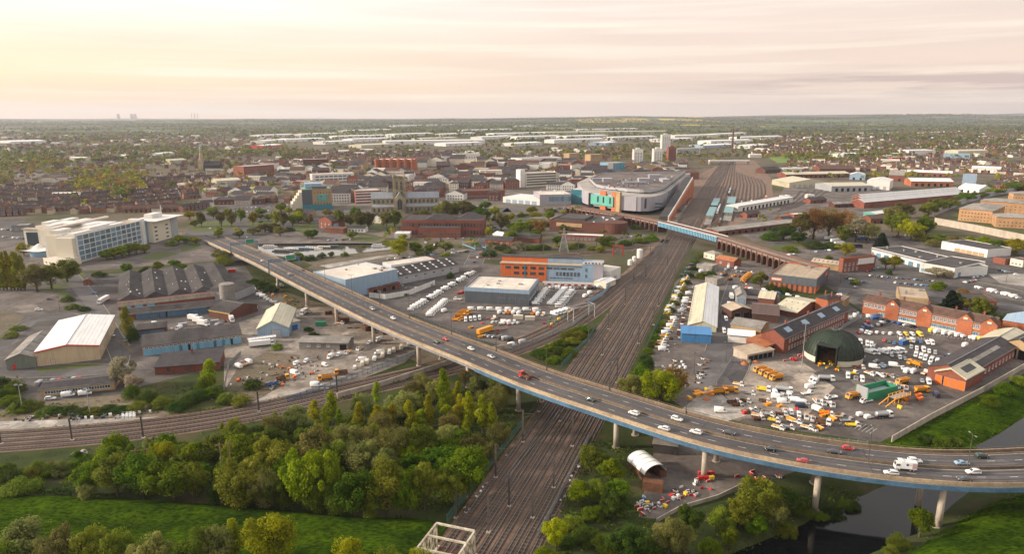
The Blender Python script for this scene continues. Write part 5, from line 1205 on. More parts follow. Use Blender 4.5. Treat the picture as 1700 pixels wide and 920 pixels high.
# minster
def minster():
 a=P(632,354);b_=P(720,352);t=thing('minster','limestone minster with tall pinnacled central tower and grey lead roofs','church',P(664,351),math.atan2((b_-a).y,(b_-a).x));
 TW=5.6;H=HZ(664,349,293)
 m=MB();m.box(-TW,-TW,-.3,TW,TW,H)
 for z in (H*.42,H*.62,H*.8,H):m.box(-TW-.3,-TW-.3,z-.35,TW+.3,TW+.3,z)
 for sx in (-1,1):
  for sy in (-1,1):m.box(sx*TW-1.1,sy*TW-1.1,0,sx*TW+1.1,sy*TW+1.1,H+.5)
 m.build('tower',M['stone'],t)
 for sx in (-1,1):
  for sy in (-1,1):m=MB();m.cyl((sx*TW,sy*TW,H+.5),(sx*TW,sy*TW,H+6),1.0,.05,8);m.build('pinnacle',M['stone'],t)
 m=MB()
 for k in range(6):
  x=-TW+.9+k*(2*TW-1.8)/5
  for y in (-TW,TW):m.box(x-.5,y-.2,H,x+.5,y+.2,H+1.3)
  for y in (-TW,TW):m.box(y-.2,x-.5,H,y+.2,x+.5,H+1.3)
 m.build('battlements',M['stone'],t)
 def lancet(par,w,h,loc,rz,nm='lancet_window'):
  k=('L',w,h)
  if k not in WCACHE:
   q=MB();pts=[(-w/2,0),(w/2,0),(w/2,h*.7),(w*.3,h*.88),(0,h),(-w*.3,h*.88),(-w/2,h*.7)]
   q.add([(x,-.06,z) for x,z in pts],[tuple(range(7))]);
   for (x0,z0),(x1,z1) in zip(pts,pts[1:]+pts[:1]):q.bar((x0,-.08,z0),(x1,-.08,z1),.3,.25,1)
   q.bar((0,-.1,0),(0,-.1,h),.2,.2,1)
   WCACHE[k]=q.mesh(nm,[M['glass'],M['stone']])
  o=link(nm,WCACHE[k],par,loc);o.rotation_euler=(0,0,rz)
 for rz,dx,dy in ((0,0,-1),(PI/2,1,0),(-PI/2,-1,0)):
  for s in (-2.2,2.2):
   for z,h in ((H*.44,H*.17),(H*.65,H*.28)):
    lancet(t,2.3,h,(dx*(TW+.02)+(s if dy else 0),dy*(TW+.02)+(s if dx else 0),z),rz)
 def limb(nm,x0,y0,x1,y1,h,rh,along):
  m=MB();m.box(x0,y0,-.3,x1,y1,h);r=MB()
  if along == 'x':
   ym=(y0+y1)/2;m.add([(x1,y0,h),(x1,y1,h),(x1,ym,h+rh)],[(0,1,2)]);m.add([(x0,y0,h),(x0,y1,h),(x0,ym,h+rh)],[(2,1,0)])
   r.add([(x0,y0-.4,h+.1),(x1,y0-.4,h+.1),(x1,ym,h+rh+.15),(x0,ym,h+rh+.15),(x0,y1+.4,h+.1),(x1,y1+.4,h+.1)],[(0,1,2,3),(3,2,5,4)])
  else:
   xm=(x0+x1)/2;m.add([(x0,y0,h),(x1,y0,h),(xm,y0,h+rh)],[(0,1,2)])
   r.add([(x0-.4,y0+.3,h+.1),(x0-.4,y1,h+.1),(xm,y1,h+rh+.15),(xm,y0+.3,h+rh+.15),(x1+.4,y1,h+.1),(x1+.4,y0+.3,h+.1)],[(3,2,1,0),(3,5,4,2)])
   for s in (x0,x1):m.box(s-.7,y0-.7,0,s+.7,y0+.7,h+2)
  w_=m.build(nm,M['stone'],t);r.build('lead_roof',M['lead'],w_);return w_
 HN=H*.40
 n1=limb('nave',TW,-5.2,TW+36,5.2,HN,6,'x');n2=limb('chancel',-TW-24,-5.2,-TW,5.2,HN,6,'x');n3=limb('transept',-4.6,-TW-13,4.6,-TW,HN,7.5,'y')
 for nm,x0,x1 in (('nave_aisle',TW,TW+35),('chancel_aisle',-TW-23,-TW)):
  m=MB();m.add([(x0,-10,-.2),(x1,-10,-.2),(x1,-10,HN*.45),(x0,-10,HN*.45),(x0,-5.2,HN*.6),(x1,-5.2,HN*.6),(x0,-5.2,0),(x1,-5.2,0)],[(0,1,2,3),(1,7,5,2),(0,3,4,6)]);m.add([(x0,-10.2,HN*.45),(x1,-10.2,HN*.45),(x1,-5.2,HN*.62),(x0,-5.2,HN*.62)],[(0,1,2,3)],1);m.build(nm,[M['stone'],M['lead']],t)
  n=int((x1-x0)/4.2)
  for i in range(n):
   x=x0+(x1-x0)*(i+.5)/n;lancet(t,2.2,HN*.33,(x,-10.02,HN*.07),0);lancet(t,2.4,HN*.3,(x,-5.22,HN*.66),0)
   q=MB();q.box(x+1.9,-10.9,-.2,x+2.5,-10.01,HN*.42);q.build('buttress',M['stone'],t);q=MB();q.box(x+1.9,-5.7,HN*.63,x+2.4,-5.21,HN+.8);q.build('buttress',M['stone'],t)
 lancet(t,5,HN*.85,(0,-TW-13.02,HN*.28),0,'great_window')
minster()
# shopping centre with car deck
def mall():
 base=[(968,343),(980,347),(1005,351),(1030,355),(1060,357.5),(1080,357),(1095,353),(1107,347),(1128,326),(1145,309),(985,313),(958,328)]
 t=thing('shopping_centre','grey curved shopping centre with turquoise panel and rooftop car deck','shopping centre',P(1050,340));o=P(1050,340);H=HZ(1045,356,326)
 pts=[P(*q)-o for q in base]
 # rounded front:subdivide
 rp=[]
 for i in range(len(pts)):
  a,b=pts[i],pts[(i+1) % len(pts)]
  rp+=[a.lerp(b,.15),a.lerp(b,.85)] if 2<i<9 else [a,a.lerp(b,.97)]
 m=MB();m.prism([(p.x,p.y) for p in rp],4,H,0,1,True);m.build('outer_wall',[M['clad_lav'],M['felt']],t)
 c=sum(pts,Vector())/len(pts);
 m=MB();m.prism([(p.x,p.y) for p in [c+(p-c)*.86 for p in rp]],-.3,4,0,0);m.build('undercroft',M['dark'],t)
 m=MB();ip=[c+Vector((7,14,0))+(p-c)*.84 for p in rp];m.prism([(p.x,p.y) for p in ip],H+.01,H+4,0,1);m.build('car_deck',[M['clad_g'],M['tarmac']],t)
 for x,y,a_,b_,h_ in ((10,20,12,9,5),(-30,30,10,14,4),(30,60,14,10,6),(-10,8,26,5,2.2),(40,30,8,22,3),(-40,55,24,6,2)):m=MB();m.box(x,y,H+4.02,x+a_,y+b_,H+4+h_);m.box(x-.4,y-.4,H+4+h_,x+a_+.4,y+b_+.4,H+4.4+h_);m.build('stair_core',M['clad_lav'],t)
 for k in range(1):m=MB();q0=[c+Vector((7,14,0))+(p-c)*(.848+.004*k) for p in rp];m.prism([(p.x,p.y) for p in q0],H+.9+k*1.6,H+1.5+k*1.6,0,0,True);m.build('deck_band',M['dark'],t)
 m=MB()
 for p,q in zip(ip,ip[1:]+ip[:1]):m.bar(p+Vector((0,0,H+4.4)),q+Vector((0,0,H+4.4)),.3,.8)
 m.build('deck_parapet',M['clad_lav'],t)
 # vertical seams on the curved wall
 for i in range(3,len(rp)-6):
  p=rp[i];m=MB();d=(p-c).normalized()*.12;m.bar(p+d+Vector((0,0,4)),p+d+Vector((0,0,H)),.5);m.build('wall_rib',M['clad_g'],t)
 def panel(nm,x0,x1,z0,z1,mt,out=.6,th=.5):
  a,b=P(x0,345+(x0-968)*.16)-o,P(x1,345+(x1-968)*.16)-o;d=(b-a).normalized();n=Vector((d.y,-d.x,0));m=MB()
  v=[a+n*out,b+n*out,b+n*(out-th),a+n*(out-th)];m.prism([(p.x,p.y) for p in v],z0,z1,0,0,True);return m.build(nm,M[mt],t)
 panel('turquoise_panel',984,1021,H*.34,H*.92,'clad_tq',3.4)
 for x in (995,1004,1015):panel('panel_slot',x,x+2.2,H*.5,H*.84,'dark',3.55,.1)
 panel('orange_bay',998,1007,.5,H+3,'clad_or',2.2,2);panel('orange_bay',1017,1023,.5,H+3,'clad_or',2.2,2);panel('stone_pier',1024,1031,.0,H+4,'brick_tan',2.6,3)
 panel('dark_strip',979,984,2,H*.95,'dark',2.2,1)
 a=P(1066,357)-o;
 for x0,z0,z1,w in ((-3,7,17,3.4),(13,7.5,9,3.6),(13,11,12.5,3.6)):m=MB();m.box(a.x+x0,a.y-1.2,z0,a.x+x0+2*w,a.y+1,z1);m.build('dark_window',M['glass'],t)
 m=MB();q=P(1108,345)-o;r=P(1112,341)-o;d=(r-q).normalized();n=Vector((d.y,-d.x,0))
 m.bar(q+n*.5+Vector((0,0,H*.88)),q+n*.5+d*9+Vector((0,0,H*.92)),.3,2.2);m.build('blue_logo',M['blue'],t)
 # cars' ramp on the east side with brick flank
 t2=thing('car_ramp','steep dark roofed car ramp with orange brick flank beside the shopping centre','ramp',P(1102,366));o2=P(1102,366)
 e0,e1=Vector((0,0,0)),P(1142,330)-o2;d=Vector((e1.x,e1.y,0)).normalized();n=Vector((d.y,-d.x,0));H2=H+8
 for nm,s0,s1,mt in (('dark_roof',-4.5,3.8,'felt_d'),('white_edge',3.81,4.6,'clad_w'),('brick_flank',4.61,6.2,'brick_or')):
  m=MB();dn=-2.2 if nm == 'brick_flank' else 0;a0,a1,b0,b1=e0+n*s0,e0+n*s1,e1+n*s0,e1+n*s1
  v=[a0+Vector((0,0,-.2)),a1+Vector((0,0,-.2)),b1+Vector((0,0,-.2)),b0+Vector((0,0,-.2)),a0+Vector((0,0,4+dn)),a1+Vector((0,0,4+dn)),b1+Vector((0,0,H2+dn)),b0+Vector((0,0,H2+dn))]
  m.add(v,[(4,5,6,7),(0,1,5,4),(1,2,6,5),(2,3,7,6),(3,0,4,7)]);m.build(nm,M[mt],t2)
 return o,H+4.02,[p+o for p in ip]
MALL_O,MALL_Z,MALL_P=mall()
# mall west wing
b=Bd('mall_wing','grey glazed west wing of the shopping centre with flat roofs','shopping wing',(896,341),(948,340),40,-324,'flat','clad_lav','felt_w',par=.6);b.wins('f',9,3.4,b.h*.5,4,kind='band',frame='white',gl='glass_b',x0=.3,x1=.99);b.vents(6,'white')
b=Bd('glass_link','dark green glass link between west wing and the curved shopping centre','link',(948,338),(968,339),22,-315,'flat','glass_t','felt_w',par=.3);b.wins('f',5,3.4,4,6,kind='band',gl='glass_t',frame='grey')
b=Bd('mall_wing','white roofed low hall left of the glazed west wing','hall',(835,336),(896,341),36,-327,'flat','clad_w','clad_wr',par=.5);b.doors('f',5,6,4,'clad_lb')
# viaduct:brick arches either side of a blue plate girder span
VZ=8.0
vl=smooth_line([P(x,y,VZ) for x,y in ((940,343),(962,347),(1000,353),(1050,361.5),(1095,371),(1140,383),(1190,396),(1240,412),(1290,428),(1345,444))],6.4,2)
vn=normals2(vl)
def viaduct():
 t=thing('road_viaduct','curving red brick arched viaduct with blue girder span over the main line','viaduct',vl[0]);o=vl[0].copy()
 L_=[p-o for p in vl];ia=min(range(len(vl)),key=lambda i:abs(PX(*vl[i])[0]-1093));ib=min(range(len(vl)),key=lambda i:abs(PX(*vl[i])[0]-1188));Wd=9.5
 m=MB();ribbon(m,L_,vn,Wd-.5,.5,.0);m.build('roadway',M['viaduct_road'],t)
 for s0,s1,nm in ((0,.5,'parapet'),(Wd-.5,Wd,'parapet')):m=MB();beam(m,L_,vn,s0,s1,-.3,1.1,0,1);m.build(nm,[M['brick_v'],M['viaduct_road']],t)
 m=MB();beam(m,L_,vn,.02,Wd-.02,-1.1,-.02);m.build('deck_slab',M['viaduct_road'],t)
 for a,b_ in ((0,ia),(ib,len(L_)-1)):
  for i in range(a,b_):
   p,q=L_[i],L_[i+1];d=(q-p);ln=d.length;d.normalize();n=Vector((-d.y,d.x,0));g=-VZ
   m=MB();k=8;pw=.95;r=ln/2-pw;sp=-1.6-r
   arch=[(ln/2-r*math.cos(PI*j/k),sp+r*math.sin(PI*j/k)) for j in range(k+1)]
   for off in (0,Wd):
    V=lambda x,z:p+d*x+n*off+Vector((0,0,z))
    fs=[[V(0,g),V(pw,g),V(pw,sp),V(0,sp)],[V(ln-pw,g),V(ln,g),V(ln,sp),V(ln-pw,sp)]]
    fs.append([V(0,sp),V(pw,sp),V(pw,-1.1),V(0,-1.1)]);fs.append([V(ln-pw,sp),V(ln,sp),V(ln,-1.1),V(ln-pw,-1.1)])
    for (x0,z0),(x1,z1) in zip(arch,arch[1:]):fs.append([V(x0,z0),V(x1,z1),V(x1,-1.1),V(x0,-1.1)])
    for f in fs:m.quad(*f)
   ap=[(pw,g)]+arch+[(ln-pw,g)]
   for (x0,z0),(x1,z1) in zip(ap,ap[1:]):m.quad(p+d*x0+Vector((0,0,z0)),p+d*x0+n*Wd+Vector((0,0,z0)),p+d*x1+n*Wd+Vector((0,0,z1)),p+d*x1+Vector((0,0,z1)))
   m.bar(p+n*-.15+Vector((0,0,g)),p+n*-.15+Vector((0,0,-.3)),.9,.3)
   m.build('arch_bay',M['brick_v'],t)
 for s,nm in ((-.35,'near'),(Wd+.05,'far')):
  m=MB();beam(m,L_[ia:ib+1],vn[ia:ib+1],s,s+.3,-2.6,1.3);gd=m.build('plate_girder',M['light_blue'],t)
  m=MB();ln=resample(L_[ia:ib+1],2.4);nn=normals2(ln)
  for p,n in zip(ln,nn):q=p+n*(s-.2);m.bar(q+Vector((0,0,-2.6)),q+Vector((0,0,1.3)),.35,.5)
  m.build('stiffeners',M['blue_steel'],gd)
  m=MB();beam(m,L_[ia:ib+1],vn[ia:ib+1],s-.25,s+.45,1.31,1.55);m.build('girder_flange',M['white'],gd)
viaduct()
# high-rise flats and other tall blocks of the skyline
def tower(A,B,D,top,wm,label,nw=4,frame='white',rows=None):
 b=Bd('tower_block',label,'tower block',A,B,D,-top,'flat',wm,'felt',par=1);r=rows or int(b.h/3)-1
 b.wins('f',nw,b.W/nw*.5,1.3,2,r,3.0,frame=frame,kind='x');b.box('lift_room',b.W*.3,D*.3,b.h+.2,b.W*.7,D*.7,b.h+4,wm);return b
tower((1098,256),(1112,256),22,224,'clad_w','tallest white tower block on the skyline');tower((1052,270),(1067,270),22,249,'clad_w','squat white tower block, left of the two shorter ones',3);tower((1085,272),(1099,272),22,248,'clad_w','white tower block between the squat one and the brown one',3);tower((1109,270),(1122,270),20,245,'brick','brown brick tower block right of the white ones',3,'brick')
b=Bd('office_slab','long white banded office slab beyond the minster tower','office',(1123,258),(1162,256),18,-247,'flat','clad_w','felt',par=.4);b.wins('f',1,b.W*.94,1.6,2.5,4,3.4,.02,.98,'grey','glass','band')
b=Bd('glass_office','teal and blue glass office cube beside the shopping centre','office',(1008,291),(1036,290),26,-271,'flat','glass_b','felt',par=.4);b.box('blue_side',b.W*.7,-.4,0,b.W,-.02,b.h-.4,'glass_t');b.box('white_front',0,-.5,0,b.W*.32,-.02,b.h,'clad_w');b.wins('f',6,2.4,1.6,2,6,3,.05,.95,'grey','glass_t','x')
b=Bd('concrete_office','cream six storey office with ribbon windows left of the shopping centre','office',(873,311),(924,308),26,-289,'flat','cream','felt',par=.8);b.wins('f',1,b.W*.95,1.7,2.6,5,3.6,.01,.99,'grey','glass','band');b.box('stair_tower',-8,2,-.3,-.02,14,b.h+6,'clad_w')
b=Bd('court_building','massive orange brick block with rounded bays on the skyline','block',(624,285),(688,285),44,-266,'flat','brick_or','clad_wr',par=1.5)
for i in range(6):m=MB();m.lathe([(4.2,-.3),(4.2,b.h+2),(.01,b.h+3)],14,b.W*(.04+i*.184),-.6);b.part('rounded_bay',m,'brick_or')
b.wins('f',16,1.6,3.2,3,3,5,.1,.9,'brick','glass','x')
b=Bd('white_office','long white office with two window bands behind the hotel','office',(519,303),(588,300),18,-290,'flat','clad_w','felt_w',par=.5);b.wins('f',8,5.4,1.8,3.0,2,4.4,frame='grey',kind='band')
b=Bd('brick_offices','brown brick office block at the left of the town centre','office',(406,296),(456,292),30,-277,'flat','brick','felt',par=.5);b.wins('f',12,2.2,1.5,2.5,4,3.6,kind='band')
b=Bd('brown_office','dark brown slab office among trees left of the orange block','office',(504,280),(545,279),24,-265,'flat','brick_dk','felt',par=.5);b.wins('f',10,2.6,1.2,3,3,3.6,frame='brick_dk',kind='band')
b=Bd('banded_office','brown office with white floor bands just left of the minster','office',(591,338),(634,336),28,-318,'flat','brick','felt',par=.4)
for i in range(4):b.box('floor_band',-.2,-.25,b.h*(i+.5)/4.3,b.W+.2,-.02,b.h*(i+.5)/4.3+1.3,'clad_w')
b=Bd('white_flats','white and grey stepped apartment block on the skyline right of the orange block','apartment block',(757,271),(797,270),26,-256,'flat','clad_w','felt',par=.5);b.wins('f',8,2,1.6,2,4,3.2,frame='grey',kind='x')
b=Bd('car_park_deck','white slatted multi storey car park behind the cream office','car park',(866,280),(932,277),40,-264,'flat','clad_w','felt',par=.8)
for i in range(4):b.box('deck_opening',.6,-.1,2+i*3.4,b.W-.6,-.02,3.6+i*3.4,'dark')
b=Bd('red_market','long red brick market hall right of the minster trees','market hall',(768,330),(838,328),24,-318,'flat','brick','tile_br',par=.5);b.wins('f',14,2,1.6,2)
b=Bd('tan_flats','tan seven storey flats behind the teal scaffolded block','flats',(945,268),(962,267),18,-255,'flat','brick_tan','felt',par=.5);b.wins('f',4,1.6,1.4,2,5,3)
b=Bd('scaffold_flats','tan flats wrapped in teal sheeting on the lower storeys','flats',(980,278),(1000,277),18,-257,'flat','brick_tan','felt',par=.5);b.wins('f',4,1.6,1.4,8,4,3);b.box('sheeting',-.5,-.6,0,b.W+.5,-.1,b.h*.45,'clad_tq')
p=P(1215,252);t=thing('brick_chimney','tall brown factory chimney on the right skyline','chimney',p);m=MB();m.cyl((0,0,0),(0,0,HZ(1215,252,215)),3.4,2.0,12);m.build('shaft',M['brick_dk'],t);m=MB();hh=HZ(1215,252,215);m.cyl((0,0,hh),(0,0,hh+1.5),2.6,2.6,12);m.build('cap',M['brick_dk'],t)
p=P(336,283);h=HZ(336,283,264);t=thing('church','pale stone church spire with green copper tip among terraces','church',p);m=MB();m.box(-5,-5,0,5,5,h);m.build('tower',M['stone'],t);m=MB();m.cyl((0,0,h),(0,0,h+18),4.4,1.8,8);m.build('spire',M['stone'],t);m=MB();m.cyl((0,0,h+18),(0,0,h+28),1.8,.1,8);m.build('copper_tip',M['clad_tq'],t);m=MB();m.box(5.02,-6,0,36,6,h*.5);m.add([(5,-6.5,h*.5),(36,-6.5,h*.5),(36,0,h*.5+7),(5,0,h*.5+7),(5,6.5,h*.5),(36,6.5,h*.5)],[(0,1,2,3),(3,2,5,4),(1,5,2)]);m.build('nave',M['slate'],t)
b=Bd('gothic_hall','small tan gothic chapel with paired gables by the station','chapel',(1122,280),(1138,280),30,-272,'gy','brick_tan','slate',rh=8);b.wins('f',2,2,3,2)
# railway works right of the station
for A,B,D,h,rf,wm,rm,rh,lb in (
 ((1310,312),(1380,311),50,7,'gy','clad_cr','clad_cr',5,'cream roofed broad train shed of the works'),((1380,318),(1445,317),40,7,'gx','clad_g','clad_cr',3,'long flat cream train shed with dark doors'),
 ((1305,296),(1410,294),26,6,'gx','brick','clad_cr',3,'long pale roofed works hall behind the train sheds'),((1438,314),(1476,316),40,12,'gy','clad_w','clad_wr',3,'tall white steel workshop of the works'),
 ((1434,346),(1595,331),16,6.5,'gx','brick','pale_sheet',3.2,'front bay of the wide pale ridged works with brick gables'),((1434,341.6),(1595,327.4),16,6.5,'gx','brick','pale_sheet',3.2,'middle bay of the wide pale ridged works'),((1434,337.5),(1595,324),16,6.5,'gx','brick','pale_sheet',3.2,'rear bay of the wide pale ridged works'),((1512,309),(1582,310),26,7,'gx','brick_or','clad_wr',4,'white roofed orange brick works hall'),
 ((1597,306),(1620,307),20,14,'flat','clad_lb','felt',0,'pale blue tall block at works east end'),((1505,291),(1580,294),22,6,'gx','brick','clad_wr',3,'white roofed shed beyond the orange works hall'),
 ((1225,352),(1316,336),14,6,'gx','clad_w','clad_wr',1,'long low white train shed beside the sidings'),((1192,392),(1330,375),16,4,'gx','brick','asb_l',1,'long grey canopied platform building beside the russet trees'),
 ((1455,362),(1500,356),14,4,'gx','clad_tq','clad_w',1.5,'turquoise edged white shed by the works trees'),((1318,364),(1344,362),12,4,'flat','brick','felt_w',0,'small red brick signal office by the russet trees'),
 ((1612,286),(1660,288),26,8,'gx','clad_w','clad_wr',3,'white store at the far right behind the works'),((1508,258),(1552,257),40,12,'flat','clad_w','clad_wr',0,'big white box store in the right distance'),
 ((1568,262),(1610,263),40,9,'flat','clad_lb','clad_tq',0,'blue green topped store in the right distance'),((1590,259),(1640,258),40,12,'gx','clad_cr','clad_cr',3,'cream tall store in the right distance'),
 ((1480,268),(1502,267),30,8,'flat','red_trim','clad_tq',0,'red walled store in the right distance'),((1400,262),(1440,260),40,8,'flat','clad_w','clad_wr',0,'low white store group in the right distance')):
 b=Bd('works_shed' if A[1]>285 else 'distant_store',lb,'works shed' if A[1]>285 else 'store',A,B,D,h,rf,wm,rm,rh=rh or None)
 if A[1]>285 and 'bay of' not in lb:b.doors('f',max(2,int(b.W/9)),3.6,min(4.5,h*.6),'dark' if rf == 'gx' else 'clad_g')
# prison-side caravans etc are vehicles;station platforms
for k,(s0,s1,o,w,lb) in enumerate(((560,760,17.5,6,'turquoise canopied station platform nearest the ramp'),(590,780,34,8,'turquoise canopied island platform in the middle'),(600,760,-15,5,'narrow station platform under the shopping centre'))):
 t=thing('station_platform',lb,'platform',main_pt(s0,o),math.atan2(main_dir.y,main_dir.x));ln=s1-s0
 m=MB();m.box(0,-w/2,0,ln,w/2,1.0);m.build('platform',M['pale'],t)
 for c in range(2):
  x0=ln*(.15+.42*c);m=MB();m.box(x0,-w/2-.5,4.6,x0+ln*.34,w/2+.5,5.0);cn=m.build('canopy',M['canopy'] if k<2 else M['felt_d'],t);m=MB()
  for j in range(7):m.cyl((x0+ln*.34*(j+.5)/7,0,1),(x0+ln*.34*(j+.5)/7,0,4.6),.15,.15,6)
  m.build('canopy_posts',M['grey'],cn)
t=thing('footbridge','long white road bridge crossing the far end of station tracks','bridge',P(1178,273),0);e1=P(1240,272)-P(1178,273);m=MB();m.box(0,0,6,e1.x,10,9);m.build('deck',M['clad_w'],t)
for x in (.0,.3,.6,.97):m=MB();m.box(e1.x*x,1,0,e1.x*x+2,9,6);m.build('pier',M['concrete'],t)
# industrial sheds of the far band
FARSHEDS=[(440,238,475,9,'clad_w','red flanked'),(475,236,540,10,'clad_wr','long'),(540,240,590,9,'clad_w','low'),(585,236,650,11,'clad_wr','pale'),(640,241,805,13,'clad_w','very long red striped'),(655,228,720,14,'clad_wr','tall'),(735,226,790,10,'clad_wr','flat'),(655,211,760,12,'clad_wr','distant long'),(820,226,905,12,'clad_wr','wide'),(860,211,950,10,'clad_wr','far away wide'),(905,224,1110,14,'clad_cr','enormous cream'),(920,238,1005,12,'clad_w','bright'),(1005,242,1025,9,'clad_lb','small blue'),(1120,230,1190,12,'clad_w','white eastern'),(1180,240,1250,12,'clad_wr','angular white'),(1170,246,1220,8,'clad_lb','low blue'),(18,240,78,10,'clad_wr','leftmost white'),(45,206,72,14,'clad_w','tiny leftmost'),(265,262,290,9,'clad_w','white rendered'),(283,273,310,8,'clad_cr','pale domed'),(360,310,400,8,'clad_cr','tan roofed'),(440,247,470,9,'red_trim','red fronted'),(1245,247,1275,9,'clad_w','eastmost white'),(700,234,760,9,'clad_cr','cream middle'),(500,226,560,9,'clad_w','white northern'),(560,231,640,12,'clad_wr','bright western'),(800,232,850,11,'clad_w','small bright'),(860,232,930,12,'clad_wr','second wide'),(940,231,1010,12,'clad_w','third wide'),(1020,233,1090,12,'clad_wr','fourth wide'),(575,220,650,11,'clad_w','upper western'),(770,219,850,11,'clad_wr','upper middle'),(960,218,1060,11,'clad_w','upper eastern'),(1100,236,1150,10,'clad_w','tower side'),(1230,232,1300,10,'clad_wr','chimney side'),(1190,226,1240,10,'clad_w','thin eastern'),(740,243,800,9,'clad_wr','nearest middle'),(855,243,900,9,'clad_w','nearest right'),(600,246,650,9,'clad_cr','nearest left'),(430,228,490,9,'clad_wr','upper left')]
for x0,y,x1,h,wm,lb in FARSHEDS:
 b=Bd('distant_shed',lb+' industrial shed in the distant band of warehouses' if y<250 else lb+' hall roof among the left terraces','shed',(x0,y),(x1,y-1+((x0*7) % 5-2)*.7),60+(x0*3 % 5)*22 if y<250 else 26,h,'gx',wm,'clad_wr' if wm != 'clad_cr' else 'clad_cr',rh=2.5,ov=.5)
 b.doors('f',6,5,5,'clad_g',.05,.95)
# flood light poles and boats
for x,yb,yt,w in ((1330,618,538,'in the gritting yard beside the green dome'),(150,690,648,'at the edge of the tyre strip'),(542,690,646,'on the left yard edge beside the branch line'),(38,684,640,'at far left by the hedge')):
 h=HZ(x,yb,yt);t=thing('floodlight_pole','tall pale floodlight pole '+w,'light pole',P(x,yb));m=MB();m.cyl((0,0,0),(0,0,h),.18,.1,8);m.build('pole',M['galv'],t)
 for s in (-1,1):m=MB();m.box(s*.9-.5,-.3,h-.1,s*.9+.5,.3,h+.3);m.build('floodlight',M['grey'],t)
 m=MB();m.bar((-1.2,0,h-.05),(1.2,0,h-.05),.1);m.build('crossbar',M['galv'],t)
for k,(x,yb,yt,w) in enumerate(((242,822,745,'pair of wooden poles left of the pond trees'),(380,812,735,'pair of wooden poles with crossbar in the middle of the wood'))):
 h=max(9,HZ(x,yb,yt));t=thing('utility_pole_pair',w,'utility pole',P(x,yb),.2)
 for s in (-1.3,1.3):m=MB();m.cyl((s,0,0),(s*.9,0,h),.2,.13,8);m.build('pole',M['wood'],t)
 m=MB();m.bar((-2.4,0,h-.6),(2.4,0,h-.6),.2);m.build('crossbar',M['wood'],t)
wire(P(242,822),P(380,812),12,12,'power_line','thin power line strung between the wooden pole pairs')
for k,(x,y,ln,w) in enumerate(((470,418,17,'dark'),(486,415.5,17,'grey'),(503,414,18,'blue'),(520,413,16,'white roofed'),(540,412,15,'cream'),(556,411,14,'green'),(628,409,11,'white cabin cruiser'),(448,410,12,'small white'))):
 t=thing('narrow_boat',w+' moored boat in the canal basin','boat',P(x,y,-1.2),math.radians(-8 if k<6 else 4),'moored boats')
 m=MB();hl=ln/2;m.prism([(-hl,-1),(hl*.8,-1),(hl,0),(hl*.8,1),(-hl,1)],-.3,.7,0,0);m.build('hull',M[('black','dgrey','navy','white','navy','dgreen','white','white')[k]],t)
 m=MB();m.box(-hl*.8,-.8,.71,hl*.55,.8,1.7);c=m.build('cabin',M[('grey','white','lblue','white','cream','dgreen','white','white')[k]],t)
 m=MB()
 for i in range(5):
  for s in (-.82,.80):m.box(-hl*.7+i*hl*.25,s,1.0,-hl*.7+i*hl*.25+.8,s+.02,1.5)
 m.build('cabin_windows',M['glass'],c)
# lifting bridge at the lock and lattice pylon
t=thing('lifting_bridge','small steel lifting bridge with yellow barrier over the canal','bridge',P(790,412),.5)
for s in (-4.5,4.5):m=MB();m.bar((s,-8,1.2),(s,14,1.2),.4,.5);m.bar((s,-8,.2),(s,-8,4),.4);m.bar((s,14,.2),(s,14,4),.4);m.build('side_girder',M['light_blue'],t)
m=MB();m.box(-4.5,-8,.3,4.5,14,.5);m.build('deck',M['road'],t);m=MB();m.box(-4,13,2.6,4,13.3,3.2);m.build('barrier',M['yellow2'],t)
p=P(936,418);h=HZ(936,418,378);t=thing('lattice_pylon','grey tapering lattice pylon behind the orange and blue office','pylon',p);m=MB()
def pw_(z):return max(.5,3.4*(1-z/h*1.1))
for sx in (-1,1):
 for sy in (-1,1):m.bar((sx*3.4,sy*3.4,0),(sx*.5,sy*.5,h*.85),.3);m.bar((sx*.5,sy*.5,h*.85),(sx*.3,sy*.3,h),.25)
z=0
while z<h*.84:
 z2=z+h*.08;a,c=pw_(z),pw_(z2)
 for sy in (-1,1):m.bar((-a,sy*a,z),(c,sy*c,z2),.16);m.bar((a,sy*a,z),(-c,sy*c,z2),.16);m.bar((sy*a,-a,z),(sy*c,c,z2),.16)
 z=z2
m.build('lattice',M['galv'],t)
for zz in (.7,.85):m=MB();m.bar((-4,0,h*zz),(4,0,h*zz),.25);m.build('cross_arm',M['galv'],t)

b=Bd('plant_house','tall white plant enclosure right of the orange and blue office','plant house',(1012,470),(1030,462),16,7,'flat','clad_w','felt_w',par=.3);b.doors('f',1,3,3,'clad_g')
b=Bd('plant_house','low cream plant shed between white enclosure and the railway','plant house',(1006,480),(1022,473),8,3.4,'gx','cream','clad_wr',rh=.8)
for k,(x,y,r,h) in enumerate(((1046,440,1.7,3.4),(1053,434,1.6,3.2),(1062,428,2.2,6))):
 t=thing('white_tank','white cylindrical tank beside the main line near the viaduct'+ordleft(k,3),'tank',P(x,y),0,'white tanks');m=MB();m.lathe([(r,0),(r,h),(.01,h+.8)],20);m.build('shell',M['clad_w'],t);m=MB();m.bar((r+.1,0,0),(r+.1,0,h+.6),.5,.1);m.build('ladder',M['galv'],t)
t=thing('red_gateway','dark red square frame structure behind the plant enclosure','frame',P(1018,424));m=MB()
for x in (0,7):m.bar((x,0,0),(x,0,7),.8)
m.bar((-.4,0,7),(7.4,0,7),.8);m.build('frame',M['red_trim'],t)
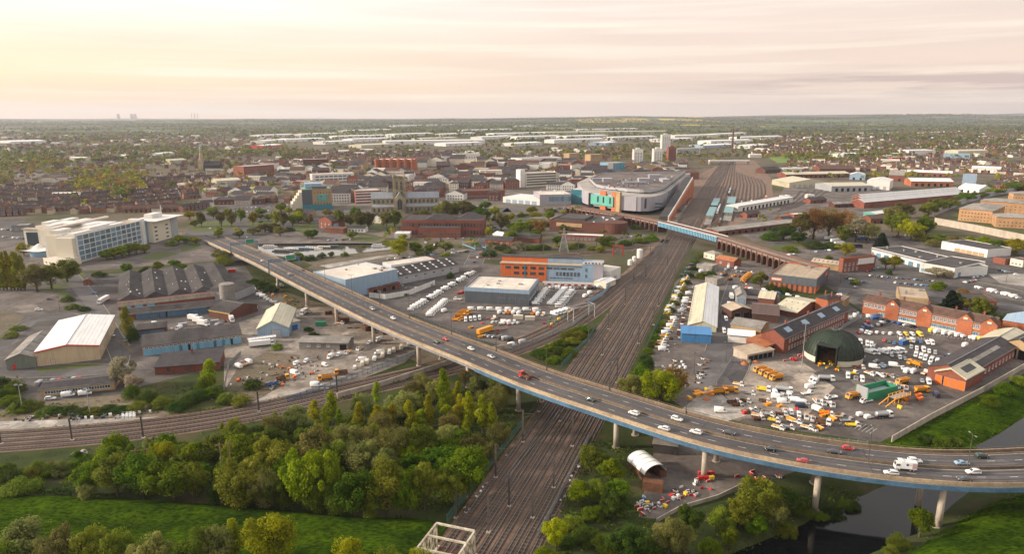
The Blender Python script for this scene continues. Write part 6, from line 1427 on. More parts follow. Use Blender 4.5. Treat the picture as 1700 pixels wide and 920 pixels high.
for k,(A,B,D,h,rf,wm,rm,lb) in enumerate((((1168,428),(1186,432),8,4,'hip','cream','asb_l','small grey roofed hut by the viaduct arches'),((1188,438),(1218,444),8,4,'gx','brick','tile_or','red roofed brick shed under the viaduct'),((1156,448),(1182,452),9,3.4,'flat','asb_l','felt','flat grey shed left of red roofed viaduct shed'),((1170,470),(1190,474),8,3.2,'flat','asb_l','asb_l','flat grey store at the top of the long cream shed'),((805,405),(850,408),9,4,'gx','brick','slate','long low brick shed beside the lifting bridge road'),((1300,372),(1318,370),10,4,'gx','brick','slate','tiny red gabled house beside the platform building'),((20,385),(48,384),14,5,'flat','grey','asb_l','dark grey flat shed left of the college'),((335,346),(356,344),10,6,'gx','cream','slate','white gabled pub at the roundabout car park corner'),((356,340),(440,338),26,5,'flat','brick_dk','asb','long dark flat hall behind the hotel car park'))):
 b=Bd('low_building',lb,'building',A,B,D,h,rf,wm,rm);b.wins('f',max(2,int(b.W/5)),1.3,1.2,1.1)

for A,B,D,h,rf,wm,rm,lb in (
 ((1345,338),(1372,336),10,4,'gx','brick','slate','small slate roofed brick shed before the cream train shed'),((1385,345),(1425,343),9,4,'gx','brick_dk','asb_l','long low dark brick stores left of the ridged works'),((1340,330),(1352,330),8,4,'flat','clad_w','felt_w','little white cabin among the works tracks'),
 ((1300,330),(1312,329),6,3,'flat','clad_w','felt_w','white hut at the sidings edge'),((1445,372),(1470,371),12,5,'gx','brick','tile_br','brown roofed hall by the turquoise edged shed'),((1240,362),(1262,359),8,4,'gx','brick','slate','low brick hut beside the white train shed'),
 ((1475,300),(1500,301),30,9,'gx','brick','asb_l','grey roofed brick shop between the white works sheds'),((1590,318),(1625,322),22,6,'gx','clad_w','clad_wr','low white shed below the pale blue tall block'),((1635,312),(1690,318),20,6,'gx','brick','asb','dark roofed brick works at the far right edge'),((1300,286),(1345,285),22,6,'flat','clad_w','felt_w','flat white store behind the long works hall'),((1410,298),(1436,299),24,8,'gy','clad_lb','clad_wr','pale blue gabled shed beside the long works hall'),((1360,286),(1420,286),26,6,'gx','brick','tile_br','brown roofed hall behind the works'),((1270,288),(1296,286),20,6,'gx','brick_dk','asb','dark carriage shed beside the far sidings')):
 b=Bd('works_building',lb,'building',A,B,D,h,rf,wm,rm);b.doors('f',max(2,int(b.W/9)),3,min(3.4,h*.6),'dark');b.vents(2,'white') if rf == 'flat' else None
for k,(x,y,w) in enumerate(((1345,425,'in the lot above the viaduct'),(1395,470,'at the junction by the orange store'),(1420,492,'at the road bend before the brick offices'),(1470,470,'in the retail car park left side'),(1530,462,'in the retail car park middle'),(1570,492,'by the trees behind the brick offices'),(1625,500,'on the retail road at right'),(1670,470,'near the right frame edge'),(1205,600,'at the depot road end'),(1228,500,'midway along the depot road'),(1152,620,'beside the salvage yard wall'),(805,425,'by the lifting bridge road'),(700,440,'behind the dark rooflit shed'),(600,418,'on the quay'),(305,400,'by the college approach'),(345,372,'on the roundabout island'),(400,360,'at the hotel car park left end'),(470,352,'at the hotel car park right end'),(165,500,'beside the lorry at the wavy roofed warehouse'),(205,600,'at the estate junction'),(100,520,'by the gravel lot'),(1290,400,'beside the russet clump'),(1180,395,'near the viaduct bridge end'),(880,470,'behind the modern depot'))):
 lamp_post(P(x,y),8.5,'slim lamp post '+w,.6,'street lamp posts',k % 2==0)
fence([(1190,640),(1215,600),(1245,604)],1.8,'grey fence round the open bay store','galv');fence([(1120,690),(1190,705),(1300,728),(1440,742)],1.8,'grey fence between crowded yard and flyover','galv');fence([(372,650),(380,610),(400,590)],2,'grey fence on the left side of the scrap yard','galv');fence([(1430,528),(1400,545),(1385,560)],2,'thin fence between brick workshop and main yard','galv');fence([(690,528),(780,565),(850,585)],2,'grey fence along the flyover side of centre yard','galv')
# ------------------------------------------------------------------ trees
def leaf_quads(C,NRM,size,rng):
 """numpy: leaf faces round centres C with rough normals NRM"""
 n=len(C);nr=NRM+rng.normal(0,.55,(n,3));nr /= np.linalg.norm(nr,axis=1)[:,None]+1e-9
 a=np.cross(nr,rng.normal(0,1,(n,3)));a /= np.linalg.norm(a,axis=1)[:,None]+1e-9
 b=np.cross(nr,a);s=size*rng.uniform(.35,1.5,(n,1));e=rng.uniform(.5,.9,(n,1))
 return np.stack([C-a*s,C-b*s*e,C+a*s,C+b*s*e],1)
def np_mesh(name,Q,mats,mi=None):
 n=len(Q);me=bpy.data.meshes.new(name);k=Q.shape[1]
 me.vertices.add(n*k);me.vertices.foreach_set('co',Q.reshape(-1).astype(np.float32))
 me.loops.add(n*k);me.loops.foreach_set('vertex_index',np.arange(n*k,dtype=np.int32))
 me.polygons.add(n);me.polygons.foreach_set('loop_start',np.arange(0,n*k,k,dtype=np.int32))
 for m in mats:me.materials.append(m)
 if mi is not None:me.polygons.foreach_set('material_index',mi.astype(np.int32))
 me.update(calc_edges=True);return me
def lobes_of(kind,rng):
 out=[]
 if kind in ('round','willow','bare'):
  R,cz,rz_=(4.1,5.4,4.3) if kind != 'willow' else (4.1,5.0,4.9)
  for _ in range(26):
   d=rng.normal(0,1,3);d /= np.linalg.norm(d);d[2]=d[2]*.9+.08;f=rng.uniform(.35,.8)
   out.append((d[0]*R*f,d[1]*R*f,cz+d[2]*rz_*f,rng.uniform(1.0,1.75)))
  for _ in range(12):     # small outlying boughs break the outline
   d=rng.normal(0,1,3);d /= np.linalg.norm(d);d[2]=abs(d[2])*.9;f=rng.uniform(.74,.96)
   out.append((d[0]*R*f,d[1]*R*f,cz+d[2]*rz_*f,rng.uniform(.6,1.0)))
 elif kind == 'bush':
  for _ in range(22):
   a=rng.uniform(0,2*PI);f=math.sqrt(rng.uniform(0,1));z=(1-f*f)*5.6*rng.uniform(.35,1)
   out.append((math.cos(a)*f*4.6,math.sin(a)*f*4.6,max(1.1,z+1.4),rng.uniform(1.4,2.1)))
 elif kind == 'birch':
  for i in range(17):
   t=(i+.5)/17;r=1.55*math.sin(PI*min(1,.18+t*.86))**.8;a=rng.uniform(0,2*PI);f=rng.uniform(.1,.8)
   out.append((math.cos(a)*r*f,math.sin(a)*r*f,2.0+7.6*t,.62+.3*r*rng.uniform(.5,1)))
 elif kind == 'poplar':
  for i in range(15):
   t=(i+.5)/15;r=.85*math.sin(PI*min(1,.2+t*.82))**.7;a=rng.uniform(0,2*PI)
   out.append((math.cos(a)*r*.4,math.sin(a)*r*.4,.9+8.7*t,.35+.55*r))
 elif kind == 'conifer':
  for i in range(30):
   t=(i+.5)/30;r=2.9*(1-t)**.85;a=i*2.4
   out.append((math.cos(a)*r*.62,math.sin(a)*r*.62,.8+8.8*t,.5+.6*(1-t)))
 return out
TPROTO={}
def tree_proto(kind,var):
 if (kind,var) in TPROTO:return TPROTO[kind,var]
 rng=np.random.default_rng(hash((len(kind),var,ord(kind[0]))) % 9999);lb=lobes_of(kind,rng)
 per={'round':330,'willow':380,'bare':130,'bush':330,'birch':260,'poplar':190,'conifer':130}[kind];sz={'round':.175,'willow':.145,'bare':.14,'bush':.19,'birch':.145,'poplar':.17,'conifer':.24}[kind]
 Cs,Ns=[],[]
 for x,y,z,r in lb:
  d=rng.normal(0,1,(per,3));d /= np.linalg.norm(d,axis=1)[:,None];f=rng.uniform(.45,1.22,(per,1))**.6
  c=d*f*r;
  if kind == 'willow':c[:,2] *= 1.15
  Cs.append(c+np.array([x,y,z]));dd=d.copy();dd[:,2]+=.35;Ns.append(dd)
 C=np.concatenate(Cs);Nn=np.concatenate(Ns);k=C[:,2]>.15;Q=leaf_quads(C[k],Nn[k],sz,rng)
 if kind == 'bare':     # twigs:thin slivers mixed with small buds
  nn=900;idx=rng.integers(0,len(lb),nn);base=np.array([lb[i][:3] for i in idx]);d=rng.normal(0,1,(nn,3));d[:,2]=abs(d[:,2]);d /= np.linalg.norm(d,axis=1)[:,None]
  tip=base+d*rng.uniform(.7,1.7,(nn,1));s=np.cross(d,rng.normal(0,1,(nn,3)));s=s/np.linalg.norm(s,axis=1)[:,None]*.045
  Q=np.concatenate([Q,np.stack([base-s,base+s,tip+s*.4,tip-s*.4],1)])
 crown=np_mesh('crown',Q,[L['green']])
 m=MB();tr={'round':.32,'willow':.36,'bare':.3,'bush':.25,'birch':.14,'poplar':.2,'conifer':.24}[kind];top={'bush':4,'conifer':9,'birch':9.2,'poplar':9}.get(kind,6.0)
 m.cyl((0,0,-.6),(0,0,top*.45),tr,tr*.75,9);m.cyl((0,0,top*.45),(.15,.1,top),tr*.75,tr*.25,8)
 if kind not in ('conifer','poplar'):
  for x,y,z,r in lb[:12]:
   z0=min(top*.95,max(1.0,z-2.0-math.hypot(x,y)*.25)) if kind != 'birch' else max(1.5,z-.8);m.cyl((0,0,z0),(x*.9,y*.9,z),tr*.38,tr*.1,5,cap=False)
 trunk=m.mesh('trunk',[M['birchbark'] if kind == 'birch' else M['bark']])
 TPROTO[kind,var]=(trunk,crown);return TPROTO[kind,var]
TREES=[]
KNAME={'round':'broadleaf_tree','willow':'willow_tree','bare':'bare_tree','bush':'bush','birch':'birch_tree','poplar':'poplar_tree','conifer':'conifer_tree'}
KTXT={'round':'round tree','willow':'willow','bare':'twiggy tree','bush':'bush','birch':'birch','poplar':'poplar','conifer':'conifer'}
LTXT={'green':'leafy green','lime':'bright lime','olive':'dull olive','willow':'grey green','dark':'dark green','brown':'bare brown','russet':'russet','gold':'golden','blossom':'pale blossoming','conifer':'near black'}
BASEW={'round':7.6,'willow':7.6,'bare':7.4,'bush':10.5,'birch':3.7,'poplar':2.0,'conifer':4.6}
trr=random.Random(5)
def T(x,yb,yt,kind,lf,w=None,zone='',p=None,h=None):
 """tree: base pixel, top row, kind, leaf colour, crown width in photo pixels"""
 p=p or P(x,yb);p=Vector((p.x,p.y,gz(p.x,p.y)))
 h=h or HZ(x,yb,yt);sc=h/10;d=p.y*CC+CH*CS
 sw=(w*d/F)/BASEW[kind] if w else sc*trr.uniform(.85,1.15)
 var=trr.randrange(3);trunk,crown=tree_proto(kind,var)
 t=bpy.data.objects.new(KNAME[kind],None);COL.objects.link(t);t.empty_display_size=.3;t.location=p;t.scale=(sw,sw*trr.uniform(.9,1.1),sc);t.rotation_euler=(0,0,trr.uniform(0,6.28))
 link('trunk',trunk,t);c=link('crown',crown,t);c.material_slots[0].link = 'OBJECT';c.material_slots[0].material=L[lf]
 TREES.append((zone,LTXT[lf]+' '+KTXT[kind],PX(*p)[0],t,'bush' if kind == 'bush' else 'tree'));return t
# bottom edge row
z = 'cut by the bottom edge before the meadow'
for x,yt,w,k,l in ((48,868,84,'willow','willow'),(92,892,46,'willow','willow'),(118,874,52,'willow','brown'),(160,876,54,'willow','olive'),(203,880,46,'willow','olive'),(253,888,60,'willow','willow'),(335,876,56,'willow','olive'),(366,872,46,'willow','willow'),(393,862,36,'birch','lime'),(447,856,74,'willow','lime'),(578,900,64,'willow','lime'),(655,908,56,'willow','olive'),(15,900,50,'willow','olive'),(300,905,40,'bush','dark'),(700,908,40,'willow','lime')):
 T(x,yt+92,yt,k,l,w*1.15,z)
z = 'standing alone on the meadow edge'
T(38,824,779,'bush','olive',60,z);T(146,834,804,'willow','willow',30,z);T(617,868,816,'birch','olive',30,z);T(20,808,770,'bush','dark',40,z)
z = 'on the meadow side of the wood'
for x,yb,yt,k,l,w in ((152,822,764,'round','green',50),(196,825,756,'round','olive',62),(238,828,752,'round','green',66),(290,832,756,'round','green',74),(325,832,768,'round','olive',50),(410,842,758,'willow','olive',80),(440,846,776,'willow','willow',50),(505,846,742,'round','lime',66),(532,852,738,'willow','lime',66),(525,856,784,'round','green',46),(470,850,790,'round','green',46),(560,858,800,'willow','olive',44),(590,862,772,'round','green',74),(642,858,762,'round','olive',60),(676,858,778,'round','green',52),(705,848,768,'round','olive',56),(745,838,770,'round','olive',64),(778,828,742,'round','green',72),(370,836,775,'bush','dark',50)):
 T(x,yb,yt,k,l,w,z)
z = 'in the middle of the wood'
for x,yb,yt,k,l,w in ((462,800,718,'round','olive',64),(400,790,722,'round','green',60),(445,775,706,'round','dark',52),(524,790,712,'round','brown',64),(560,800,730,'willow','olive',54),(600,800,728,'willow','willow',64),(640,806,744,'willow','willow',46),(655,780,706,'bare','brown',56),(690,800,745,'round','green',56),(575,770,700,'willow','willow',50),(620,765,705,'bare','brown',54),(700,775,706,'willow','olive',56),(735,800,740,'round','green',64),(360,780,722,'round','olive',50),(325,790,735,'round','green',50),(745,760,705,'willow','willow',48),(780,770,715,'bare','brown',50),(812,775,728,'bare','brown',32),(830,745,700,'bare','brown',40),(300,790,742,'round','olive',50)):
 T(x,yb,yt,k,l,w,z)
z = 'at the back of the wood'
for x,yb,yt,k,l,w in ((524,702,664,'birch','gold',24),(552,704,650,'birch','lime',28),(598,716,668,'birch','gold',24),(627,718,672,'birch','gold',26),(652,716,670,'birch','gold',24),(662,690,655,'willow','willow',44),(680,720,664,'birch','lime',26),(700,712,680,'birch','lime',28),(712,712,655,'birch','gold',24),(737,700,612,'birch','lime',30),(742,716,672,'birch','lime',30),(764,706,654,'birch','gold',26),(778,712,650,'birch','lime',26),(800,720,656,'birch','lime',26),(815,722,668,'birch','lime',26),(690,742,702,'birch','lime',26),(480,716,690,'bush','dark',50),(430,728,700,'bush','dark',44),(350,752,722,'bush','dark',50),(300,765,735,'bush','olive',46),(240,775,745,'bush','olive',46),(160,782,752,'bush','dark',46),(90,785,760,'bush','brown',50),(60,790,768,'bush','olive',40),(130,770,750,'birch','green',26)):
 T(x,yb,yt,k,l,w,z)
WOOD=[(P(x,y).x,P(x,y).y) for x,y in ((240,756),(360,736),(470,708),(560,690),(690,652),(800,628),(872,690),(800,790),(735,838),(480,828),(330,818),(130,812),(110,785))]
MID=[P(x,y) for x,y in ((110,800),(330,790),(480,770),(640,755),(800,735))]
wx=[p[0] for p in WOOD];wy=[p[1] for p in WOOD];y=min(wy)
while y<max(wy):
 x=min(wx)
 while x<max(wx):
  q=Vector((x+trr.uniform(-2.6,2.6),y+trr.uniform(-2.6,2.6),0));x+=7.2
  if not inside(q,WOOD) or (q-main_pt(0,0)).dot(main_n)>-22:continue
  if min((q-t[3].location).length for t in TREES)<3.0:continue
  px_,py_=PX(q.x,q.y,0);back=py_<738
  k,l=trr.choice([('willow','olive'),('round','green'),('round','olive'),('willow','willow'),('willow','lime'),('round','green'),('bush','green'),('round','green')] if not back else [('birch','lime'),('bush','dark'),('bush','olive'),('willow','willow'),('bare','brown')])
  h=trr.uniform(6.5,11) if k != 'bush' else trr.uniform(3,5)
  T(px_,py_,0,k,l,None,'on the meadow side of the wood' if py_>795 else ('at the back of the wood' if back else 'in the middle of the wood'),Vector((q.x,q.y,0)),h)
 y+=7.2
z = 'along the wood edge below the branch line'
for i in range(26):
 x=-10+i*15.5+trr.uniform(-4,4);yb=792-max(0,i-5)*2.1+trr.uniform(-6,6);T(x,yb,yb-trr.uniform(18,30),'bush',trr.choice(['green','dark','olive','green','willow']),36,z)
# right foreground
z = 'in the scrub between main line and works compound'
for x,yb,yt,k,l,w in ((980,782,742,'round','olive',48),(961,838,800,'round','lime',38),(992,836,796,'willow','olive',36),(1015,805,762,'round','green',42),(1027,835,798,'round','green',44),(1020,862,818,'round','dark',46),(923,915,862,'round','lime',44),(950,880,850,'bush','olive',44),(975,900,870,'bush','dark',50),(1040,930,872,'round','dark',72),(1003,915,880,'bush','olive',50),(905,935,898,'bush','green',40),(1062,780,755,'bush','dark',34),(1000,770,745,'bush','dark',30),(985,860,838,'bush','green',44),(940,905,890,'bush','dark',36)):
 T(x,yb,yt,k,l,w,z)
z = 'on the slope between works compound and river'
for x,yb,yt,k,l,w in ((1110,915,852,'willow','willow',50),(1080,915,880,'bush','dark',48),(1145,885,832,'round','dark',40),(1140,912,862,'bare','brown',34),(1180,905,872,'bush','green',40),(1212,898,858,'round','green',34),(1200,868,832,'bush','olive',46),(1228,868,818,'round','olive',48),(1262,850,786,'willow','olive',72),(1255,875,838,'round','green',40),(1285,862,812,'bare','brown',44),(1300,840,800,'round','dark',44),(1330,845,812,'bush','dark',46),(1165,930,890,'bush','dark',50),(1310,868,840,'bush','olive',36)):
 T(x,yb,yt,k,l,w,z)
z = 'on the river bank near the flyover'
for x,yb,yt,k,l,w in ((1528,878,830,'round','green',38),(1494,898,868,'bush','olive',38),(1574,748,708,'willow','olive',44),(1412,824,800,'bush','dark',34),(1385,838,815,'bush','dark',36),(1365,845,822,'bush','olive',30),(1640,672,648,'bush','green',30),(1668,655,630,'bush','green',34),(1692,640,618,'bush','olive',34),(1615,735,718,'bush','green',30),(1540,730,712,'bush','dark',34),(1480,912,892,'bush','olive',28)):
 T(x,yb,yt,k,l,w,z)
z = 'between main line and grit yard beyond the flyover'
for x,yb,yt,k,l,w in ((1046,660,622,'willow','willow',40),(1068,650,608,'round','green',30),(1095,668,614,'willow','lime',62),(1118,662,606,'bare','russet',50),(1062,630,598,'bush','green',26),(1075,612,585,'bush','dark',24)):
 T(x,yb,yt,k,l,w,z)
z = 'along the right verge of the main line'
for i in range(16):
 t_=i/15;x=1072+92*t_+trr.uniform(-3,3);yb=598-172*t_
 T(x,yb,yb-13+4*t_,'bush',trr.choice(['dark','green','olive','brown']),20-6*t_,z)
z = 'in the scrub triangle beyond the flyover'
for x,yb in ((905,596),(920,602),(932,588),(945,590),(912,582),(930,575),(950,572),(962,562),(940,562),(968,552),(955,556),(895,590)):
 T(x,yb,yb-17,'bush',trr.choice(['green','dark','green','olive']),26,z)
# left estate
z = 'in the row left of the gravel lot'
for x in range(-6,46,6):T(x+trr.uniform(-1,1),482,418+trr.uniform(-5,6),'poplar','gold',11,z)
z = 'beside the estate entrance below the college'
for x,yb,yt,k,l,w in ((62,485,438,'round','brown',46),(86,480,440,'round','olive',40),(112,468,428,'round','olive',42),(40,424,402,'willow','gold',20),(210,455,435,'round','green',18),(262,452,434,'round','olive',18),(290,446,430,'round','green',20),(300,448,434,'bush','green',26),(245,452,440,'bush','dark',26),(165,460,446,'bush','dark',24),(370,435,412,'round','brown',32),(372,440,420,'bush','olive',30)):
 T(x,yb,yt,k,l,w,z)
z = 'in the row before the college front'
for x,yb,yt,k in ((178,432,414,'round'),(190,430,410,'round'),(203,428,406,'round'),(215,424,403,'round'),(227,422,403,'round'),(240,420,405,'round'),(284,408,395,'bush'),(297,405,390,'round'),(308,404,392,'round'),(325,406,392,'round')):T(x,yb,yt,k,'lime',19,z)
z = 'on the industrial estate among the sheds'
for x,yb,yt,k,l,w in ((214,566,508,'birch','gold',24),(222,568,530,'bush','dark',20),(206,640,590,'round','blossom',36),(222,652,622,'round','blossom',30),(220,660,628,'bush','green',28),(352,644,596,'birch','lime',32),(338,650,620,'bush','green',26),(120,512,502,'bush','olive',24),(140,516,506,'bush','dark',20),(30,548,538,'bush','olive',26),(18,560,548,'bush','olive',26),(112,500,488,'bush','olive',22),(620,548,530,'bush','dark',16),(460,580,566,'bush','olive',20),(512,550,540,'bush','dark',18),(520,560,548,'bush','dark',20),(672,490,482,'bush','dark',16),(748,462,448,'bush','dark',14),(435,478,462,'bush','dark',26),(450,485,470,'bush','dark',24),(420,472,458,'bush','dark',22)):
 T(x,yb,yt,k,l,w,z)
z = 'in the overgrown strip above the branch line'
for i in range(20):
 x=5+i*22+trr.uniform(-6,6);yb=668+trr.uniform(-12,16)-(i>14)*12
 if 55<x<205:yb=686+trr.uniform(-3,3)
 T(x,yb,yb-(22 if x<55 or x>215 else 14),'bush',trr.choice(['dark','green','dark','olive']),34,z)
for x,yb in ((10,660),(25,650),(18,672),(36,680),(4,645)):T(x,yb,yb-22,'bush',trr.choice(['green','dark']),36,z)
# canal,minster,town front
z = 'along the canal basin and quay'
for x,yb,yt,k,l,w in ((662,424,396,'willow','lime',36),(690,420,400,'round','green',24),(716,420,404,'round','olive',22),(740,418,400,'round','willow',24),(702,422,410,'bush','olive',24),(668,398,388,'round','lime',16),(535,428,416,'bush','dark',18),(550,428,417,'round','green',10),(515,432,420,'bush','dark',26),(480,432,422,'bush','dark',26),(495,430,414,'bush','green',22),(572,425,416,'bush','green',14),(740,425,418,'bush','lime',18),(812,425,410,'bush','dark',30),(835,415,402,'bush','dark',30),(800,388,374,'bush','green',26),(465,392,376,'round','brown',24),(440,386,370,'round','brown',26),(420,390,378,'round','brown',24),(455,384,372,'bush','olive',24),(480,384,374,'bush','dark',20)):
 T(x,yb,yt,k,l,w,z)
for x,yb in ((600,408),(625,404),(640,402),(845,392),(870,398),(885,372),(905,376),(850,378),(868,360),(890,358),(915,352),(940,354),(980,362),(1020,375),(1040,372),(1055,380),(820,405),(845,420),(1015,398),(950,412)):T(x,yb,yb-9,'bush',trr.choice(['olive','green','dark','gold']),22,'in the beds between minster and mall viaduct')
rt=random.Random(4)
for i in range(44):
 x,yb=rt.uniform(310,1030),0;yb=rt.uniform(352,398) if x<640 or x>810 else rt.uniform(336,360)
 p_=P(x,yb)
 if abs((p_-main_pt(0,0)).dot(main_n))<24 or 480<x<560 and yb<356 or 615<x<730 and yb<372 or 430<x<660 and yb>402:continue
 T(x,yb,yb-rt.uniform(11,17),'round',rt.choice(['olive','lime','gold','green','brown']),rt.uniform(14,20),'along the town streets')
z = 'in the minster grounds'
for x,yb,yt,k,l,w in ((565,380,348,'round','olive',20),(582,376,352,'round','brown',22),(600,382,344,'round','brown',26),(612,380,350,'round','brown',22),(588,362,342,'round','green',14),(655,378,346,'round','olive',22),(642,376,350,'round','brown',20),(705,372,348,'round','olive',22),(735,366,330,'round','brown',34),(752,364,334,'round','olive',26),(770,364,332,'round','brown',30),(802,372,340,'round','green',30),(822,362,342,'round','lime',18),(832,382,352,'round','brown',30),(545,360,346,'round','brown',18),(690,372,352,'round','olive',18),(625,366,350,'bush','dark',16),(758,346,336,'round','gold',14)):
 T(x,yb,yt,k,l,w,z)
z = 'around the hotel and roundabout'
for i,x in enumerate((335,352,368,420,432,446,458,470,486,497,512,400,385,560)):T(x,366+trr.uniform(-8,12),352+trr.uniform(-8,8),'round',trr.choice(['brown','olive','gold','brown']),16,z)
z = 'between dark market building and railway'
for x,yb,yt,k,l,w in ((862,390,368,'round','lime',26),(880,384,366,'round','olive',24),(898,392,362,'bare','russet',28),(848,402,382,'round','olive',24),(860,416,400,'round','blossom',22),(925,408,392,'round','green',20),(1000,412,392,'round','olive',22),(1010,408,396,'bush','olive',24),(1040,408,394,'bush','dark',30),(1062,404,390,'bush','olive',30),(1080,400,385,'bush','green',26),(960,410,400,'bush','dark',26),(985,415,405,'bush','olive',24),(900,414,402,'bush','dark',28),(880,414,404,'bush','green',28),(997,420,408,'willow','gold',16)):
 T(x,yb,yt,k,l,w,z)
z = 'in the dense clump beside the platform building'
for x,yb,yt,k,l,w in ((1350,398,342,'bare','russet',44),(1375,396,340,'bare','russet',46),(1398,398,344,'bare','russet',44),(1330,398,352,'round','brown',36),(1420,402,360,'round','blossom',40),(1440,404,366,'bare','brown',36),(1402,402,372,'round','olive',30),(1300,398,372,'round','dark',36),(1325,404,384,'round','dark',30),(1280,398,380,'bush','green',34),(1462,414,386,'conifer','conifer',24),(1463,415,392,'conifer','conifer',26),(1350,412,396,'bush','dark',36),(1380,412,398,'bush','dark',34),(1310,418,404,'bush','olive',30)):
 T(x,yb,yt,k,l,w,z)
z = 'in the tree belt outside the prison wall'
for x,yb,yt,k,l,w in ((1490,392,352,'round','olive',40),(1512,398,362,'round','lime',36),(1537,392,355,'round','green',30),(1480,385,340,'round','brown',36),(1555,352,328,'round','olive',30),(1575,348,330,'round','olive',30),(1600,336,320,'round','green',28),(1625,330,318,'round','olive',28),(1650,324,312,'round','lime',28),(1690,318,300,'round','olive',34),(1540,362,336,'round','olive',32),(1500,362,334,'round','brown',34),(1560,402,388,'round','olive',30),(1585,406,392,'round','brown',26),(1608,408,392,'round','lime',20),(1632,412,392,'round','lime',24),(1655,418,396,'round','olive',30),(1685,422,396,'round','gold',34),(1530,400,384,'bush','olive',30),(1550,408,394,'bush','brown',30)):
 T(x,yb,yt,k,l,w,z)
z = 'in the retail park and behind brick offices'
for x,yb,yt,k,l,w in ((1403,424,402,'round','gold',28),(1484,448,424,'round','gold',24),(1470,446,424,'bare','brown',22),(1475,456,444,'bush','dark',12),(1420,472,460,'bush','lime',18),(1376,432,420,'bush','olive',14),(1555,460,444,'round','blossom',34),(1570,462,448,'round','blossom',22),(1553,482,464,'bush','green',22),(1562,478,462,'bush','green',16),(1576,522,482,'conifer','conifer',34),(1590,516,486,'round','dark',30),(1597,500,478,'bare','russet',20),(1620,530,490,'round','olive',34),(1635,528,498,'round','brown',28),(1555,518,500,'bush','dark',26),(1605,532,512,'bush','dark',40),(1650,535,515,'bush','dark',40),(1672,532,515,'bush','olive',30),(1280,482,466,'bush','dark',22),(1300,485,472,'bush','dark',24),(1262,475,450,'round','brown',24),(1255,470,452,'bush','green',20),(1180,462,444,'bush','dark',22),(1164,462,448,'bush','green',20),(1290,436,424,'bush','olive',24)):
 T(x,yb,yt,k,l,w,z)
grp={}
for zt in TREES:grp.setdefault((zt[0],zt[1]),[]).append(zt)
for (z,ph),lst in grp.items():
 lst.sort(key=lambda q:q[2])
 for i,q in enumerate(lst):tag(q[3],ph+' '+z+ordleft(i,len(lst)),q[4],('bushes ' if q[4] == 'bush' else 'trees ')+z)
# ------------------------------------------------------------------ undergrowth:leaf tufts nobody could count
def tufts(name,polys,dens,hmax,size,mats,seed,clump=.6,ywarp=True):
 rng=np.random.default_rng(seed);Cs=[]
 for poly in polys:
  pl=[(P(x,y).x,P(x,y).y) for x,y in poly];xs_=[p[0] for p in pl];ys_=[p[1] for p in pl]
  n=int(dens*(max(xs_)-min(xs_))*(max(ys_)-min(ys_)));pts=np.column_stack([rng.uniform(min(xs_),max(xs_),n),rng.uniform(min(ys_),max(ys_),n)])
  for x,y in pts:
   if inside((x,y),pl):
    k=mnoise.noise(Vector((x*.16,y*.16,seed)))+.35*mnoise.noise(Vector((x*.6,y*.6,seed)))
    if k<-.25*clump:continue
    Cs.append((x,y,gz(x,y)+rng.uniform(0,1)*hmax*max(.15,min(1,.35+k))))
 C=np.array(Cs);nr=np.tile(np.array([0,-.1,1.0]),(len(C),1));Q=leaf_quads(C,nr,size,rng)
 mi=np.array([min(len(mats)-1,max(0,int((mnoise.noise(Vector((c[0]*.08,c[1]*.08,9)))*.9+.5+rng.uniform(-.25,.25))*len(mats)))) for c in C])
 o=link(name,np_mesh(name,Q,[L[k] for k in mats],mi));o['kind'] = 'stuff';return o
tufts('undergrowth',[[(130,815),(330,826),(480,838),(735,852),(780,815),(868,700),(790,640),(690,660),(470,712),(360,748),(110,790)],[(-20,790),(110,770),(360,745),(360,760),(120,822),(-20,815)]],3.0,1.8,.30,['dark','green','olive','dark'],3)
tufts('ditch_shade_tufts',[[(-40,806),(60,812),(200,820),(420,835),(560,850),(735,866),(740,874),(560,860),(420,846),(200,832),(60,824),(-40,820)]],5,1.3,.26,['dark','grass','dark'],15,.1)  # dark leaf colours paint in the shade band between meadow and wood
tufts('scrub',[[(890,925),(925,850),(985,730),(1075,750),(1062,850),(1130,868),(1200,838),(1390,800),(1440,812),(1360,852),(1270,890),(1200,925)],[(945,610),(992,548),(975,548),(880,590),(910,605)],[(1020,650),(1070,590),(1140,440),(1160,420),(1166,430),(1090,560),(1075,600),(1130,660),(1060,670)]],2.6,1.7,.30,['olive','green','dark','brown'],4)
tufts('track_side_weeds',[[(735,868),(775,806),(828,745),(886,685),(898,688),(845,752),(795,815),(760,872)],[(905,900),(925,838),(965,760),(985,728),(972,726),(948,762),(912,836),(890,895)],[(0,768),(240,742),(430,702),(640,652),(640,646),(430,696),(240,734),(0,760)],[(0,722),(240,700),(430,672),(560,645),(560,640),(430,666),(240,696),(0,716)],[(985,620),(1010,560),(1050,490),(1046,490),(1002,560),(975,620)],[(1040,612),(1065,560),(1100,500),(1106,500),(1070,565),(1048,615)]],2.2,.8,.22,['olive','grass','brown','green'],19,.6)
tufts('verge_scrub',[[(-30,640),(40,625),(45,690),(-30,700)],[(45,672),(205,665),(240,640),(370,640),(430,665),(330,685),(200,690),(45,690)],[(425,455),(440,455),(520,520),(500,525)],[(560,662),(740,606),(745,612),(565,668)]],1.8,1.5,.32,['dark','green','olive','brown'],5)
tufts('bank_scrub',[[(1462,742),(1560,694),(1700,620),(1760,606),(1700,688),(1600,748),(1540,752)],[(1440,940),(1530,888),(1600,846),(1700,806),(1700,830),(1560,890),(1480,940)]],1.5,.7,.26,['green','olive','green'],6)
tufts('meadow_tussocks',[[(-60,826),(200,834),(420,850),(560,862),(720,874),(700,930),(600,990),(-60,990)]],2.4,.8,.2,['grass','grass','grass','green'],8,.2)
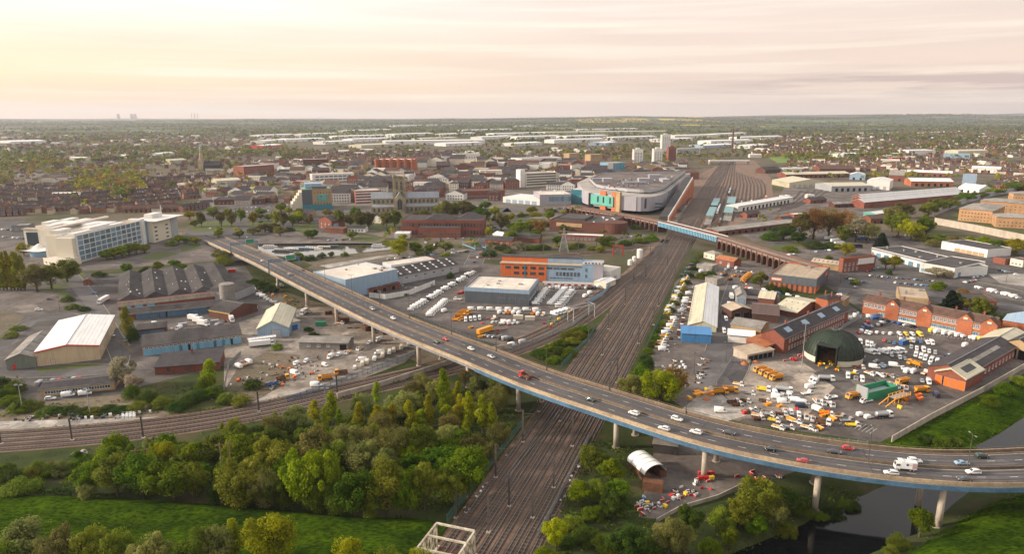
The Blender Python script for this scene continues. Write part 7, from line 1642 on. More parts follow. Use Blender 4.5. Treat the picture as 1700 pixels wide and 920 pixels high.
tufts('meadow_nettles',[[(-60,845),(120,846),(240,870),(230,930),(-60,960)],[(430,862),(600,872),(720,880),(690,940),(560,950),(500,900)],[(250,850),(420,856),(400,880),(260,872)]],5,1.3,.26,['dark','grass','green','dark'],23,-.6)
tufts('dead_grass',[[(-60,824),(200,832),(420,846),(720,872),(700,900),(-60,900)],[(1520,905),(1600,860),(1700,826),(1720,860),(1560,925)],[(1480,735),(1560,692),(1680,632),(1700,650),(1600,735)]],2.5,.5,.16,['brown','olive','gold'],29,-1.1)
tufts('river_meadow_tussocks',[[(1500,925),(1550,888),(1610,852),(1700,818),(1760,830),(1720,930)],[(1470,736),(1560,692),(1700,622),(1750,610),(1690,680),(1600,738),(1540,748)]],1.6,.7,.2,['grass','grass','green'],12,.2)
# ------------------------------------------------------------------ vehicles (forward=local +x)
def loft(mb,secs,mi=0):
 """secs: (x, zbot, zbelt, zroof, half width at belt, half width at roof)"""
 ring=lambda s:[(s[0],-s[4]*.96,s[1]),(s[0],-s[4],(s[1]+s[2])/2),(s[0],-s[4]*.985,s[2]),(s[0],-s[5],s[3]-.03),(s[0],-s[5]*.8,s[3]),(s[0],s[5]*.8,s[3]),(s[0],s[5],s[3]-.03),(s[0],s[4]*.985,s[2]),(s[0],s[4],(s[1]+s[2])/2),(s[0],s[4]*.96,s[1])]
 k=10;v=[]
 for s in secs:v+=ring(s)
 fs=[]
 for i in range(len(secs)-1):
  for j in range(k):j2=(j+1) % k;fs.append((i*k+j,(i+1)*k+j,(i+1)*k+j2,i*k+j2))
 fs.append(tuple(range(k)));fs.append(tuple(reversed(range((len(secs)-1)*k,len(secs)*k))));mb.add(v,fs,mi);return mb
def glass_side(mb,secs,i0,i1,sgn,lo=.1,hi=.86,off=.015):
 """a window strip between sections i0 and i1 on one side"""
 def pt(s,t):
  y=s[4]*.985+(s[5]-s[4]*.985)*t;return (s[0],sgn*(y+off),s[2]+(s[3]-s[2])*t)
 for i in range(i0,i1):
  a,b=secs[i],secs[i+1];q=[pt(a,lo),pt(b,lo),pt(b,hi),pt(a,hi)]
  mb.add(q,[(0,1,2,3) if sgn<0 else (3,2,1,0)])
def glass_front(mb,a,b,f=1):
 """windscreen lying between two sections"""
 v=[]
 for s,t in ((a,.06),(b,.0)):
  z=s[3]+.012;w=s[5]*.82;v+=[(s[0],-w,z),(s[0],w,z)]
 mb.add([v[0],v[1],v[3],v[2]],[(0,1,2,3) if f<0 else (3,2,1,0)])
WH={}
def wheel(par,x,y,r,w=.22):
 k=(r,w)
 if k not in WH:
  m=MB();m.cyl((0,-w/2,0),(0,w/2,0),r,r,14,0);m.cyl((0,-w/2-.012,0),(0,w/2+.012,0),r*.6,r*.6,10,1);WH[k]=m.mesh('wheel',[M['tyre'],M['silver']])
 return link('wheel',WH[k],par,(x,y,r))
def P_(name):
 t=bpy.data.objects.new(name,None);COL.objects.link(t);t.empty_display_size=.3;t.hide_render=False;return t
VP={}
def lamps(t,xf,xr,yw,zf,zr,s=.3):
 for sg in (-1,1):
  m=MB();m.box(xf-.12,sg*yw-s/2,zf-.09,xf+.03,sg*yw+s/2,zf+.09);m.build('headlight',M['lamp'],t)
  m=MB();m.box(xr-.03,sg*yw-s/2,zr-.1,xr+.1,sg*yw+s/2,zr+.1);m.build('tail_light',M['taillamp'],t)
def mk_car(kind):
 t=P_('car');
 S={'hatch':[(-1.95,.35,.8,.82,.76,.72),(-1.88,.25,.92,1.02,.84,.72),(-1.5,.22,.94,1.42,.86,.64),(-.4,.2,.95,1.48,.87,.66),(.35,.2,.94,1.42,.87,.64),(1.0,.2,.9,.98,.86,.70),(1.75,.25,.76,.80,.82,.68),(1.98,.35,.6,.62,.72,.6)],
         'saloon':[(-2.25,.38,.82,.84,.78,.7),(-2.15,.25,.95,.98,.86,.72),(-1.5,.22,.97,1.05,.88,.70),(-.85,.2,.96,1.40,.89,.64),(-.1,.2,.95,1.44,.89,.66),(.5,.2,.94,1.36,.89,.64),(1.15,.2,.9,.97,.88,.72),(2.05,.25,.76,.80,.84,.7),(2.28,.36,.6,.62,.74,.6)],
         'suv':[(-2.2,.4,.95,.98,.84,.78),(-2.1,.3,1.08,1.3,.91,.76),(-1.85,.28,1.1,1.66,.93,.72),(-.6,.26,1.1,1.72,.94,.74),(.35,.26,1.08,1.66,.94,.72),(1.0,.26,1.04,1.12,.93,.78),(1.95,.3,.95,1.0,.9,.76),(2.22,.42,.72,.74,.8,.66)]}[kind]
 m=loft(MB(),S);m.build('body',M['white'],t,True)
 n=len(S);fr=n-4
 m=MB();glass_front(m,S[fr],S[fr+1]);m.build('windscreen',M['glass'],t)
 m=MB();glass_front(m,S[1] if kind != 'saloon' else S[2],S[2] if kind != 'saloon' else S[3],-1) if False else glass_front(m,S[1] if kind != 'saloon' else S[2],S[2] if kind != 'saloon' else S[3]);m.build('rear_window',M['glass'],t)
 for sg in (-1,1):m=MB();glass_side(m,S,2 if kind != 'saloon' else 3,fr,sg);glass_side(m,S,fr,fr+1,sg,.1,.7);m.build('side_window',M['glass'],t)
 wb={'hatch':1.22,'saloon':1.38,'suv':1.34}[kind];r=.37 if kind == 'suv' else .31;yw=S[3][4]-.1
 for sx in (-1,1):
  for sy in (-1,1):wheel(t,sx*wb+.03,sy*yw,r)
 lamps(t,S[-2][0]+.05,S[1][0],S[-2][4]*.72,S[-2][2]-.02,S[1][2]-.05);return t
def mk_van(kind):
 t=P_('van')
 if kind == 'van':S=[(-2.75,.45,1.2,2.36,.94,.84),(-2.7,.3,1.25,2.42,.99,.86),(-.2,.28,1.25,2.48,1.0,.87),(1.2,.28,1.25,2.42,1.0,.85),(1.6,.28,1.22,2.16,.99,.78),(2.15,.28,1.14,1.28,.96,.74),(2.7,.32,.9,.98,.9,.7),(2.82,.42,.7,.74,.8,.6)]
 elif kind == 'smallvan':S=[(-2.05,.4,1.0,1.72,.82,.74),(-2.0,.26,1.05,1.8,.86,.74),(-.2,.24,1.05,1.84,.88,.75),(.5,.24,1.05,1.78,.88,.72),(.85,.24,1.02,1.6,.87,.68),(1.4,.24,.97,1.08,.86,.7),(2.0,.28,.8,.86,.82,.66),(2.15,.4,.62,.66,.72,.56)]
 else:S=[(-3.0,.5,1.3,2.5,.96,.9),(-2.95,.34,1.3,2.6,1.0,.9),(-.2,.32,1.3,2.66,1.01,.91),(1.3,.32,1.3,2.6,1.01,.89),(1.75,.32,1.28,2.3,1.0,.82),(2.35,.32,1.2,1.36,.97,.78),(2.85,.36,.95,1.02,.92,.72),(3.0,.46,.74,.78,.82,.62)]
 m=loft(MB(),S);m.build('body',M['white'],t,True);m=MB();glass_front(m,S[4],S[5]);m.build('windscreen',M['glass'],t)
 for sg in (-1,1):
  m=MB();glass_side(m,S,3,5,sg,.08,.8)
  if kind == 'minibus':glass_side(m,S,1,3,sg,.12,.72)
  m.build('side_window',M['glass'],t)
 for sx in (S[0][0]+.95,S[-1][0]-.98):
  for sy in (-1,1):wheel(t,sx,sy*(S[3][4]-.12),.34 if kind != 'smallvan' else .31)
 lamps(t,S[-2][0]+.06,S[0][0],S[-2][4]*.75,S[-2][2]-.06,1.0,.24);return t
def cab(t,x0,x1,w,z0,z1,slope=.35):
 S=[(x0,z0,(z0+z1)/2,z1-.1,w,w*.93),(x0+.15,z0,(z0+z1)/2,z1,w,w*.92),(x1-slope-.1,z0,(z0+z1)/2,z1,w,w*.9),(x1-.08,z0,(z0+z1)/2-.1,(z0+z1)/2+.1,w*.98,w*.9),(x1,z0+.1,(z0+z1)/2-.3,(z0+z1)/2-.22,w*.95,w*.88)]
 loft(MB(),S).build('cab',M['white'],t,False);m=MB();glass_front(m,S[2],S[3]);m.build('windscreen',M['glass'],t)
 for sg in (-1,1):m=MB();glass_side(m,S,1,3,sg,.08,.75);m.build('side_window',M['glass'],t)
 for sg in (-1,1):m=MB();m.box(x1-.02,sg*w*.75-.14,z0+.25,x1+.04,sg*w*.75+.14,z0+.48);m.build('headlight',M['lamp'],t)
def mk_lorry(kind):
 t=P_('lorry');big=kind in ('box','gritter','tanker','tipper','artic');L_={'box':8.2,'gritter':7.4,'tanker':7.6,'tipper':6.6,'flatbed':6.0,'pickup':5.4,'skip':6.6,'artic':13.5}[kind];w=1.22 if big else 1.02
 xr,xf=-L_/2,L_/2;zc=.95 if big else .55;ct=3.0 if big else 2.15;cl2=2.0 if big else 1.9
 m=MB();m.box(xr+.1,-w*.62,zc-.35,xf-.4,w*.62,zc-.02);m.build('chassis',M['chassis'],t)
 cab(t,xf-cl2,xf,w,zc-.4,ct,.3 if big else .75);b0,b1=xr,xf-cl2-.12;m=MB()
 if kind in ('box','artic'):
  m.box(b0,-w,zc,b1,w,3.55);m.box(b0-.02,-w-.02,3.55,b1+.02,w+.02,3.62);m.box(b0-.04,-w*.9,zc+.15,b0-.005,-.02,3.4);m.box(b0-.04,.02,zc+.15,b0-.005,w*.9,3.4);m.build('cargo_box',M['white'],t)
  if kind == 'box':m=MB();m.box(b1-.9,-w*.9,3.63,b1+.8,w*.9,4.0);m.build('roof_deflector',M['white'],t)
 elif kind == 'gritter':
  m.add([(b0+.5,-w*.45,zc+.1),(b1-.3,-w*.45,zc+.1),(b1-.3,w*.45,zc+.1),(b0+.5,w*.45,zc+.1),(b0+.3,-w,2.75),(b1,-w,2.75),(b1,w,2.75),(b0+.3,w,2.75)],[(3,2,1,0),(0,1,5,4),(1,2,6,5),(2,3,7,6),(3,0,4,7)]);m.box(b0+.3,-w,2.76,b1,-w+.1,2.95);m.box(b0+.3,w-.1,2.76,b1,w,2.95)
  for i in range(7):x=b0+.5+(b1-b0-.7)*i/6;m.bar((x,-w,2.9),(x,0,3.2),.08);m.bar((x,w,2.9),(x,0,3.2),.08)
  m.build('hopper',M['yellow'],t);m=MB();m.cyl((b0+.1,0,.5),(b0+.1,0,.7),.5,.5,12);m.bar((b0+.1,0,.7),(b0+.4,0,1.6),.3);m.build('spinner',M['yellow'],t);m=MB();m.box(b0+.4,-w*.85,2.62,b1-.1,w*.85,2.74);m.build('salt_load',M['brick_dk'],t)
 elif kind == 'tanker':m.cyl((b0,0,zc+1.05),(b1,0,zc+1.05),1.05,1.05,18);m.cyl((b0-.25,0,zc+1.05),(b0,0,zc+1.05),.7,1.05,18);m.box(b0+.3,-.25,zc+2.05,b1-.3,.25,zc+2.2);m.build('tank',M['silver'],t)
 elif kind == 'tipper':
  m.box(b0,-w,zc,b1,w,zc+.12);m.box(b0,-w,zc+.13,b1,-w+.08,zc+.95);m.box(b0,w-.08,zc+.13,b1,w,zc+.95);m.box(b0,-w+.09,zc+.13,b0+.08,w-.09,zc+.95);m.box(b1-.08,-w+.09,zc+.13,b1,w-.09,zc+1.5)
  for i in range(5):x=b0+.3+(b1-b0-.6)*i/4;m.box(x-.05,-w-.05,zc+.1,x+.05,-w-.001,zc+.97);m.box(x-.05,w+.001,zc+.1,x+.05,w+.05,zc+.97)
  m.build('tipper_body',M['rust'],t);m=MB();m.add([(b0+.2,-w*.8,zc+.3),(b1-.2,-w*.8,zc+.3),(b1-.2,w*.8,zc+.3),(b0+.2,w*.8,zc+.3),((b0+b1)/2,0,zc+.95)],[(0,1,4),(1,2,4),(2,3,4),(3,0,4)]);m.build('load',M['dirt'],t)
 elif kind in ('flatbed','pickup'):
  m.box(b0,-w,zc,b1,w,zc+.1);m.box(b0,-w,zc+.11,b1,-w+.05,zc+.5);m.box(b0,w-.05,zc+.11,b1,w,zc+.5);m.box(b0,-w+.06,zc+.11,b0+.05,w-.06,zc+.5);m.box(b1-.06,-w+.06,zc+.11,b1,w-.06,zc+1.1);m.build('flat_bed',M['white'],t)
  if kind == 'pickup':m=MB();m.box(b0+.3,-w*.5,zc+.12,b0+1.4,w*.4,zc+.7);m.box(b0+1.5,-w*.3,zc+.12,b1-.3,w*.7,zc+.45);m.build('load',M['yellow'],t)
  m=MB();m.box(xf-cl2+.5,-w*.6,ct+.005,xf-cl2+.75,w*.6,ct+.14);m.build('light_bar',M['orange'],t)
 elif kind == 'skip':
  m.add([(b0+.6,-w*.8,zc+.1),(b1-.6,-w*.8,zc+.1),(b1-.6,w*.8,zc+.1),(b0+.6,w*.8,zc+.1),(b0+.1,-w,zc+1.3),(b1-.1,-w,zc+1.3),(b1-.1,w,zc+1.3),(b0+.1,w,zc+1.3)],[(3,2,1,0),(0,1,5,4),(1,2,6,5),(2,3,7,6),(3,0,4,7)]);m.build('skip',M['yellow'],t);m=MB()
  for sg in (-1,1):m.bar((b0+.6,sg*w,zc+.2),(b1-.1,sg*w,zc+1.9),.2)
  m.build('lift_arm',M['red'],t)
 r=.5 if big else .36;ax=[xf-.95,xr+1.1]+([xr+2.4] if big and L_>7 else [])+([xr+3.7] if kind == 'artic' else [])
 for x in ax:
  for sy in (-1,1):wheel(t,x,sy*(w-.18),r,.3)
 m=MB()
 for sg in (-1,1):m.box(xr-.02,sg*w*.7-.15,zc-.3,xr+.08,sg*w*.7+.15,zc-.12)
 m.build('tail_lights',M['taillamp'],t);return t
def mk_tractor():
 t=P_('tractor');m=MB();m.box(-.3,-.45,.7,1.6,.45,1.5);m.box(-1.3,-.75,.9,-.2,.75,1.6);m.build('body',M['white'],t)
 m=MB();m.box(-1.1,-.65,1.61,.0,.65,2.5);m.build('cab_glass',M['glass'],t);m=MB();m.box(-1.2,-.75,2.51,.1,.75,2.65);m.build('cab_roof',M['white'],t);m=MB();m.cyl((.9,.3,1.5),(.9,.3,2.4),.06,.06,6);m.build('exhaust',M['chassis'],t)
 for x,r in ((-.9,.8),(1.2,.52)):
  for sy in (-1,1):wheel(t,x,sy*.85,r,.4)
 return t
MAKERS={'car':lambda:mk_car('hatch'),'saloon':lambda:mk_car('saloon'),'suv':lambda:mk_car('suv'),'van':lambda:mk_van('van'),'smallvan':lambda:mk_van('smallvan'),'minibus':lambda:mk_van('minibus'),'tractor':mk_tractor}
for k in ('box','gritter','tanker','tipper','flatbed','pickup','skip','artic'):MAKERS[k]=(lambda kk:lambda:mk_lorry(kk))(k)
OBN={'car':'hatchback_car','saloon':'saloon_car','suv':'estate_car','van':'panel_van','smallvan':'small_van','minibus':'minibus','box':'box_lorry','gritter':'gritting_lorry','tanker':'tanker_lorry','tipper':'tipper_lorry','flatbed':'flatbed_truck','pickup':'loaded_flatbed_truck','skip':'skip_lorry','artic':'long_box_lorry','tractor':'tractor'}
CATS={'car':'car','saloon':'car','suv':'car','van':'van','smallvan':'van','minibus':'minibus','tractor':'tractor'}
CTX={'dgrey':'charcoal','lblue':'pale blue','dgreen':'dark green','yellow':'orange yellow','yellow2':'bright yellow'}
VEH=[];CIRC=[];VS=.78
def veh(kind,p,rz,color,zone,label=None,body=None):
 """one vehicle; the first of each kind is the prototype, the others copy it part by part"""
 ln_={'car':2,'saloon':2.2,'suv':2.2,'smallvan':2,'tractor':1.6}.get(kind,{'artic':6.7,'box':4.1,'gritter':3.7,'tanker':3.8}.get(kind,3.0))*VS
 cs=[(p.x+math.cos(rz)*q,p.y+math.sin(rz)*q) for q in ((-.62*ln_,0,.62*ln_) if ln_<4 else (-4.2,-2.1,0,2.1,4.2))]
 if label is None and any((a-c)**2+(b-d)**2<2.5 for a,b in cs for c,d in CIRC):return None
 CIRC.extend(cs)
 first=kind not in VP
 if first:
  t=MAKERS[kind]();t.name=OBN[kind];VP[kind]=t
  for c in t.children:c['_k']=c.name.split('.')[0]
  kids=list(t.children)
 else:
  t=VP[kind].copy();COL.objects.link(t);kids=[]
  for c in VP[kind].children:d=c.copy();COL.objects.link(d);d.parent=t;kids.append(d)
 t.location=p;t.rotation_euler=(0,0,rz);t.scale=(VS,)*3
 for c in kids:
  k=c.get('_k','')
  if k in ('body','cab','cab_roof') or (k in ('cargo_box','flat_bed','roof_deflector') and body is None):c.material_slots[0].link = 'OBJECT';c.material_slots[0].material=M[color]
  elif body and k in ('cargo_box','tipper_body','skip','tank','flat_bed','hopper','load'):c.material_slots[0].link = 'OBJECT';c.material_slots[0].material=M[body]
 ph=CTX.get(color,color)+' '+OBN[kind].replace('_',' ').replace('loaded flatbed','loaded')
 if label:tag(t,label,CATS.get(kind,'lorry'),'vehicles '+zone)
 else:VEH.append((zone,ph,PX(*p)[0],t,CATS.get(kind,'lorry')))
 return t
# on the flyover:(column,lane offset,kind,colour,label)
near,far=(-6.0,-2.4),(2.4,6.0)
for x,ln,k,c,lb in ((436,near[1],'car','white','white hatchback car on the flyover nearest the roundabout'),(479,near[1],'suv','silver','silver car on the flyover just past the blue sign gantry'),(617,far[0],'suv','silver','silver estate car alone on the far carriageway left of centre'),(653,far[0],'car','white','white hatchback on the far carriageway behind the silver estate'),(726,near[1],'saloon','dgrey','charcoal saloon abreast of the red car on the flyover'),(739,far[0],'car','red','small red car abreast of the charcoal saloon'),(781,far[0],'car','white','white hatchback on the flyover above the wood birches'),(815,far[0],'saloon','silver','silver saloon on the flyover left of the red lorry'),
 (980,near[1],'saloon','dgreen','dark green saloon on the flyover above the main line'),(1059,near[1],'suv','white','white estate car on near carriageway, first right of the dark green saloon'),(1123,far[0],'suv','white','white estate car on the far carriageway opposite the willow trees'),(1101,near[0],'suv','white','white estate car close to the near parapet'),(1156,near[1],'suv','white','white estate car directly above the arched shelter column'),(1201,far[0],'saloon','dgrey','charcoal saloon on the flyover in front of the vehicle yard'),(1284,near[1],'car','black','black hatchback in the near carriageway before the red pair'),(1331,near[0],'car','red','red hatchback close to the near parapet'),(1377,far[0],'saloon','dgrey','charcoal saloon on the far carriageway beside the red hatchback'),(1418,far[1],'car','red','red hatchback on the far carriageway by the yard corner'),
 (1512,far[0],'suv','white','white estate car half hidden behind the white box lorry'),(1468,near[0],'suv','white','white estate car in front of the white box lorry'),(1590,far[0],'saloon','lblue','pale blue saloon on the flyover above the river'),(1625,far[1],'suv','dgreen','dark green estate car farthest right on the far carriageway'),(1616,near[1],'suv','white','white estate car farthest right on the near carriageway'),(1608,near[0],'saloon','dgrey','charcoal saloon tucked below the rightmost white estate car')):
 p,r=at_deck(x,ln);veh(k,p+Vector((0,0,.012)),r if ln>0 else r+PI,c,'on the flyover',lb)
p,r=at_deck(875,near[1]);veh('tipper',p+Vector((0,0,.012)),r+PI,'red','on the flyover','red cab tipper lorry with brown bed on the flyover','rust')
p,r=at_deck(1489,near[1]);t=veh('box',p+Vector((0,0,.012)),r+PI,'white','on the flyover','white box lorry with coloured side marks on the flyover');t.scale=(.62,.74,.7)
m=MB();m.cyl((-.4,1.23,2.6),(-.4,1.27,2.6),.5,.5,14);m.build('blue_emblem',M['blue'],t)
m=MB();
for i,w_ in enumerate((.25,.3,.2,.3)):m.box(-1.15-i*.32,1.225,2.5,-1.15-i*.32+.2,1.25,2.75)
m.build('orange_lettering',M['orange'],t);m=MB()
for r_ in range(4):m.box(-3.9,1.225,1.4+r_*.45,-2.5+.2*(r_ % 2),1.25,1.62+r_*.45)
m.build('side_lettering',M['orange'],t);m=MB();m.box(-4.05,1.222,1.2,-2.3,1.238,3.3);m.build('side_panel',M['lblue'],t)
vr=random.Random(9)
def heading(p,a,b):
 q=P(*a);r=P(*b);return math.atan2((r-q).y,(r-q).x)
def row(a,b,n,kinds,cols,zone,turn,miss=0,body=None,jit=.12):
 """vehicles parked side by side from pixel a to pixel b, nose turned by `turn` degrees from the row's direction"""
 A,B=P(*a),P(*b);d=B-A;base=math.atan2(d.y,d.x);n=int(n*1.28+.5)
 for i in range(n):
  if vr.random()<miss:continue
  p=A+d*((i+.5)/n)+Vector((vr.uniform(-.25,.25),vr.uniform(-.25,.25),0));p.z=.03
  veh(vr.choice(kinds),p,base+math.radians(turn)+vr.uniform(-jit,jit)*.6+(PI if vr.random()<.0 else 0),vr.choice(cols),zone,None,body)
def one(kind,x,y,deg,color,zone,body=None):p=P(x,y);p.z=.03;veh(kind,p,math.radians(deg),color,zone,None,body)
WV=['white']*6+['silver'];MIX=['white','black','silver','dgrey','red','blue','navy','white','silver','lblue']
z = 'in the row beside the flat warehouse'
row((680,517),(788,452),22,['van','van','smallvan'],['white']*6+['black'],z,-70)
row((712,527),(742,500),8,['van'],['white'],'in the second row by the flat warehouse',-70)
z = 'in the lot right of the modern depot'
row((888,508),(908,482),6,['van'],['white'],z,-75);row((914,508),(940,480),9,['van'],['white'],z,-75);row((928,512),(952,484),8,['minibus','van'],['white'],z,-75);row((918,524),(946,516),5,['van'],['white'],z,-75);row((905,479),(990,480),13,['saloon','smallvan','van'],['white','black','silver','dgrey','white'],z,90,.15);row((970,495),(1000,474),6,['van'],['white'],z,-10)
row((776,515),(898,517),6,['van'],['white'],'in the row before the modern depot',8)
z = 'in the plant yard beside the flyover'
row((815,536),(870,538),6,['van','flatbed','car'],['white','white','silver'],z,75,.1);row((900,528),(925,506),0,['van'],['white'],z,0);row((790,556),(850,566),7,['van','car'],['white','silver','dgrey'],z,70,.15);row((826,520),(905,524),8,['pickup','van','skip'],['white'],z,80,.2)
row((757,534),(775,520),5,['gritter','flatbed'],['yellow'],z,-80);row((770,534),(800,530),3,['van','pickup'],['white'],z,250);one('artic',806,553,50,'yellow',z,'yellow');one('van',738,518,60,'white',z);one('flatbed',760,498,160,'white',z);one('flatbed',764,488,40,'red',z);one('pickup',820,530,70,'white',z);one('van',850,575,40,'white',z);one('van',868,570,40,'silver',z)
z = 'in the left scrap yard'
row((490,606),(520,598),5,['van','smallvan'],['white'],z,215);row((612,572),(640,562),5,['van','smallvan'],['white'],z,190);one('van',490,622,330,'white',z);one('smallvan',540,608,320,'white',z);one('pickup',565,538,350,'white',z);one('van',525,642,0,'white',z);one('gritter',540,632,200,'yellow',z);one('tipper',566,622,200,'yellow',z);one('van',560,625,190,'white',z);one('box',505,522,260,'white',z);one('van',465,476,0,'white',z);one('car',452,484,300,'black',z);one('car',454,489,300,'dgrey',z)
row((392,612),(420,600),4,['van','pickup'],['white','silver'],z,80);row((545,596),(600,580),6,['van','smallvan','pickup'],['white'],z,205);one('tipper',470,632,30,'yellow',z);one('flatbed',452,640,20,'blue',z);one('van',600,600,190,'white',z);one('van',630,588,200,'white',z)
z = 'in the row of caravans along the branch line'
row((585,614),(692,568),13,['van','van','smallvan'],['white','white','cream'],z,38,0,None,.15)
z = 'in the estate loading yard'
row((280,552),(380,541),9,['car','van','smallvan'],MIX,z,75,.4);row((168,530),(186,562),6,['car','suv'],MIX,z,80,.2);row((60,640),(150,632),6,['car','van'],MIX,z,80,.4);row((430,490),(470,512),6,['van','car'],WV,z,60,.2);row((410,520),(424,512),2,['van'],WV,z,60)
for x,y in ((322,532),(330,536),(338,541)):one('box',x,y,340,'white',z)
one('box',385,534,300,'white',z);one('van',297,547,260,'white',z);one('smallvan',258,538,10,'white',z);one('artic',172,502,275,'white',z);one('car',158,538,250,'silver',z);one('car',162,542,250,'dgrey',z);one('car',83,498,10,'dgrey',z);one('suv',65,516,10,'white',z);one('car',157,488,340,'blue',z);one('car',160,540,80,'white',z)
row((405,488),(425,482),3,['van'],['white'],z,60);one('artic',435,575,20,'white',z)
z = 'on the waste strip below the brick office'
one('suv',84,664,10,'white',z);row((108,659),(154,655),4,['van'],['white','silver'],z,10);one('pickup',132,757,5,'white',z)
z = 'in the vehicle park by the main line'
for (a,b,n) in (((1093,580),(1120,530),9),((1106,524),(1122,495),7),((1118,500),(1140,460),9)):row(a,b,n,['flatbed','pickup','pickup','van'],['white','white','yellow2','white'],z,-68)
row((1100,586),(1128,530),7,['pickup','van','car'],['white','white','silver'],z,-68,.1);row((1128,528),(1148,478),8,['van','car','flatbed'],['white','silver','white'],z,-68,.1);row((1128,470),(1150,440),6,['car','van'],MIX,z,-68,.1)
row((1124,560),(1156,480),7,['flatbed','pickup'],['white','white'],z,0,.1,'rust')
z = 'on the depot road and its verge'
for k,x,y,d,c in (('van',1202,552,262,'white'),('van',1205,532,262,'white'),('artic',1211,512,80,'white'),('box',1214,496,80,'white'),('van',1228,566,350,'white'),('van',1243,565,200,'white'),('flatbed',1192,466,350,'red'),('minibus',1150,452,20,'white'),('van',1147,450,80,'white'),('van',1165,452,30,'white'),('car',1225,452,20,'silver'),('van',1222,447,60,'white')):one(k,x,y,d,c,z)
row((1232,470),(1245,458),5,['gritter'],['yellow'],'in the gritter row by the viaduct',30);row((1196,460),(1210,444),5,['van','car'],['white','silver','blue'],z,10);row((1210,478),(1260,484),8,['van','car','smallvan'],['white','red','white','dgreen'],'in front of the dark topped store',60,.1);row((1265,482),(1330,496),6,['car','van','smallvan'],['white','white','blue'],'in front of the dark topped store',20,.15)
# grit yard and main yard
z = 'in the gritter line left of the floodlight'
for i in range(4):one('gritter',1262+i*9,618+i*4.5,200,'yellow',z)
for x,y,d in ((1196,655,10),(1212,652,350)):one('gritter',x,y,d,'yellow',z)
z = 'in the crowded plant yard before the flyover'
PL=[('pickup',1226,640,330),('pickup',1238,668,320),('flatbed',1248,682,330),('pickup',1258,692,330),('flatbed',1275,690,320),('pickup',1285,700,330),('pickup',1298,690,340),('pickup',1230,680,310),('skip',1372,690,330),('tipper',1366,705,330),('flatbed',1416,708,350),('van',1196,685,350),('tanker',1302,652,340),('van',1290,662,345),('van',1300,670,350),('van',1322,668,350),('van',1333,672,350),('van',1358,683,300),('tanker',1372,633,350),('flatbed',1340,655,20),('flatbed',1380,662,200),('van',1345,645,20),('pickup',1416,622,10),('flatbed',1426,612,340),('tipper',1268,650,330),('pickup',1245,655,330),('flatbed',1320,702,320),('pickup',1340,712,320),('gritter',1416,662,200),('flatbed',1438,668,200),('tanker',1467,694,10),('gritter',1530,652,10),('pickup',1270,668,330),('flatbed',1256,668,330),('pickup',1308,712,330),('pickup',1292,712,320)]
for k,x,y,d in PL:one(k,x,y,d+vr.uniform(-3,3),'white' if k != 'gritter' else 'yellow',z,vr.choice([None,'silver','yellow2','rust',None]) if k in ('pickup','tipper','flatbed') else None)
for x,y,d,c in ((1330,677,350,'navy'),(1553,658,80,'navy')):one('van',x,y,d,c,z)
one('tractor',1333,706,300,'blue',z)
z = 'in the main yard behind the dome'
rows_=[((1412,566),(1450,576),5,['minibus','van'],WV,-60),((1440,588),(1500,585),6,['van','minibus'],WV,-62),((1437,545),(1465,540),4,['smallvan','car'],MIX,60),((1452,554),(1482,556),4,['smallvan','car','van'],MIX,60),((1490,556),(1535,558),6,['van','smallvan'],['white','yellow2','white'],-85),((1492,566),(1550,572),7,['smallvan','van'],['white','white','yellow2','blue'],-85),((1462,588),(1520,602),6,['car','saloon','smallvan'],MIX,-60),((1450,600),(1470,612),3,['car','smallvan'],MIX,-60),((1448,612),(1500,608),6,['van','pickup','van'],WV,-30),((1440,622),(1490,628),5,['van','pickup','flatbed'],WV,-40),((1515,590),(1560,606),4,['van','minibus'],WV,-60),((1500,618),(1550,622),4,['van','smallvan','pickup'],WV,50),((1425,556),(1440,535),5,['car','smallvan'],MIX,30),((1410,532),(1428,518),5,['car','van'],MIX,20)]
for a,b,n,k,c,tn in rows_:row(a,b,n,k,c,z,tn,.05,None,.1)
z = 'along the front of the brick offices'
row((1440,527),(1520,545),6,['van','car','smallvan'],['white','white','blue','black'],z,60,.1);row((1545,551),(1640,567),10,['van','smallvan'],['white','white','white','yellow2'],z,60)
z = 'in the main yard behind the dome'
for a,b,n,k,c,tn in (((1452,538),(1478,536),5,['car','smallvan'],MIX,80),((1420,548),(1446,556),5,['van','smallvan'],WV,-70),((1430,574),(1462,584),5,['minibus','van'],WV,-65),((1465,566),(1486,572),4,['van','car'],MIX,-65),((1510,578),(1560,590),8,['van','smallvan'],['white','white','silver'],-65),((1470,606),(1510,616),6,['car','saloon'],MIX,-65),((1420,596),(1448,604),4,['car','saloon','van'],MIX,-65),((1540,605),(1570,612),4,['van','smallvan'],WV,-65),((1475,640),(1510,648),5,['van','pickup'],WV,-65),((1520,632),(1545,638),3,['van','car'],WV,-65),((1405,626),(1435,634),4,['van','pickup','van'],WV,-65),((1560,596),(1600,588),5,['smallvan','car'],MIX,60),((1600,575),(1640,582),5,['smallvan','van'],['white','yellow2','white'],70)):row(a,b,n,k,c,z,tn,.03,None,.08)
z = 'in the crowded plant yard before the flyover'
for a,b,n,k,c,tn,bd in (((1215,668),(1262,700),6,['flatbed','pickup'],['white'],80,'rust'),((1282,655),(1330,664),5,['van','van','flatbed'],['white'],-70,None),((1300,684),(1352,698),7,['van','pickup','smallvan'],['white','white','silver'],-65,None),((1352,668),(1392,676),4,['flatbed','pickup','van'],['white'],-60,None),((1345,632),(1362,640),2,['van','flatbed'],['white'],-60,None),((1388,690),(1408,702),3,['flatbed','pickup'],['white','silver'],80,None),((1426,690),(1450,698),3,['smallvan','van'],['white'],70,None)):row(a,b,n,k,c,z,tn,0,bd,.1)
z = 'in the strip by the retail road'
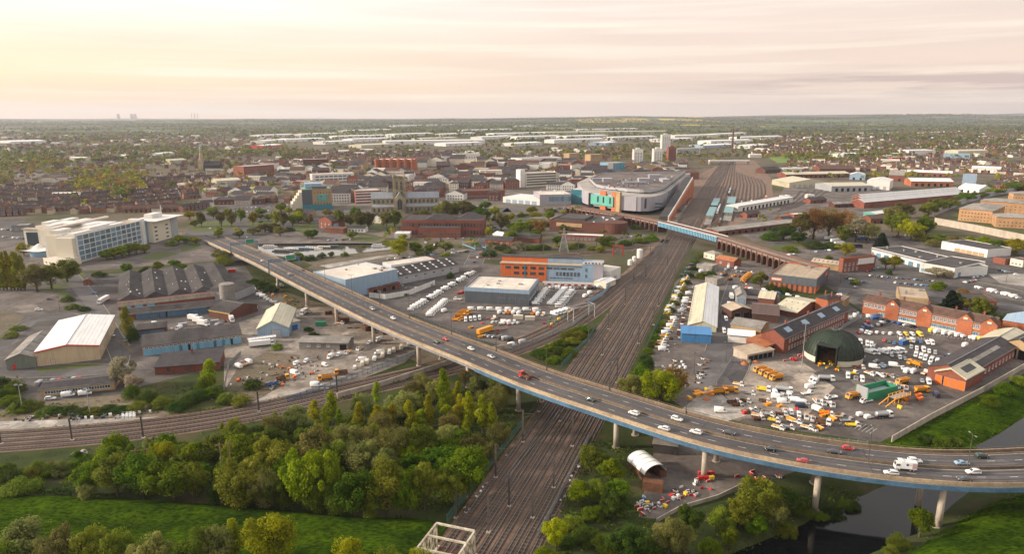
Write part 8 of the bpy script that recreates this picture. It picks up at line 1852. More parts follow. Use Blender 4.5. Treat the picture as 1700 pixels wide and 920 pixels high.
row((1560,508),(1580,500),4,['car','suv'],MIX,z,70);row((1440,490),(1470,500),6,['car','suv'],MIX,z,70);row((1405,462),(1435,470),6,['car','saloon'],MIX,z,70);row((1376,500),(1396,490),5,['car','suv'],MIX,z,70);row((1640,444),(1690,458),8,['car','suv'],MIX,z,70,.3);row((1600,470),(1620,466),4,['car'],MIX,z,70)
z = 'along the main yard front of brick offices'
one('gritter',1518,608,120,'yellow',z);one('gritter',1498,638,200,'yellow',z);one('gritter',1548,590,20,'red',z)
z = 'in the retail car park'
row((1444,458),(1480,462),7,['car','saloon'],MIX,z,70,.1);row((1482,462),(1556,468),12,['car','saloon','suv'],MIX,z,70,.1);row((1484,470),(1546,476),11,['car','saloon'],MIX,z,70,.1);row((1438,452),(1460,446),5,['car'],MIX,z,20);row((1620,478),(1700,498),11,['smallvan','car','van'],['white','white','silver','red'],z,75,.1);row((1615,462),(1640,458),4,['car'],MIX,z,20);one('car',1420,478,30,'silver',z)
z = 'in the coach park by the black conifer'
for x,y in ((1378,398),(1388,402),(1394,407),(1372,403)):one('artic',x,y,20,'white',z)
one('artic',1432,398,20,'blue',z,'blue');one('artic',1446,400,20,'navy',z,'navy');one('artic',1422,412,20,'navy',z,'navy');row((1342,408),(1368,404),6,['car'],MIX,z,40);row((1478,394),(1512,392),9,['car','van'],MIX,z,50,.1)
row((1392,392),(1425,388),6,['van','car'],['white','red','white'],z,50)
# far car parks:little cars without parts of their own
SM=MB();loft(SM,[(-1.95,.3,.85,.9,.8,.75),(-1.5,.2,.95,1.42,.86,.7),(.3,.2,.95,1.45,.86,.7),(1.0,.2,.9,.98,.86,.72),(1.95,.3,.7,.72,.78,.66)]);SM.box(-1.2,-.83,.96,.5,.83,1.32,1);SM_ME=SM.mesh('parked_car',[M['white'],M['glass']])
def small_row(a,b,n,zone,z0=0.03,turn=80,miss=.15):
 A,B=P(a[0],a[1],z0),P(b[0],b[1],z0);d=B-A
 for i in range(n):
  if vr.random()<miss:continue
  o=link('parked_car',SM_ME,None,A+d*((i+.5)/n));o.rotation_euler=(0,0,math.atan2(d.y,d.x)+math.radians(turn));o.scale=(.85,)*3;c=vr.choice(MIX);o.material_slots[0].link = 'OBJECT';o.material_slots[0].material=M[c]
  VEH.append((zone,CTX.get(c,c)+' parked car',PX(*o.location)[0],o,'car'))
for k,(a,b) in enumerate((((380,348),(480,341)),((385,354),(490,348)),((420,360),(480,355)))):small_row(a,b,15,'in the %s by the hotel' % ('back row','middle row','front row')[k])
small_row((-20,380),(40,384),8,'in the college car park back row');small_row((-20,392),(44,397),8,'in the college car park front row')
small_row((900,348),(950,346),6,'on the street before the mall west wing',turn=5)
for k,yy in enumerate((294,296.5,299,302,305,308.5)):small_row((1030-k*6,yy+4),(1120-k*10,yy),9,'on the mall roof, %s row' % ordw(k+1),MALL_Z+.15,60,.1)
small_row((340,378),(420,398),4,'on the roundabout approach',turn=0);small_row((700,402),(760,418),4,'on the quay road',turn=0);small_row((690,430),(720,428),5,'beside the dark roofed shed');small_row((785,440),(800,418),3,'on the road to the lifting bridge',turn=0);small_row((540,400),(600,398),5,'on the quay street car park',turn=60)
small_row((850,372),(905,368),8,'in the gardens car park by the mall street');small_row((700,398),(800,396),8,'beside the civic building');small_row((1010,398),(1060,392),6,'under the viaduct arches');small_row((640,432),(780,418),12,'on the quay sidings car park',turn=0,miss=.3);small_row((1230,452),(1280,462),8,'by the viaduct foot',turn=60);small_row((1290,426),(1380,416),12,'in the lot above the viaduct',turn=80,miss=.4)
vg={}
for q in VEH:vg.setdefault((q[0],q[1]),[]).append(q)
for (z,ph),lst in vg.items():
 lst.sort(key=lambda q:q[2])
 for i,q in enumerate(lst):tag(q[3],ph+' '+z+ordleft(i,len(lst)),q[4],'vehicles '+z)
# ------------------------------------------------------------------ yard clutter,each piece its own thing
CL=[]
def clutter_mesh(kind):
 m=MB()
 if kind == 'pallet_stack':
  for i in range(5):
   m.box(-.6,-.5,i*.16,.6,.5,i*.16+.03)
   for y in (-.45,0,.45):m.box(-.6,y-.05,i*.16+.035,.6,y+.05,i*.16+.14)
 elif kind == 'bulk_container':m.box(-.5,-.6,.15,.5,.6,1.1);m.box(-.55,-.65,0,.55,.65,.14);m.cyl((0,0,1.1),(0,0,1.18),.15,.15,8)
 elif kind == 'skip':m.add([(-1.2,-.8,0),(1.2,-.8,0),(1.2,.8,0),(-1.2,.8,0),(-1.8,-.9,1.3),(1.8,-.9,1.3),(1.8,.9,1.3),(-1.8,.9,1.3),(-1.6,-.8,1.05),(1.6,-.8,1.05),(1.6,.8,1.05),(-1.6,.8,1.05)],[(3,2,1,0),(0,1,5,4),(1,2,6,5),(2,3,7,6),(3,0,4,7),(4,5,9,8),(5,6,10,9),(6,7,11,10),(7,4,8,11),(8,9,10,11)])
 elif kind == 'tyre_stack':
  for i in range(4):m.lathe([(.2,i*.22),(.34,i*.22),(.38,i*.22+.1),(.34,i*.22+.2),(.2,i*.22+.2)],12,.04*(i % 2))
 elif kind == 'barrier_stack':
  for i in range(5):m.box(-1,-.25+i*.1,0,1,-.19+i*.1,.9+.04*(i % 2),i % 2);m.box(-.9,-.3,-.0,-.7,.4,.08);m.box(.7,-.3,0,.9,.4,.08)
 elif kind == 'storage_container':m.box(-3,-1.2,.1,3,1.2,2.6);[m.box(-2.9+i*.48,-1.24,.2,-2.65+i*.48,-1.2,2.5) for i in range(12)];[m.box(-2.9+i*.48,1.2,.2,-2.65+i*.48,1.24,2.5) for i in range(12)]
 elif kind == 'cable_drum':m.cyl((0,-.5,.8),(0,-.42,.8),.8,.8,14);m.cyl((0,.42,.8),(0,.5,.8),.8,.8,14);m.cyl((0,-.42,.8),(0,.42,.8),.5,.5,12)
 elif kind == 'rubbish_heap':
  r=random.Random(3)
  for i in range(28):x,y=r.gauss(0,.9),r.gauss(0,.7);a,b,c=r.uniform(.2,.7),r.uniform(.2,.6),r.uniform(.15,.5);zz=max(0,.5-.3*math.hypot(x,y));m.box(x,y,0,x+a,y+b,zz+c,i % 3)
 elif kind == 'grit_heap':
  n=14;m.lathe([(2.2,0),(1.7,.55),(1.0,1.1),(.4,1.5),(.01,1.6)],n)
 elif kind == 'water_barrier':m.prism([(-1,-.25),(1,-.25),(1,.25),(-1,.25)],0,.45);m.box(-1,-.12,.45,1,.12,.9)
 elif kind == 'plank_stack':[m.box(-2,-.6+j*.31,i*.14,2,-.32+j*.31,i*.14+.11) for i in range(4) for j in range(4)]
 elif kind == 'generator':m.box(-.9,-.5,.3,.9,.5,1.3);m.box(-.95,-.55,1.3,.95,.55,1.38);m.cyl((.5,.2,1.38),(.5,.2,1.7),.06,.06,6);[m.cyl((x,-.6,.25),(x,.6,.25),.25,.25,10) for x in (-.5,.5)]
 return m
CM={}
CMAT={'pallet_stack':['wood'],'bulk_container':['white'],'skip':['yellow'],'tyre_stack':['tyre'],'barrier_stack':['red','white'],'storage_container':['green'],'cable_drum':['wood'],'rubbish_heap':['white','rust','dgrey'],'grit_heap':['tile_or'],'water_barrier':['red'],'plank_stack':['wood'],'generator':['yellow2']}
def clutter(kind,x,y,zone,col=None,deg=None,sc=1.0,z0=0):
 if kind not in CM:CM[kind]=clutter_mesh(kind).mesh(kind,[M[k] for k in CMAT[kind]])
 p=P(x,y);o=link(kind,CM[kind],None,(p.x,p.y,gz(p.x,p.y)+.03+z0));o.rotation_euler=(0,0,math.radians(deg) if deg is not None else .5+vr.choice([0,PI/2])+vr.uniform(-.1,.1));o.scale=(sc*.8,)*3
 if col:o.material_slots[0].link = 'OBJECT';o.material_slots[0].material=M[col]
 CL.append((zone,((CTX.get(col,col)+' ') if col else '')+kind.replace('_',' '),x,o,kind.replace('_',' ')));return o
def scatter(poly,n,kinds,zone,sc=1.0):
 k=0;xs_=[p[0] for p in poly];ys_=[p[1] for p in poly]
 while k<n:
  x,y=vr.uniform(min(xs_),max(xs_)),vr.uniform(min(ys_),max(ys_))
  if inside((x,y),poly):c=vr.choice(kinds);clutter(c[0],x,y,zone,c[1],None,sc*vr.uniform(.8,1.1));k+=1
scatter([(1078,845),(1100,825),(1160,795),(1200,790),(1190,815),(1120,838),(1085,850)],34,[('barrier_stack',None),('barrier_stack',None),('water_barrier','red'),('water_barrier','white'),('generator','yellow2'),('rubbish_heap',None),('bulk_container','white')],'in the works compound beside the arched shelter',.8)
for i in range(6):clutter('generator',1163+(i % 3)*9,797-(i//3)*8,'beside the flyover column in the works compound','red' if i!=2 else 'yellow2',10)
scatter([(1056,838),(1076,820),(1084,832),(1078,855),(1058,858)],12,[('generator','yellow2'),('bulk_container','blue'),('water_barrier','white'),('barrier_stack',None),('rubbish_heap',None)],'left of the rusty container in the compound')
scatter([(1220,780),(1330,795),(1290,805),(1215,800)],14,[('water_barrier','red'),('barrier_stack',None),('plank_stack',None),('rubbish_heap',None)],'under the flyover right of the works compound')
scatter([(1090,612),(1140,590),(1135,640),(1095,640),(1085,625)],40,[('bulk_container','white'),('rubbish_heap',None),('pallet_stack',None),('bulk_container','silver'),('storage_container','silver')][:4],'in the salvage yard behind the willows')
scatter([(1148,640),(1170,590),(1178,600),(1165,640)],14,[('plank_stack',None),('rubbish_heap',None),('pallet_stack',None),('bulk_container','dgrey')],'in the walled bay beside the salvage yard')
scatter([(380,640),(440,600),(540,590),(560,575),(530,620),(430,655)],80,[('rubbish_heap',None),('rubbish_heap',None),('pallet_stack',None),('cable_drum',None),('tyre_stack',None),('bulk_container','white'),('skip','orange'),('plank_stack',None)],'in the middle of the left scrap yard',.75)
scatter([(560,500),(640,530),(690,560),(650,560),(580,545),(540,520)],22,[('rubbish_heap',None),('skip','rust'),('tyre_stack',None),('plank_stack',None),('storage_container','rust')],'in the shade beneath the flyover columns')
scatter([(0,700),(80,690),(205,680),(260,685),(200,694),(60,702)],46,[('tyre_stack',None),('bulk_container','white'),('rubbish_heap',None),('bulk_container','navy'),('rubbish_heap',None),('pallet_stack',None)],'along the tipped strip above the branch line')
scatter([(760,545),(800,520),(860,530),(850,560),(800,565)],20,[('barrier_stack',None),('pallet_stack',None),('generator','yellow2'),('skip','yellow'),('plank_stack',None),('water_barrier','red')],'in the plant yard by the flyover')
scatter([(895,540),(930,515),(945,520),(920,545)],16,[('generator','yellow2'),('water_barrier','red'),('bulk_container','green'),('barrier_stack',None),('pallet_stack',None)],'in the corner compound by the branch portal')
scatter([(1360,600),(1410,605),(1400,618),(1355,610)],16,[('water_barrier','yellow2'),('water_barrier','yellow'),('water_barrier','red')],'around the foot of the green dome')
scatter([(1298,600),(1335,588),(1330,598),(1300,606)],10,[('water_barrier','red'),('water_barrier','red'),('barrier_stack',None)],'left of the green dome doorway')
scatter([(1215,600),(1260,585),(1255,605),(1222,612)],10,[('skip','yellow'),('grit_heap',None),('generator','yellow2')],'beside the open bay store')
scatter([(1140,660),(1180,640),(1185,665),(1160,680)],10,[('grit_heap',None),('grit_heap',None),('skip','yellow'),('generator','yellow2')],'on the grit ground beside the willows')
scatter([(1210,660),(1380,680),(1400,720),(1300,715),(1240,695)],26,[('plank_stack',None),('rubbish_heap',None),('pallet_stack',None),('skip','yellow'),('generator','red')],'among the trucks before the flyover')
scatter([(1480,670),(1530,655),(1535,665),(1490,680)],10,[('plank_stack',None),('generator','yellow2'),('skip','orange'),('plank_stack',None)],'beside the green tower hopper')
for x,y,c,dg,w in ((533,541,'green',5,'in the left scrap yard'),(250,551,'navy',8,'by the low brown store'),(385,452,'red',20,'behind the wavy roofed warehouse'),(365,446,'blue',8,'behind the wavy roofed warehouse'),(1450,528,'grey',30,'in the depot yard'),(1500,572,'blue',30,'in the main yard middle'),(975,448,'silver',40,'behind the orange and blue office'),(1220,440,'brick',20,'by the viaduct arches'),(1195,432,'rust',10,'by the viaduct arches'),(460,512,'cream',290,'beside the flyover wall'),(478,520,'cream',300,'beside the flyover wall'),(880,532,'cream',0,'before the modern depot'),(860,530,'cream',0,'before the modern depot')):
 clutter('storage_container',x,y,w,c,dg)
for i in range(16):clutter('water_barrier',906+i*5.6,473+.18*i,'in the row before the orange and blue office','red' if i % 2 else 'white',2,1.1)
for i in range(12):clutter('bulk_container',205+(i % 4)*6,694-(i//4)*3,'stacked at the right end of tipped strip','white',5)
scatter([(760,862),(790,815),(840,752),(868,718),(874,722),(800,815),(770,868)],12,[('rubbish_heap',None),('bulk_container','white'),('plank_stack',None)],'on the left verge of the main line',.5)
scatter([(905,880),(930,830),(960,770),(968,775),(938,832),(912,885)],16,[('rubbish_heap',None),('bulk_container','white'),('plank_stack',None)],'on the right verge of the main line',.55)
scatter([(1180,460),(1260,450),(1270,470),(1200,478)],10,[('skip','yellow'),('storage_container','rust'),('pallet_stack',None),('bulk_container','white')],'in the yard below the viaduct arches',.9)
scatter([(600,480),(720,470),(715,480),(620,495)],12,[('rubbish_heap',None),('pallet_stack',None),('storage_container','silver')],'behind the white curved fence',.8)
scatter([(240,545),(400,530),(400,548),(280,560)],18,[('pallet_stack',None),('storage_container','silver'),('skip','rust'),('bulk_container','white'),('rubbish_heap',None)],'in the loading yard of the estate',.8)
scatter([(420,470),(480,495),(520,520),(470,530),(425,500)],18,[('pallet_stack',None),('rubbish_heap',None),('skip','yellow'),('plank_stack',None)],'between the dark workshop and the flyover',.8)
scatter([(1085,590),(1130,500),(1150,450),(1160,455),(1130,560),(1110,600)],22,[('rubbish_heap',None),('pallet_stack',None),('skip','rust'),('bulk_container','silver')],'in the strip beside the main line',.7)
cg={}
for q in CL:cg.setdefault((q[0],q[1]),[]).append(q)
for (z,ph),lst in cg.items():
 lst.sort(key=lambda q:q[2])
 for i,q in enumerate(lst):tag(q[3],ph+' '+z+ordleft(i,len(lst)),q[4],ph+'s '+z)
# yellow raised ramps and green hopper in the yard
t=thing('loading_hopper','green and grey walled loading hopper in the yard before the garage','hopper',P(1440,668),.45)
m=MB();m.box(0,0,0,16,.4,3.4);m.box(0,5,0,16,5.4,3.8);m.box(15.6,.41,0,16,4.99,3.4);m.build('green_wall',M['green'],t);m=MB();m.box(0,.41,0,.4,4.99,5);m.box(.41,.41,1.6,15.5,4.9,1.8);m.build('inner_bin',M['clad_g'],t)
t=thing('access_ramp','yellow framed access ramp on legs beside the green hopper','ramp',P(1485,672),.5)
for k in range(2):
 m=MB();m.bar((0,k*2.5,1.9),(9,k*2.5,1.9),.3);m.bar((-5,k*2.5,.1),(0,k*2.5,1.9),.3)
 for i in range(5):m.bar((i*2.2,k*2.5,0),(i*2.2,k*2.5,3),.18)
 m.bar((0,k*2.5,3),(9,k*2.5,3),.15);m.build('side_frame',M['yellow'],t)
m=MB();m.box(0,.2,2.06,9,2.3,2.16);m.build('deck',M['galv'],t)
# ------------------------------------------------------------------ houses
def house_arrays(x,y,rz,w,d,h,rh,ch=True):
 """one gabled house as quads (triangles repeat a corner); faces: 4 walls + 2 gables, 2 roofs, chimney"""
 hw,hd=w/2,d/2;c,s=math.cos(rz),math.sin(rz)
 R=lambda a,b,z:(x+a*c-b*s,y+a*s+b*c,z)
 A=[R(-hw,-hd,-1),R(hw,-hd,-1),R(hw,hd,-1),R(-hw,hd,-1),R(-hw,-hd,h),R(hw,-hd,h),R(hw,hd,h),R(-hw,hd,h),R(-hw,0,h+rh),R(hw,0,h+rh)]
 o=.3;B=[R(-hw-.15,-hd-o,h-.2),R(hw+.15,-hd-o,h-.2),R(hw+.15,0,h+rh+.1),R(-hw-.15,0,h+rh+.1),R(-hw-.15,hd+o,h-.2),R(hw+.15,hd+o,h-.2)]
 q=[(A[0],A[1],A[5],A[4]),(A[1],A[2],A[6],A[5]),(A[2],A[3],A[7],A[6]),(A[3],A[0],A[4],A[7]),(A[4],A[8],A[7],A[7]),(A[5],A[6],A[9],A[9])];m=[0]*6
 q+=[(B[0],B[1],B[2],B[3]),(B[3],B[2],B[5],B[4])];m+=[1,1]
 if ch:
  k=[R(hw-1,-.4,h),R(hw-.1,-.4,h),R(hw-.1,.4,h),R(hw-1,.4,h)];t=[(p[0],p[1],h+rh+1.1) for p in k]
  q+=[(k[0],k[1],t[1],t[0]),(k[1],k[2],t[2],t[1]),(k[2],k[3],t[3],t[2]),(k[3],k[0],t[0],t[3]),tuple(t)];m+=[0]*5
 return q,m
def house_wall(name,c1,c2):
 """brick with a regular pattern of windows in two storeys"""
 m=brick(name,c1,c2,(.3,.22,.17));return m
HW_=[house_wall('house_brick_a',(.19,.085,.06),(.12,.056,.042)),house_wall('house_brick_b',(.30,.15,.095),(.2,.1,.068)),mat('render_white',(.62,.58,.52),(.5,.46,.4),.3,.9),mat('render_cream',(.5,.42,.3),(.4,.33,.24),.3,.9)]
HR_=[mat('house_slate',(.062,.048,.046),(.036,.028,.028),.2,.85,var=.2),mat('house_tile_brown',(.11,.06,.045),(.07,.04,.033),.2,.9,var=.2),mat('house_tile_red',(.15,.072,.052),(.09,.046,.035),.2,.9,var=.2)]
HWIN=M['glass']
hr=random.Random(21)
def mk_house_mesh(w,d,h,rh,style):
 q,mi=house_arrays(0,0,0,w,d,h,rh);m=MB()
 for f,k in zip(q,mi):f=list(dict.fromkeys(f));m.add(f,[tuple(range(len(f)))],k)
 m.box(w/2-1.05,-.45,h,w/2-.05,.45,h+rh+1.0,0)
 for sy,fl in ((-1,0),(1,1)):
  for zz in (1.0,3.7):
   for xx in ((-w*.25,w*.2) if w>4.5 else (0,)):
    m.box(xx-.6,sy*d/2-.04,zz,xx+.6,sy*d/2+.04,zz+1.3,3);m.box(xx-.5,sy*d/2-.055,zz+.1,xx+.5,sy*d/2+.055,zz+1.2,2)
 if style==1:m.box(-w/2,d/2,-.5,-w/2+2.4,d/2+4.5,2.8,0);m.add([(-w/2-.1,d/2,3.6),(-w/2+2.5,d/2,2.9),(-w/2+2.5,d/2+4.6,2.9),(-w/2-.1,d/2+4.6,3.6)],[(3,2,1,0)],1)
 return m.mesh('house',[HW_[0],HR_[0],HWIN,M['white']])
HM=[mk_house_mesh(4.6,7.4,5.0,2.4,1),mk_house_mesh(4.4,7.0,5.2,2.5,0),mk_house_mesh(8,7.5,5.2,2.6,0)]
def house(p,rz,k,wm,rm):
 o=link('house',HM[k],None,p);o.rotation_euler=(0,0,rz)
 for i,mm in ((0,wm),(1,rm)):o.material_slots[i].link = 'OBJECT';o.material_slots[i].material=mm
 return o
# terraces nearest the camera:rows behind the college,every house a thing
WT=['dark brick','orange brick','white rendered','cream rendered'];RT=['slate','brown tile','red tile']
HT=[]
TERR=[((-20,360),(44,357)),((205,352),(300,350)),((300,352),(345,345)),((20,352),(130,348)),((150,352),(290,338)),((120,346),(330,328)),((30,345),(140,340)),((130,338),(320,322)),((0,334),(130,331)),((120,330),(330,316)),((0,326),(120,323)),((130,322),(330,309)),((240,308),(350,303)),((250,302),(360,297)),((10,317),(140,314)),((140,314),(230,309))]
nh=0
for ri,(a,b) in enumerate(TERR):
 A,B=P(*a),P(*b);d=B-A;n=int(d.length/4.7);rz=math.atan2(d.y,d.x);wm0,rm0=hr.choice([0,0,0,1]),hr.choice([0,0,1])
 run=0
 for i in range(n):
  if nh>=296:break
  if run>8 and hr.random()<.16:run=0;continue
  run+=1;wi=wm0 if hr.random()<.86 else hr.choice([1,2,3]);rr=rm0 if hr.random()<.85 else hr.choice([0,1,2])
  p=A+d*((i+.5)/n);o=house(Vector((p.x,p.y,0)),rz+(PI if ri % 2 else 0),hr.choice([0,0,1]),HW_[wi],HR_[rr]);nh+=1
  HT.append((ri,WT[wi]+' terraced house',p.x,o))
tg={}
for q in HT:tg.setdefault((q[0],q[1]),[]).append(q)
for (ri,ph),lst in tg.items():
 lst.sort(key=lambda q:q[2])
 for i,q in enumerate(lst):tag(q[3],ph+' in the '+ordw(ri+1)+' street back from the college'+ordleft(i,len(lst)),'house','terraced houses behind the college')
# ------------------------------------------------------------------ town centre blocks (a few pixels each,still one thing each)
TB=[];tb=random.Random(33)
OCC=[(o.location.x,o.location.y) for o in COL.objects if o.parent is None and o.get('category') in ('office','tower block','building','hotel','church','block','shopping centre','hall','shed','works shed','flats','car park','apartment block','shopping wing','market hall')]
KEEP=[[(P(x,y).x,P(x,y).y) for x,y in poly] for poly in ([(950,362),(955,318),(990,300),(1150,300),(1130,345),(1095,365)],[(600,372),(600,340),(730,338),(730,372)],[(490,352),(490,332),(560,332),(560,352)],[(830,345),(830,318),(970,318),(970,345)],[(590,340),(590,325),(640,325),(640,340)],[(865,312),(865,300),(930,300),(930,312)],[(515,305),(515,296),(592,294),(592,303)],[(620,288),(620,276),(692,276),(692,288)],[(1105,400),(1140,300),(1215,262),(1300,262),(1290,330),(1230,372)],[(402,298),(402,284),(460,282),(460,294)],[(764,334),(764,318),(842,316),(842,330)])]
def town(poly,n,zone,hmin,hmax,wmin,wmax):
 pl=[(P(x,y).x,P(x,y).y) for x,y in poly];xs_=[p[0] for p in poly];ys_=[p[1] for p in poly];k=tries=0
 while k<n and tries<n*30:
  tries+=1;x,y=tb.uniform(min(xs_),max(xs_)),tb.uniform(min(ys_),max(ys_));p=P(x,y)
  if not inside((x,y),poly) or any(inside((p.x,p.y),q) for q in KEEP) or any(abs(p.x-q[0])+abs(p.y-q[1])<20 for q in OCC):continue
  w,d,h=tb.uniform(wmin,wmax),tb.uniform(wmin,wmax)*.8,tb.uniform(hmin,hmax);rf=tb.choice(['flat','gx','gx','gy','hip']);wm,wt=tb.choice([('brick','red brick'),('brick','red brick'),('brick_dk','dark brick'),('cream','cream'),('clad_w','white'),('clad_w','white'),('cream','cream'),('concrete','grey'),('brick_tan','tan brick')])
  rm=tb.choice(['slate','tile_br','slate','asb']) if rf != 'flat' else tb.choice(['felt','felt_w','felt_d','asb_l','felt_w','felt_w']);b=Bd.__new__(Bd);rz=tb.choice([-.18,-.1,.12,PI/2-.15])*1.0
  a=Vector((p.x-w/2,p.y,0));q=a+Vector((w*math.cos(rz if rz<1 else rz-PI/2),w*math.sin(rz if rz<1 else rz-PI/2),0));A=PX(*a);B_=PX(*q)
  b.__init__('town_building','x','building',A,B_,d,h,rf,wm,rm,rh=(min(w,d)*.24 if rf != 'flat' else None),ov=.2,par=.5,group='town buildings '+zone)
  LABELS.pop('x',None)
  if y>300:b.wins('f',max(2,int(w/3.4)),1.3,1.5,1.2,max(1,int(h/3.3)),3.3,frame='white' if wm != 'clad_w' else 'grey',kind='x')
  if rf == 'flat' and tb.random()<.7:b.vents(2,'white',1.5)
  elif tb.random()<.5 and rf == 'gx':b.chimneys(2)
  OCC.append((p.x,p.y));TB.append((zone,wt+' '+('flat roofed' if rf == 'flat' else ('hipped' if rf == 'hip' else 'gabled'))+' building',x,b.t));k+=1
town([(490,335),(500,310),(620,308),(640,325),(600,345)],16,'between hotel and minster',6,12,12,26)
town([(400,335),(410,300),(520,300),(495,330)],18,'left of the hotel',6,11,10,24)
town([(690,335),(690,300),(770,300),(770,335)],20,'just behind the minster nave',6,11,10,24)
town([(770,332),(770,298),(870,296),(870,325),(840,335)],24,'between minster and cream office',6,12,12,26)
town([(590,318),(590,292),(760,290),(760,302)],26,'between minster tower and the orange block',7,13,14,32)
town([(760,300),(760,280),(870,280),(870,298)],22,'below the white stepped flats',7,14,16,36)
town([(920,318),(930,285),(1010,285),(1000,310),(960,318)],20,'behind the glass link',7,14,14,30)
town([(1030,300),(1040,278),(1140,276),(1150,298)],22,'between the car deck and tower blocks',6,12,14,30)
town([(400,298),(410,278),(600,272),(600,290)],26,'on the left of the orange block',6,11,14,30)
town([(690,285),(690,268),(1000,268),(1000,284)],30,'on the far side of the centre',7,14,20,44)
town([(340,345),(345,322),(420,318),(420,340)],8,'behind the roundabout car park',4,7,14,28)
town([(490,358),(500,352),(520,356),(500,372)],2,'beside the gabled pub',4,7,10,14)
ug={}
for q in TB:ug.setdefault((q[0],q[1]),[]).append(q)
for (z,ph),lst in ug.items():
 lst.sort(key=lambda q:q[2])
 for i,q in enumerate(lst):tag(q[3],ph+' '+z+ordleft(i,len(lst)),'building')
# ------------------------------------------------------------------ far houses (one mass),far trees (masses)
rng=np.random.default_rng(77)
def far_points(poly,dens,lim=None):
 """uniform points in a photo-matched ground polygon, per hectare"""
 pl=[(P(x,y).x,P(x,y).y) for x,y in poly];xs_=[p[0] for p in pl];ys_=[p[1] for p in pl];n=int(dens*(max(xs_)-min(xs_))*(max(ys_)-min(ys_))/1e4);X=rng.uniform(min(xs_),max(xs_),n);Y=rng.uniform(min(ys_),max(ys_),n)
 ins=np.zeros(n,bool);j=len(pl)-1
 for i in range(len(pl)):
  xi,yi=pl[i];xj,yj=pl[j];c=((yi>Y)!=(yj>Y)) & (X<(xj-xi)*(Y-yi)/(yj-yi+1e-12)+xi);ins ^= c;j=i
 return np.column_stack([X[ins],Y[ins]])
KEEP2=KEEP+[[(P(x,y).x,P(x,y).y) for x,y in poly] for poly in ([(1290,330),(1300,285),(1480,285),(1640,295),(1640,345),(1480,370),(1330,400)],[(1590,372),(1590,335),(1720,315),(1720,385)],[(45,445),(48,372),(100,366),(310,360),(310,400)])]
HZONES=[([(-60,362),(-60,292),(230,290),(250,325),(335,342),(320,352),(200,354),(45,360)],20),([(225,330),(235,296),(410,285),(410,315),(330,325)],20),([(410,300),(410,268),(620,262),(620,275),(500,290)],12),([(500,275),(500,252),(760,252),(860,262),(700,268)],16),([(-60,292),(-60,266),(400,252),(500,256),(410,285),(230,290)],7),([(-60,262),(-60,235),(420,235),(430,250)],4),([(860,268),(860,250),(1050,246),(1060,262),(1000,268)],9),([(1290,285),(1300,268),(1500,262),(1760,275),(1760,300),(1640,290),(1480,285)],18),([(1250,262),(1260,240),(1760,238),(1760,262),(1480,262)],10),([(1640,330),(1600,300),(1760,295),(1760,320)],16),([(1180,240),(1300,222),(1760,216),(1760,238)],5),([(-60,236),(-60,222),(500,220),(500,236)],2.5),([(1000,285),(1140,270),(1150,276),(1010,292)],10),([(400,348),(405,290),(1000,274),(1145,276),(1140,294),(960,318),(830,332),(640,332),(490,348)],15)]
quads,mids=[],[]
for poly,dens in HZONES:
 pts=far_points(poly,dens)
 for x,y in pts:
  if any(inside((x,y),q) for q in KEEP2):continue
  if any(abs(x-q[2])+abs(y-q[3].location.y)<7 for q in HT):continue
  if y<1500 and any(abs(x-q[0])+abs(y-q[1])<24 for q in OCC):continue
  # streets:houses snap to rows whose direction changes by district
  th=.9*mnoise.noise(Vector((x/500,y/500,1)))-.12;c,s=math.cos(th),math.sin(th);u,v=x*c+y*s,-x*s+y*c;v=round(v/27)*27+hr.choice([0,0,0,9]);x,y=u*c-v*s,u*s+v*c
  big=hr.random()<.05;w,d,h,rh=(hr.uniform(5,11),hr.uniform(6,7.5),hr.uniform(4.2,5.4),hr.uniform(1.9,2.8)) if not big else (hr.uniform(18,40),hr.uniform(12,20),hr.uniform(4,7),2)
  q,m=house_arrays(x,y,th+(0 if hr.random()<.85 else PI/2),w,d,h+gz(x,y),rh,y<1900)
  wi=hr.choice([0,0,0,0,1,1,1,2,3]) if not big else hr.choice([0,2,3]);ri=hr.choice([0,0,1,1,2]);wi=(wi if y>1500 or hr.random()<.6 else hr.choice([2,3])) if not big else 2
  quads+=q;mids+=[(wi if k==0 else 4+ri if not (big and hr.random()<.6) else 7) for k in m]
Q=np.array(quads);o=link('far_houses',np_mesh('far_houses',Q,HW_+HR_+[M['felt_w']],np.array(mids)));o['kind'] = 'stuff';o.data.validate()
SHEDS=[o.location for o in COL.objects if o.parent is None and o.name.startswith('distant_')]
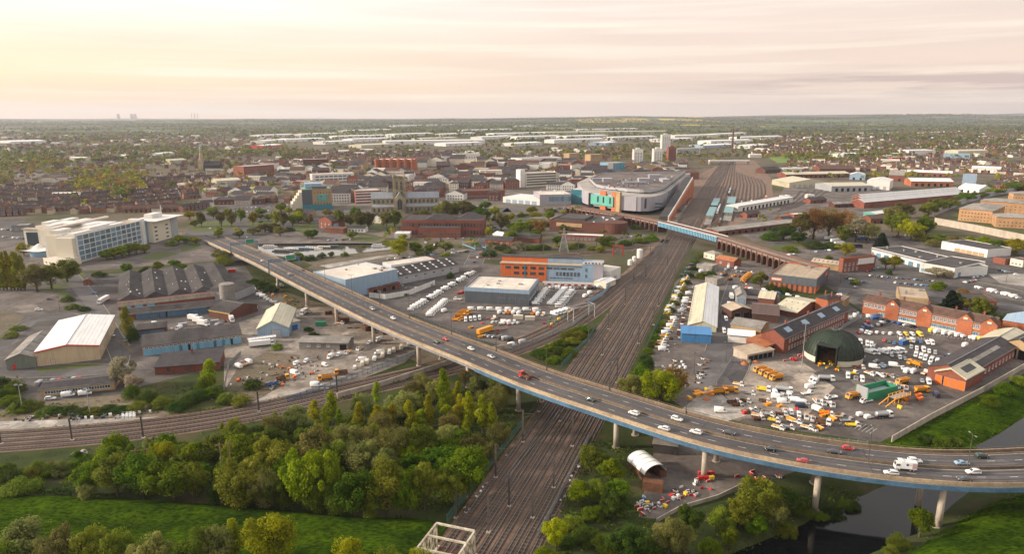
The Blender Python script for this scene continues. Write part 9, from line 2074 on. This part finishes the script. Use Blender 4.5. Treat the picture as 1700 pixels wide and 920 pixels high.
def far_trees(name,zones,mats,rmin,rmax,nq,qs,seed,hf=(1.7,2.6)):
 rg=np.random.default_rng(seed);Cs,Ns,Sz,Mi=[],[],[],[]
 for poly,dens in zones:
  pts=far_points(poly,dens)
  for x,y in pts:
   if mnoise.noise(Vector((x/130,y/130,2)))+.5*mnoise.noise(Vector((x/40,y/40,7)))<-.12:continue
   if y<1100 and any(inside((x,y),q) for q in KEEP2):continue
   if abs((x-main_pt(0,0).x)*main_n.x+(y-main_pt(0,0).y)*main_n.y)<22 and y<1100:continue
   if y>1100 and any(abs((q.x-x)/q.y*y/1.0+0)*1<0 or (0<q.y-y<420 and -30<x-q.x*y/q.y<260) for q in SHEDS) and rg.uniform()<.6:continue
   r=rg.uniform(rmin,rmax);h=r*rg.uniform(*hf);d=rg.normal(0,1,(nq,3));d /= np.linalg.norm(d,axis=1)[:,None];d[:,2]=np.where(d[:,2]<-.4,-d[:,2],d[:,2])
   f=rg.uniform(.6,1.05,(nq,1));c=d*f*np.array([r,r,h*.46])+np.array([x,y,h*.54+gz(x,y)]);Cs.append(c);nn=d.copy();nn[:,2]+=.5;Ns.append(nn);Mi.append(np.full(nq,min(len(mats)-1,max(0,int((.5+.55*mnoise.noise(Vector((x/160,y/160,5)))+rg.uniform(-.35,.35))*len(mats))))));Sz.append(np.full((nq,1),r*qs))
 C=np.concatenate(Cs);Qd=leaf_quads(C,np.concatenate(Ns),1.0,rg);ctr=C[:,None,:];Qd=ctr+(Qd-ctr)*np.concatenate(Sz)[:,:,None]
 o=link(name,np_mesh(name,Qd,[L[k] for k in mats],np.concatenate(Mi)));o['kind'] = 'stuff';return o
TM=['brown','olive','gold','brown','olive','russet','brown','olive','dark']
far_trees('town_trees',[([(-60,300),(-60,272),(120,268),(240,280),(230,308),(60,312)],51.0),([(60,312),(170,300),(240,285),(250,300),(200,322),(150,318)],76.5),([(160,320),(230,305),(250,312),(205,335),(175,332)],102.0),([(-60,345),(-60,300),(400,285),(400,330),(120,350)],5.1),([(340,300),(400,284),(560,268),(620,272),(520,288),(410,300)],15.3),([(330,350),(420,330),(1000,300),(1000,285),(400,290)],9),([(860,300),(860,268),(1150,262),(1150,285)],8.5),([(1300,300),(1300,268),(1760,268),(1760,340),(1640,300)],8.5),([(1420,300),(1460,285),(1540,286),(1560,296)],37.4),([(1560,350),(1640,318),(1760,300),(1760,310),(1600,345)],23.8),([(1240,262),(1300,258),(1420,266),(1420,275),(1300,268)],23.8),([(1140,300),(1180,275),(1215,262),(1150,275)],13.6),([(1280,330),(1300,285),(1310,285),(1300,330)],10.2)],TM,3.2,5.6,34,.34,1)
far_trees('suburb_trees',[([(-60,272),(-60,248),(420,246),(520,256),(400,285),(230,280)],27.2),([(420,268),(440,246),(700,246),(880,250),(880,268),(620,262)],20.4),([(880,268),(880,244),(1260,240),(1260,262),(1150,266)],20.4),([(1240,262),(1250,236),(1760,236),(1760,270)],15.3),([(1280,272),(1330,260),(1420,258),(1520,256),(1520,264),(1420,272)],44.2)],TM,3.4,6,22,.42,2)
far_trees('distant_woods',[([(-60,250),(-60,221),(430,220),(600,221),(1200,219),(1760,217),(1760,238),(1250,240),(880,246),(430,247)],2.6)],TM,4.5,8,12,.6,3,(1.2,1.7))
far_trees('horizon_woods',[([(-100,221),(-100,208),(1800,207),(1800,219)],.22)],['dark','olive','olive','brown','dark'],8,16,8,.75,4,(.7,1.0))
far_trees('mid_shrubs',[([(620,400),(640,362),(900,350),(1000,385),(1085,402),(960,420),(850,412),(760,420)],34),([(330,380),(480,362),(640,372),(620,392),(440,392)],30),([(1290,420),(1330,385),(1480,365),(1560,380),(1500,400)],10),([(1560,412),(1570,395),(1760,410),(1760,432)],24),([(1100,410),(1130,415),(1100,470),(1090,460)],20),([(1230,372),(1300,342),(1350,345),(1440,350),(1440,372),(1330,388)],12),([(1250,372),(1290,330),(1296,300),(1302,300),(1305,335),(1270,372)],14)],['olive','brown','gold','dark','green','brown'],1.3,3.2,34,.36,9,(1.2,2.2))
# hedges and wood blocks of the far fields:long low masses along field edges
def far_belts(name,n,seed):
 rg=np.random.default_rng(seed);Cs,Ns,Sz,Mi=[],[],[],[]
 for _ in range(n):
  y=rg.uniform(2600,11500);x=rg.uniform(-.85,.85)*y;ln=rg.uniform(150,900)*(y/5000);th=rg.normal(0,.28);k=int(ln/16)
  for i in range(k):
   t=(i/k-.5)*ln;c=np.array([x+t*math.cos(th),y+t*math.sin(th)]);r=rg.uniform(4,8)*(1+y/16000);nq=5;d=rg.normal(0,1,(nq,3));d /= np.linalg.norm(d,axis=1)[:,None];d[:,2]=abs(d[:,2])
   Cs.append(d*np.array([r,r,r*1.1])+np.array([c[0],c[1],r*.4+gz(c[0],c[1])]));Ns.append(d);Mi.append(np.full(nq,rg.integers(0,4)));Sz.append(np.full((nq,1),r*.8))
 C=np.concatenate(Cs);Qd=leaf_quads(C,np.concatenate(Ns),1.0,rg);ctr=C[:,None,:];Qd=ctr+(Qd-ctr)*np.concatenate(Sz)[:,:,None];o=link(name,np_mesh(name,Qd,[L[k] for k in ('dark','olive','brown','olive')],np.concatenate(Mi)));o['kind'] = 'stuff'
far_belts('field_hedges',420,6)
# yellow rape strips and green fields of the right distance
for k,(x0,y0,x1,y1,mt) in enumerate(((980,206.5,1115,203.2,'rape'),(1120,205.5,1200,203.8,'rape'),(1430,209,1590,204,'field'),(1340,207,1420,204.5,'field'),(1020,208,1200,206.2,'field'),(1150,200.5,1190,199.2,'rape'))):
 a,b=P(x0,y0),P(x1,y1);m=MB();n=12;ya,yb=a.y,b.y;xa,xb=a.x,(x1-850)/(x0-850)*a.x if abs(x0-850)>1 else b.x
 for j in range(n):
  for i in range(n):
   q=[(xa+(xb-xa)*(i+di)/n,ya+(yb-ya)*(j+dj)/n) for di,dj in ((0,0),(1,0),(1,1),(0,1))];m.add([(x,y,gz(x,y)+3.5) for x,y in q],[(0,1,2,3)])
 structure('rape_field' if mt == 'rape' else 'green_field',m,M[mt])
# power station towers on the left horizon
for k,(x,w) in enumerate(((196,26),(218,30),(224,30),(318,22),(323,22),(328,22))):
 d=15000;X=(x-850)/F*(d*CC);t=thing('cooling_tower',('faint distant cooling tower on the left horizon' if k<3 else 'faint distant chimney on the left horizon')+(', leftmost',', middle one',', rightmost')[k % 3],'cooling tower' if k<3 else 'chimney',(X,d,0),0,'power station towers' if k<3 else 'distant chimneys')
 m=MB();m.lathe([(45,-10),(34,60),(28,100),(31,125)] if k<3 else [(9,-10),(7,140)],16);m.build('shell',M['concrete'],t)
# haze
HB=MB();HB.box(-16500,-300,-9,16500,18500,330)
hz=bpy.data.materials.new('haze_air');hz.use_nodes=True;nt=hz.node_tree;nt.nodes.clear();out=nt.nodes.new('ShaderNodeOutputMaterial');pv=nt.nodes.new('ShaderNodeVolumePrincipled');pv.inputs['Color'].default_value=(.80,.83,.95,1);pv.inputs['Density'].default_value=5e-5;pv.inputs['Anisotropy'].default_value=.3;nt.links.new(pv.outputs[0],out.inputs['Volume'])
HZO=HB.build('haze',hz);HZO['kind'] = 'stuff'
import sys
for lb,obs in LABELS.items():
 if len(obs)>1 and len({o.get('group') for o in obs if o.get('group')})!=1 or (len(obs)>1):print('DUP',len(obs),lb,file=sys.stderr)
 if not 4<=len(lb.replace(',','').split())<=16:print('LEN',lb,file=sys.stderr)
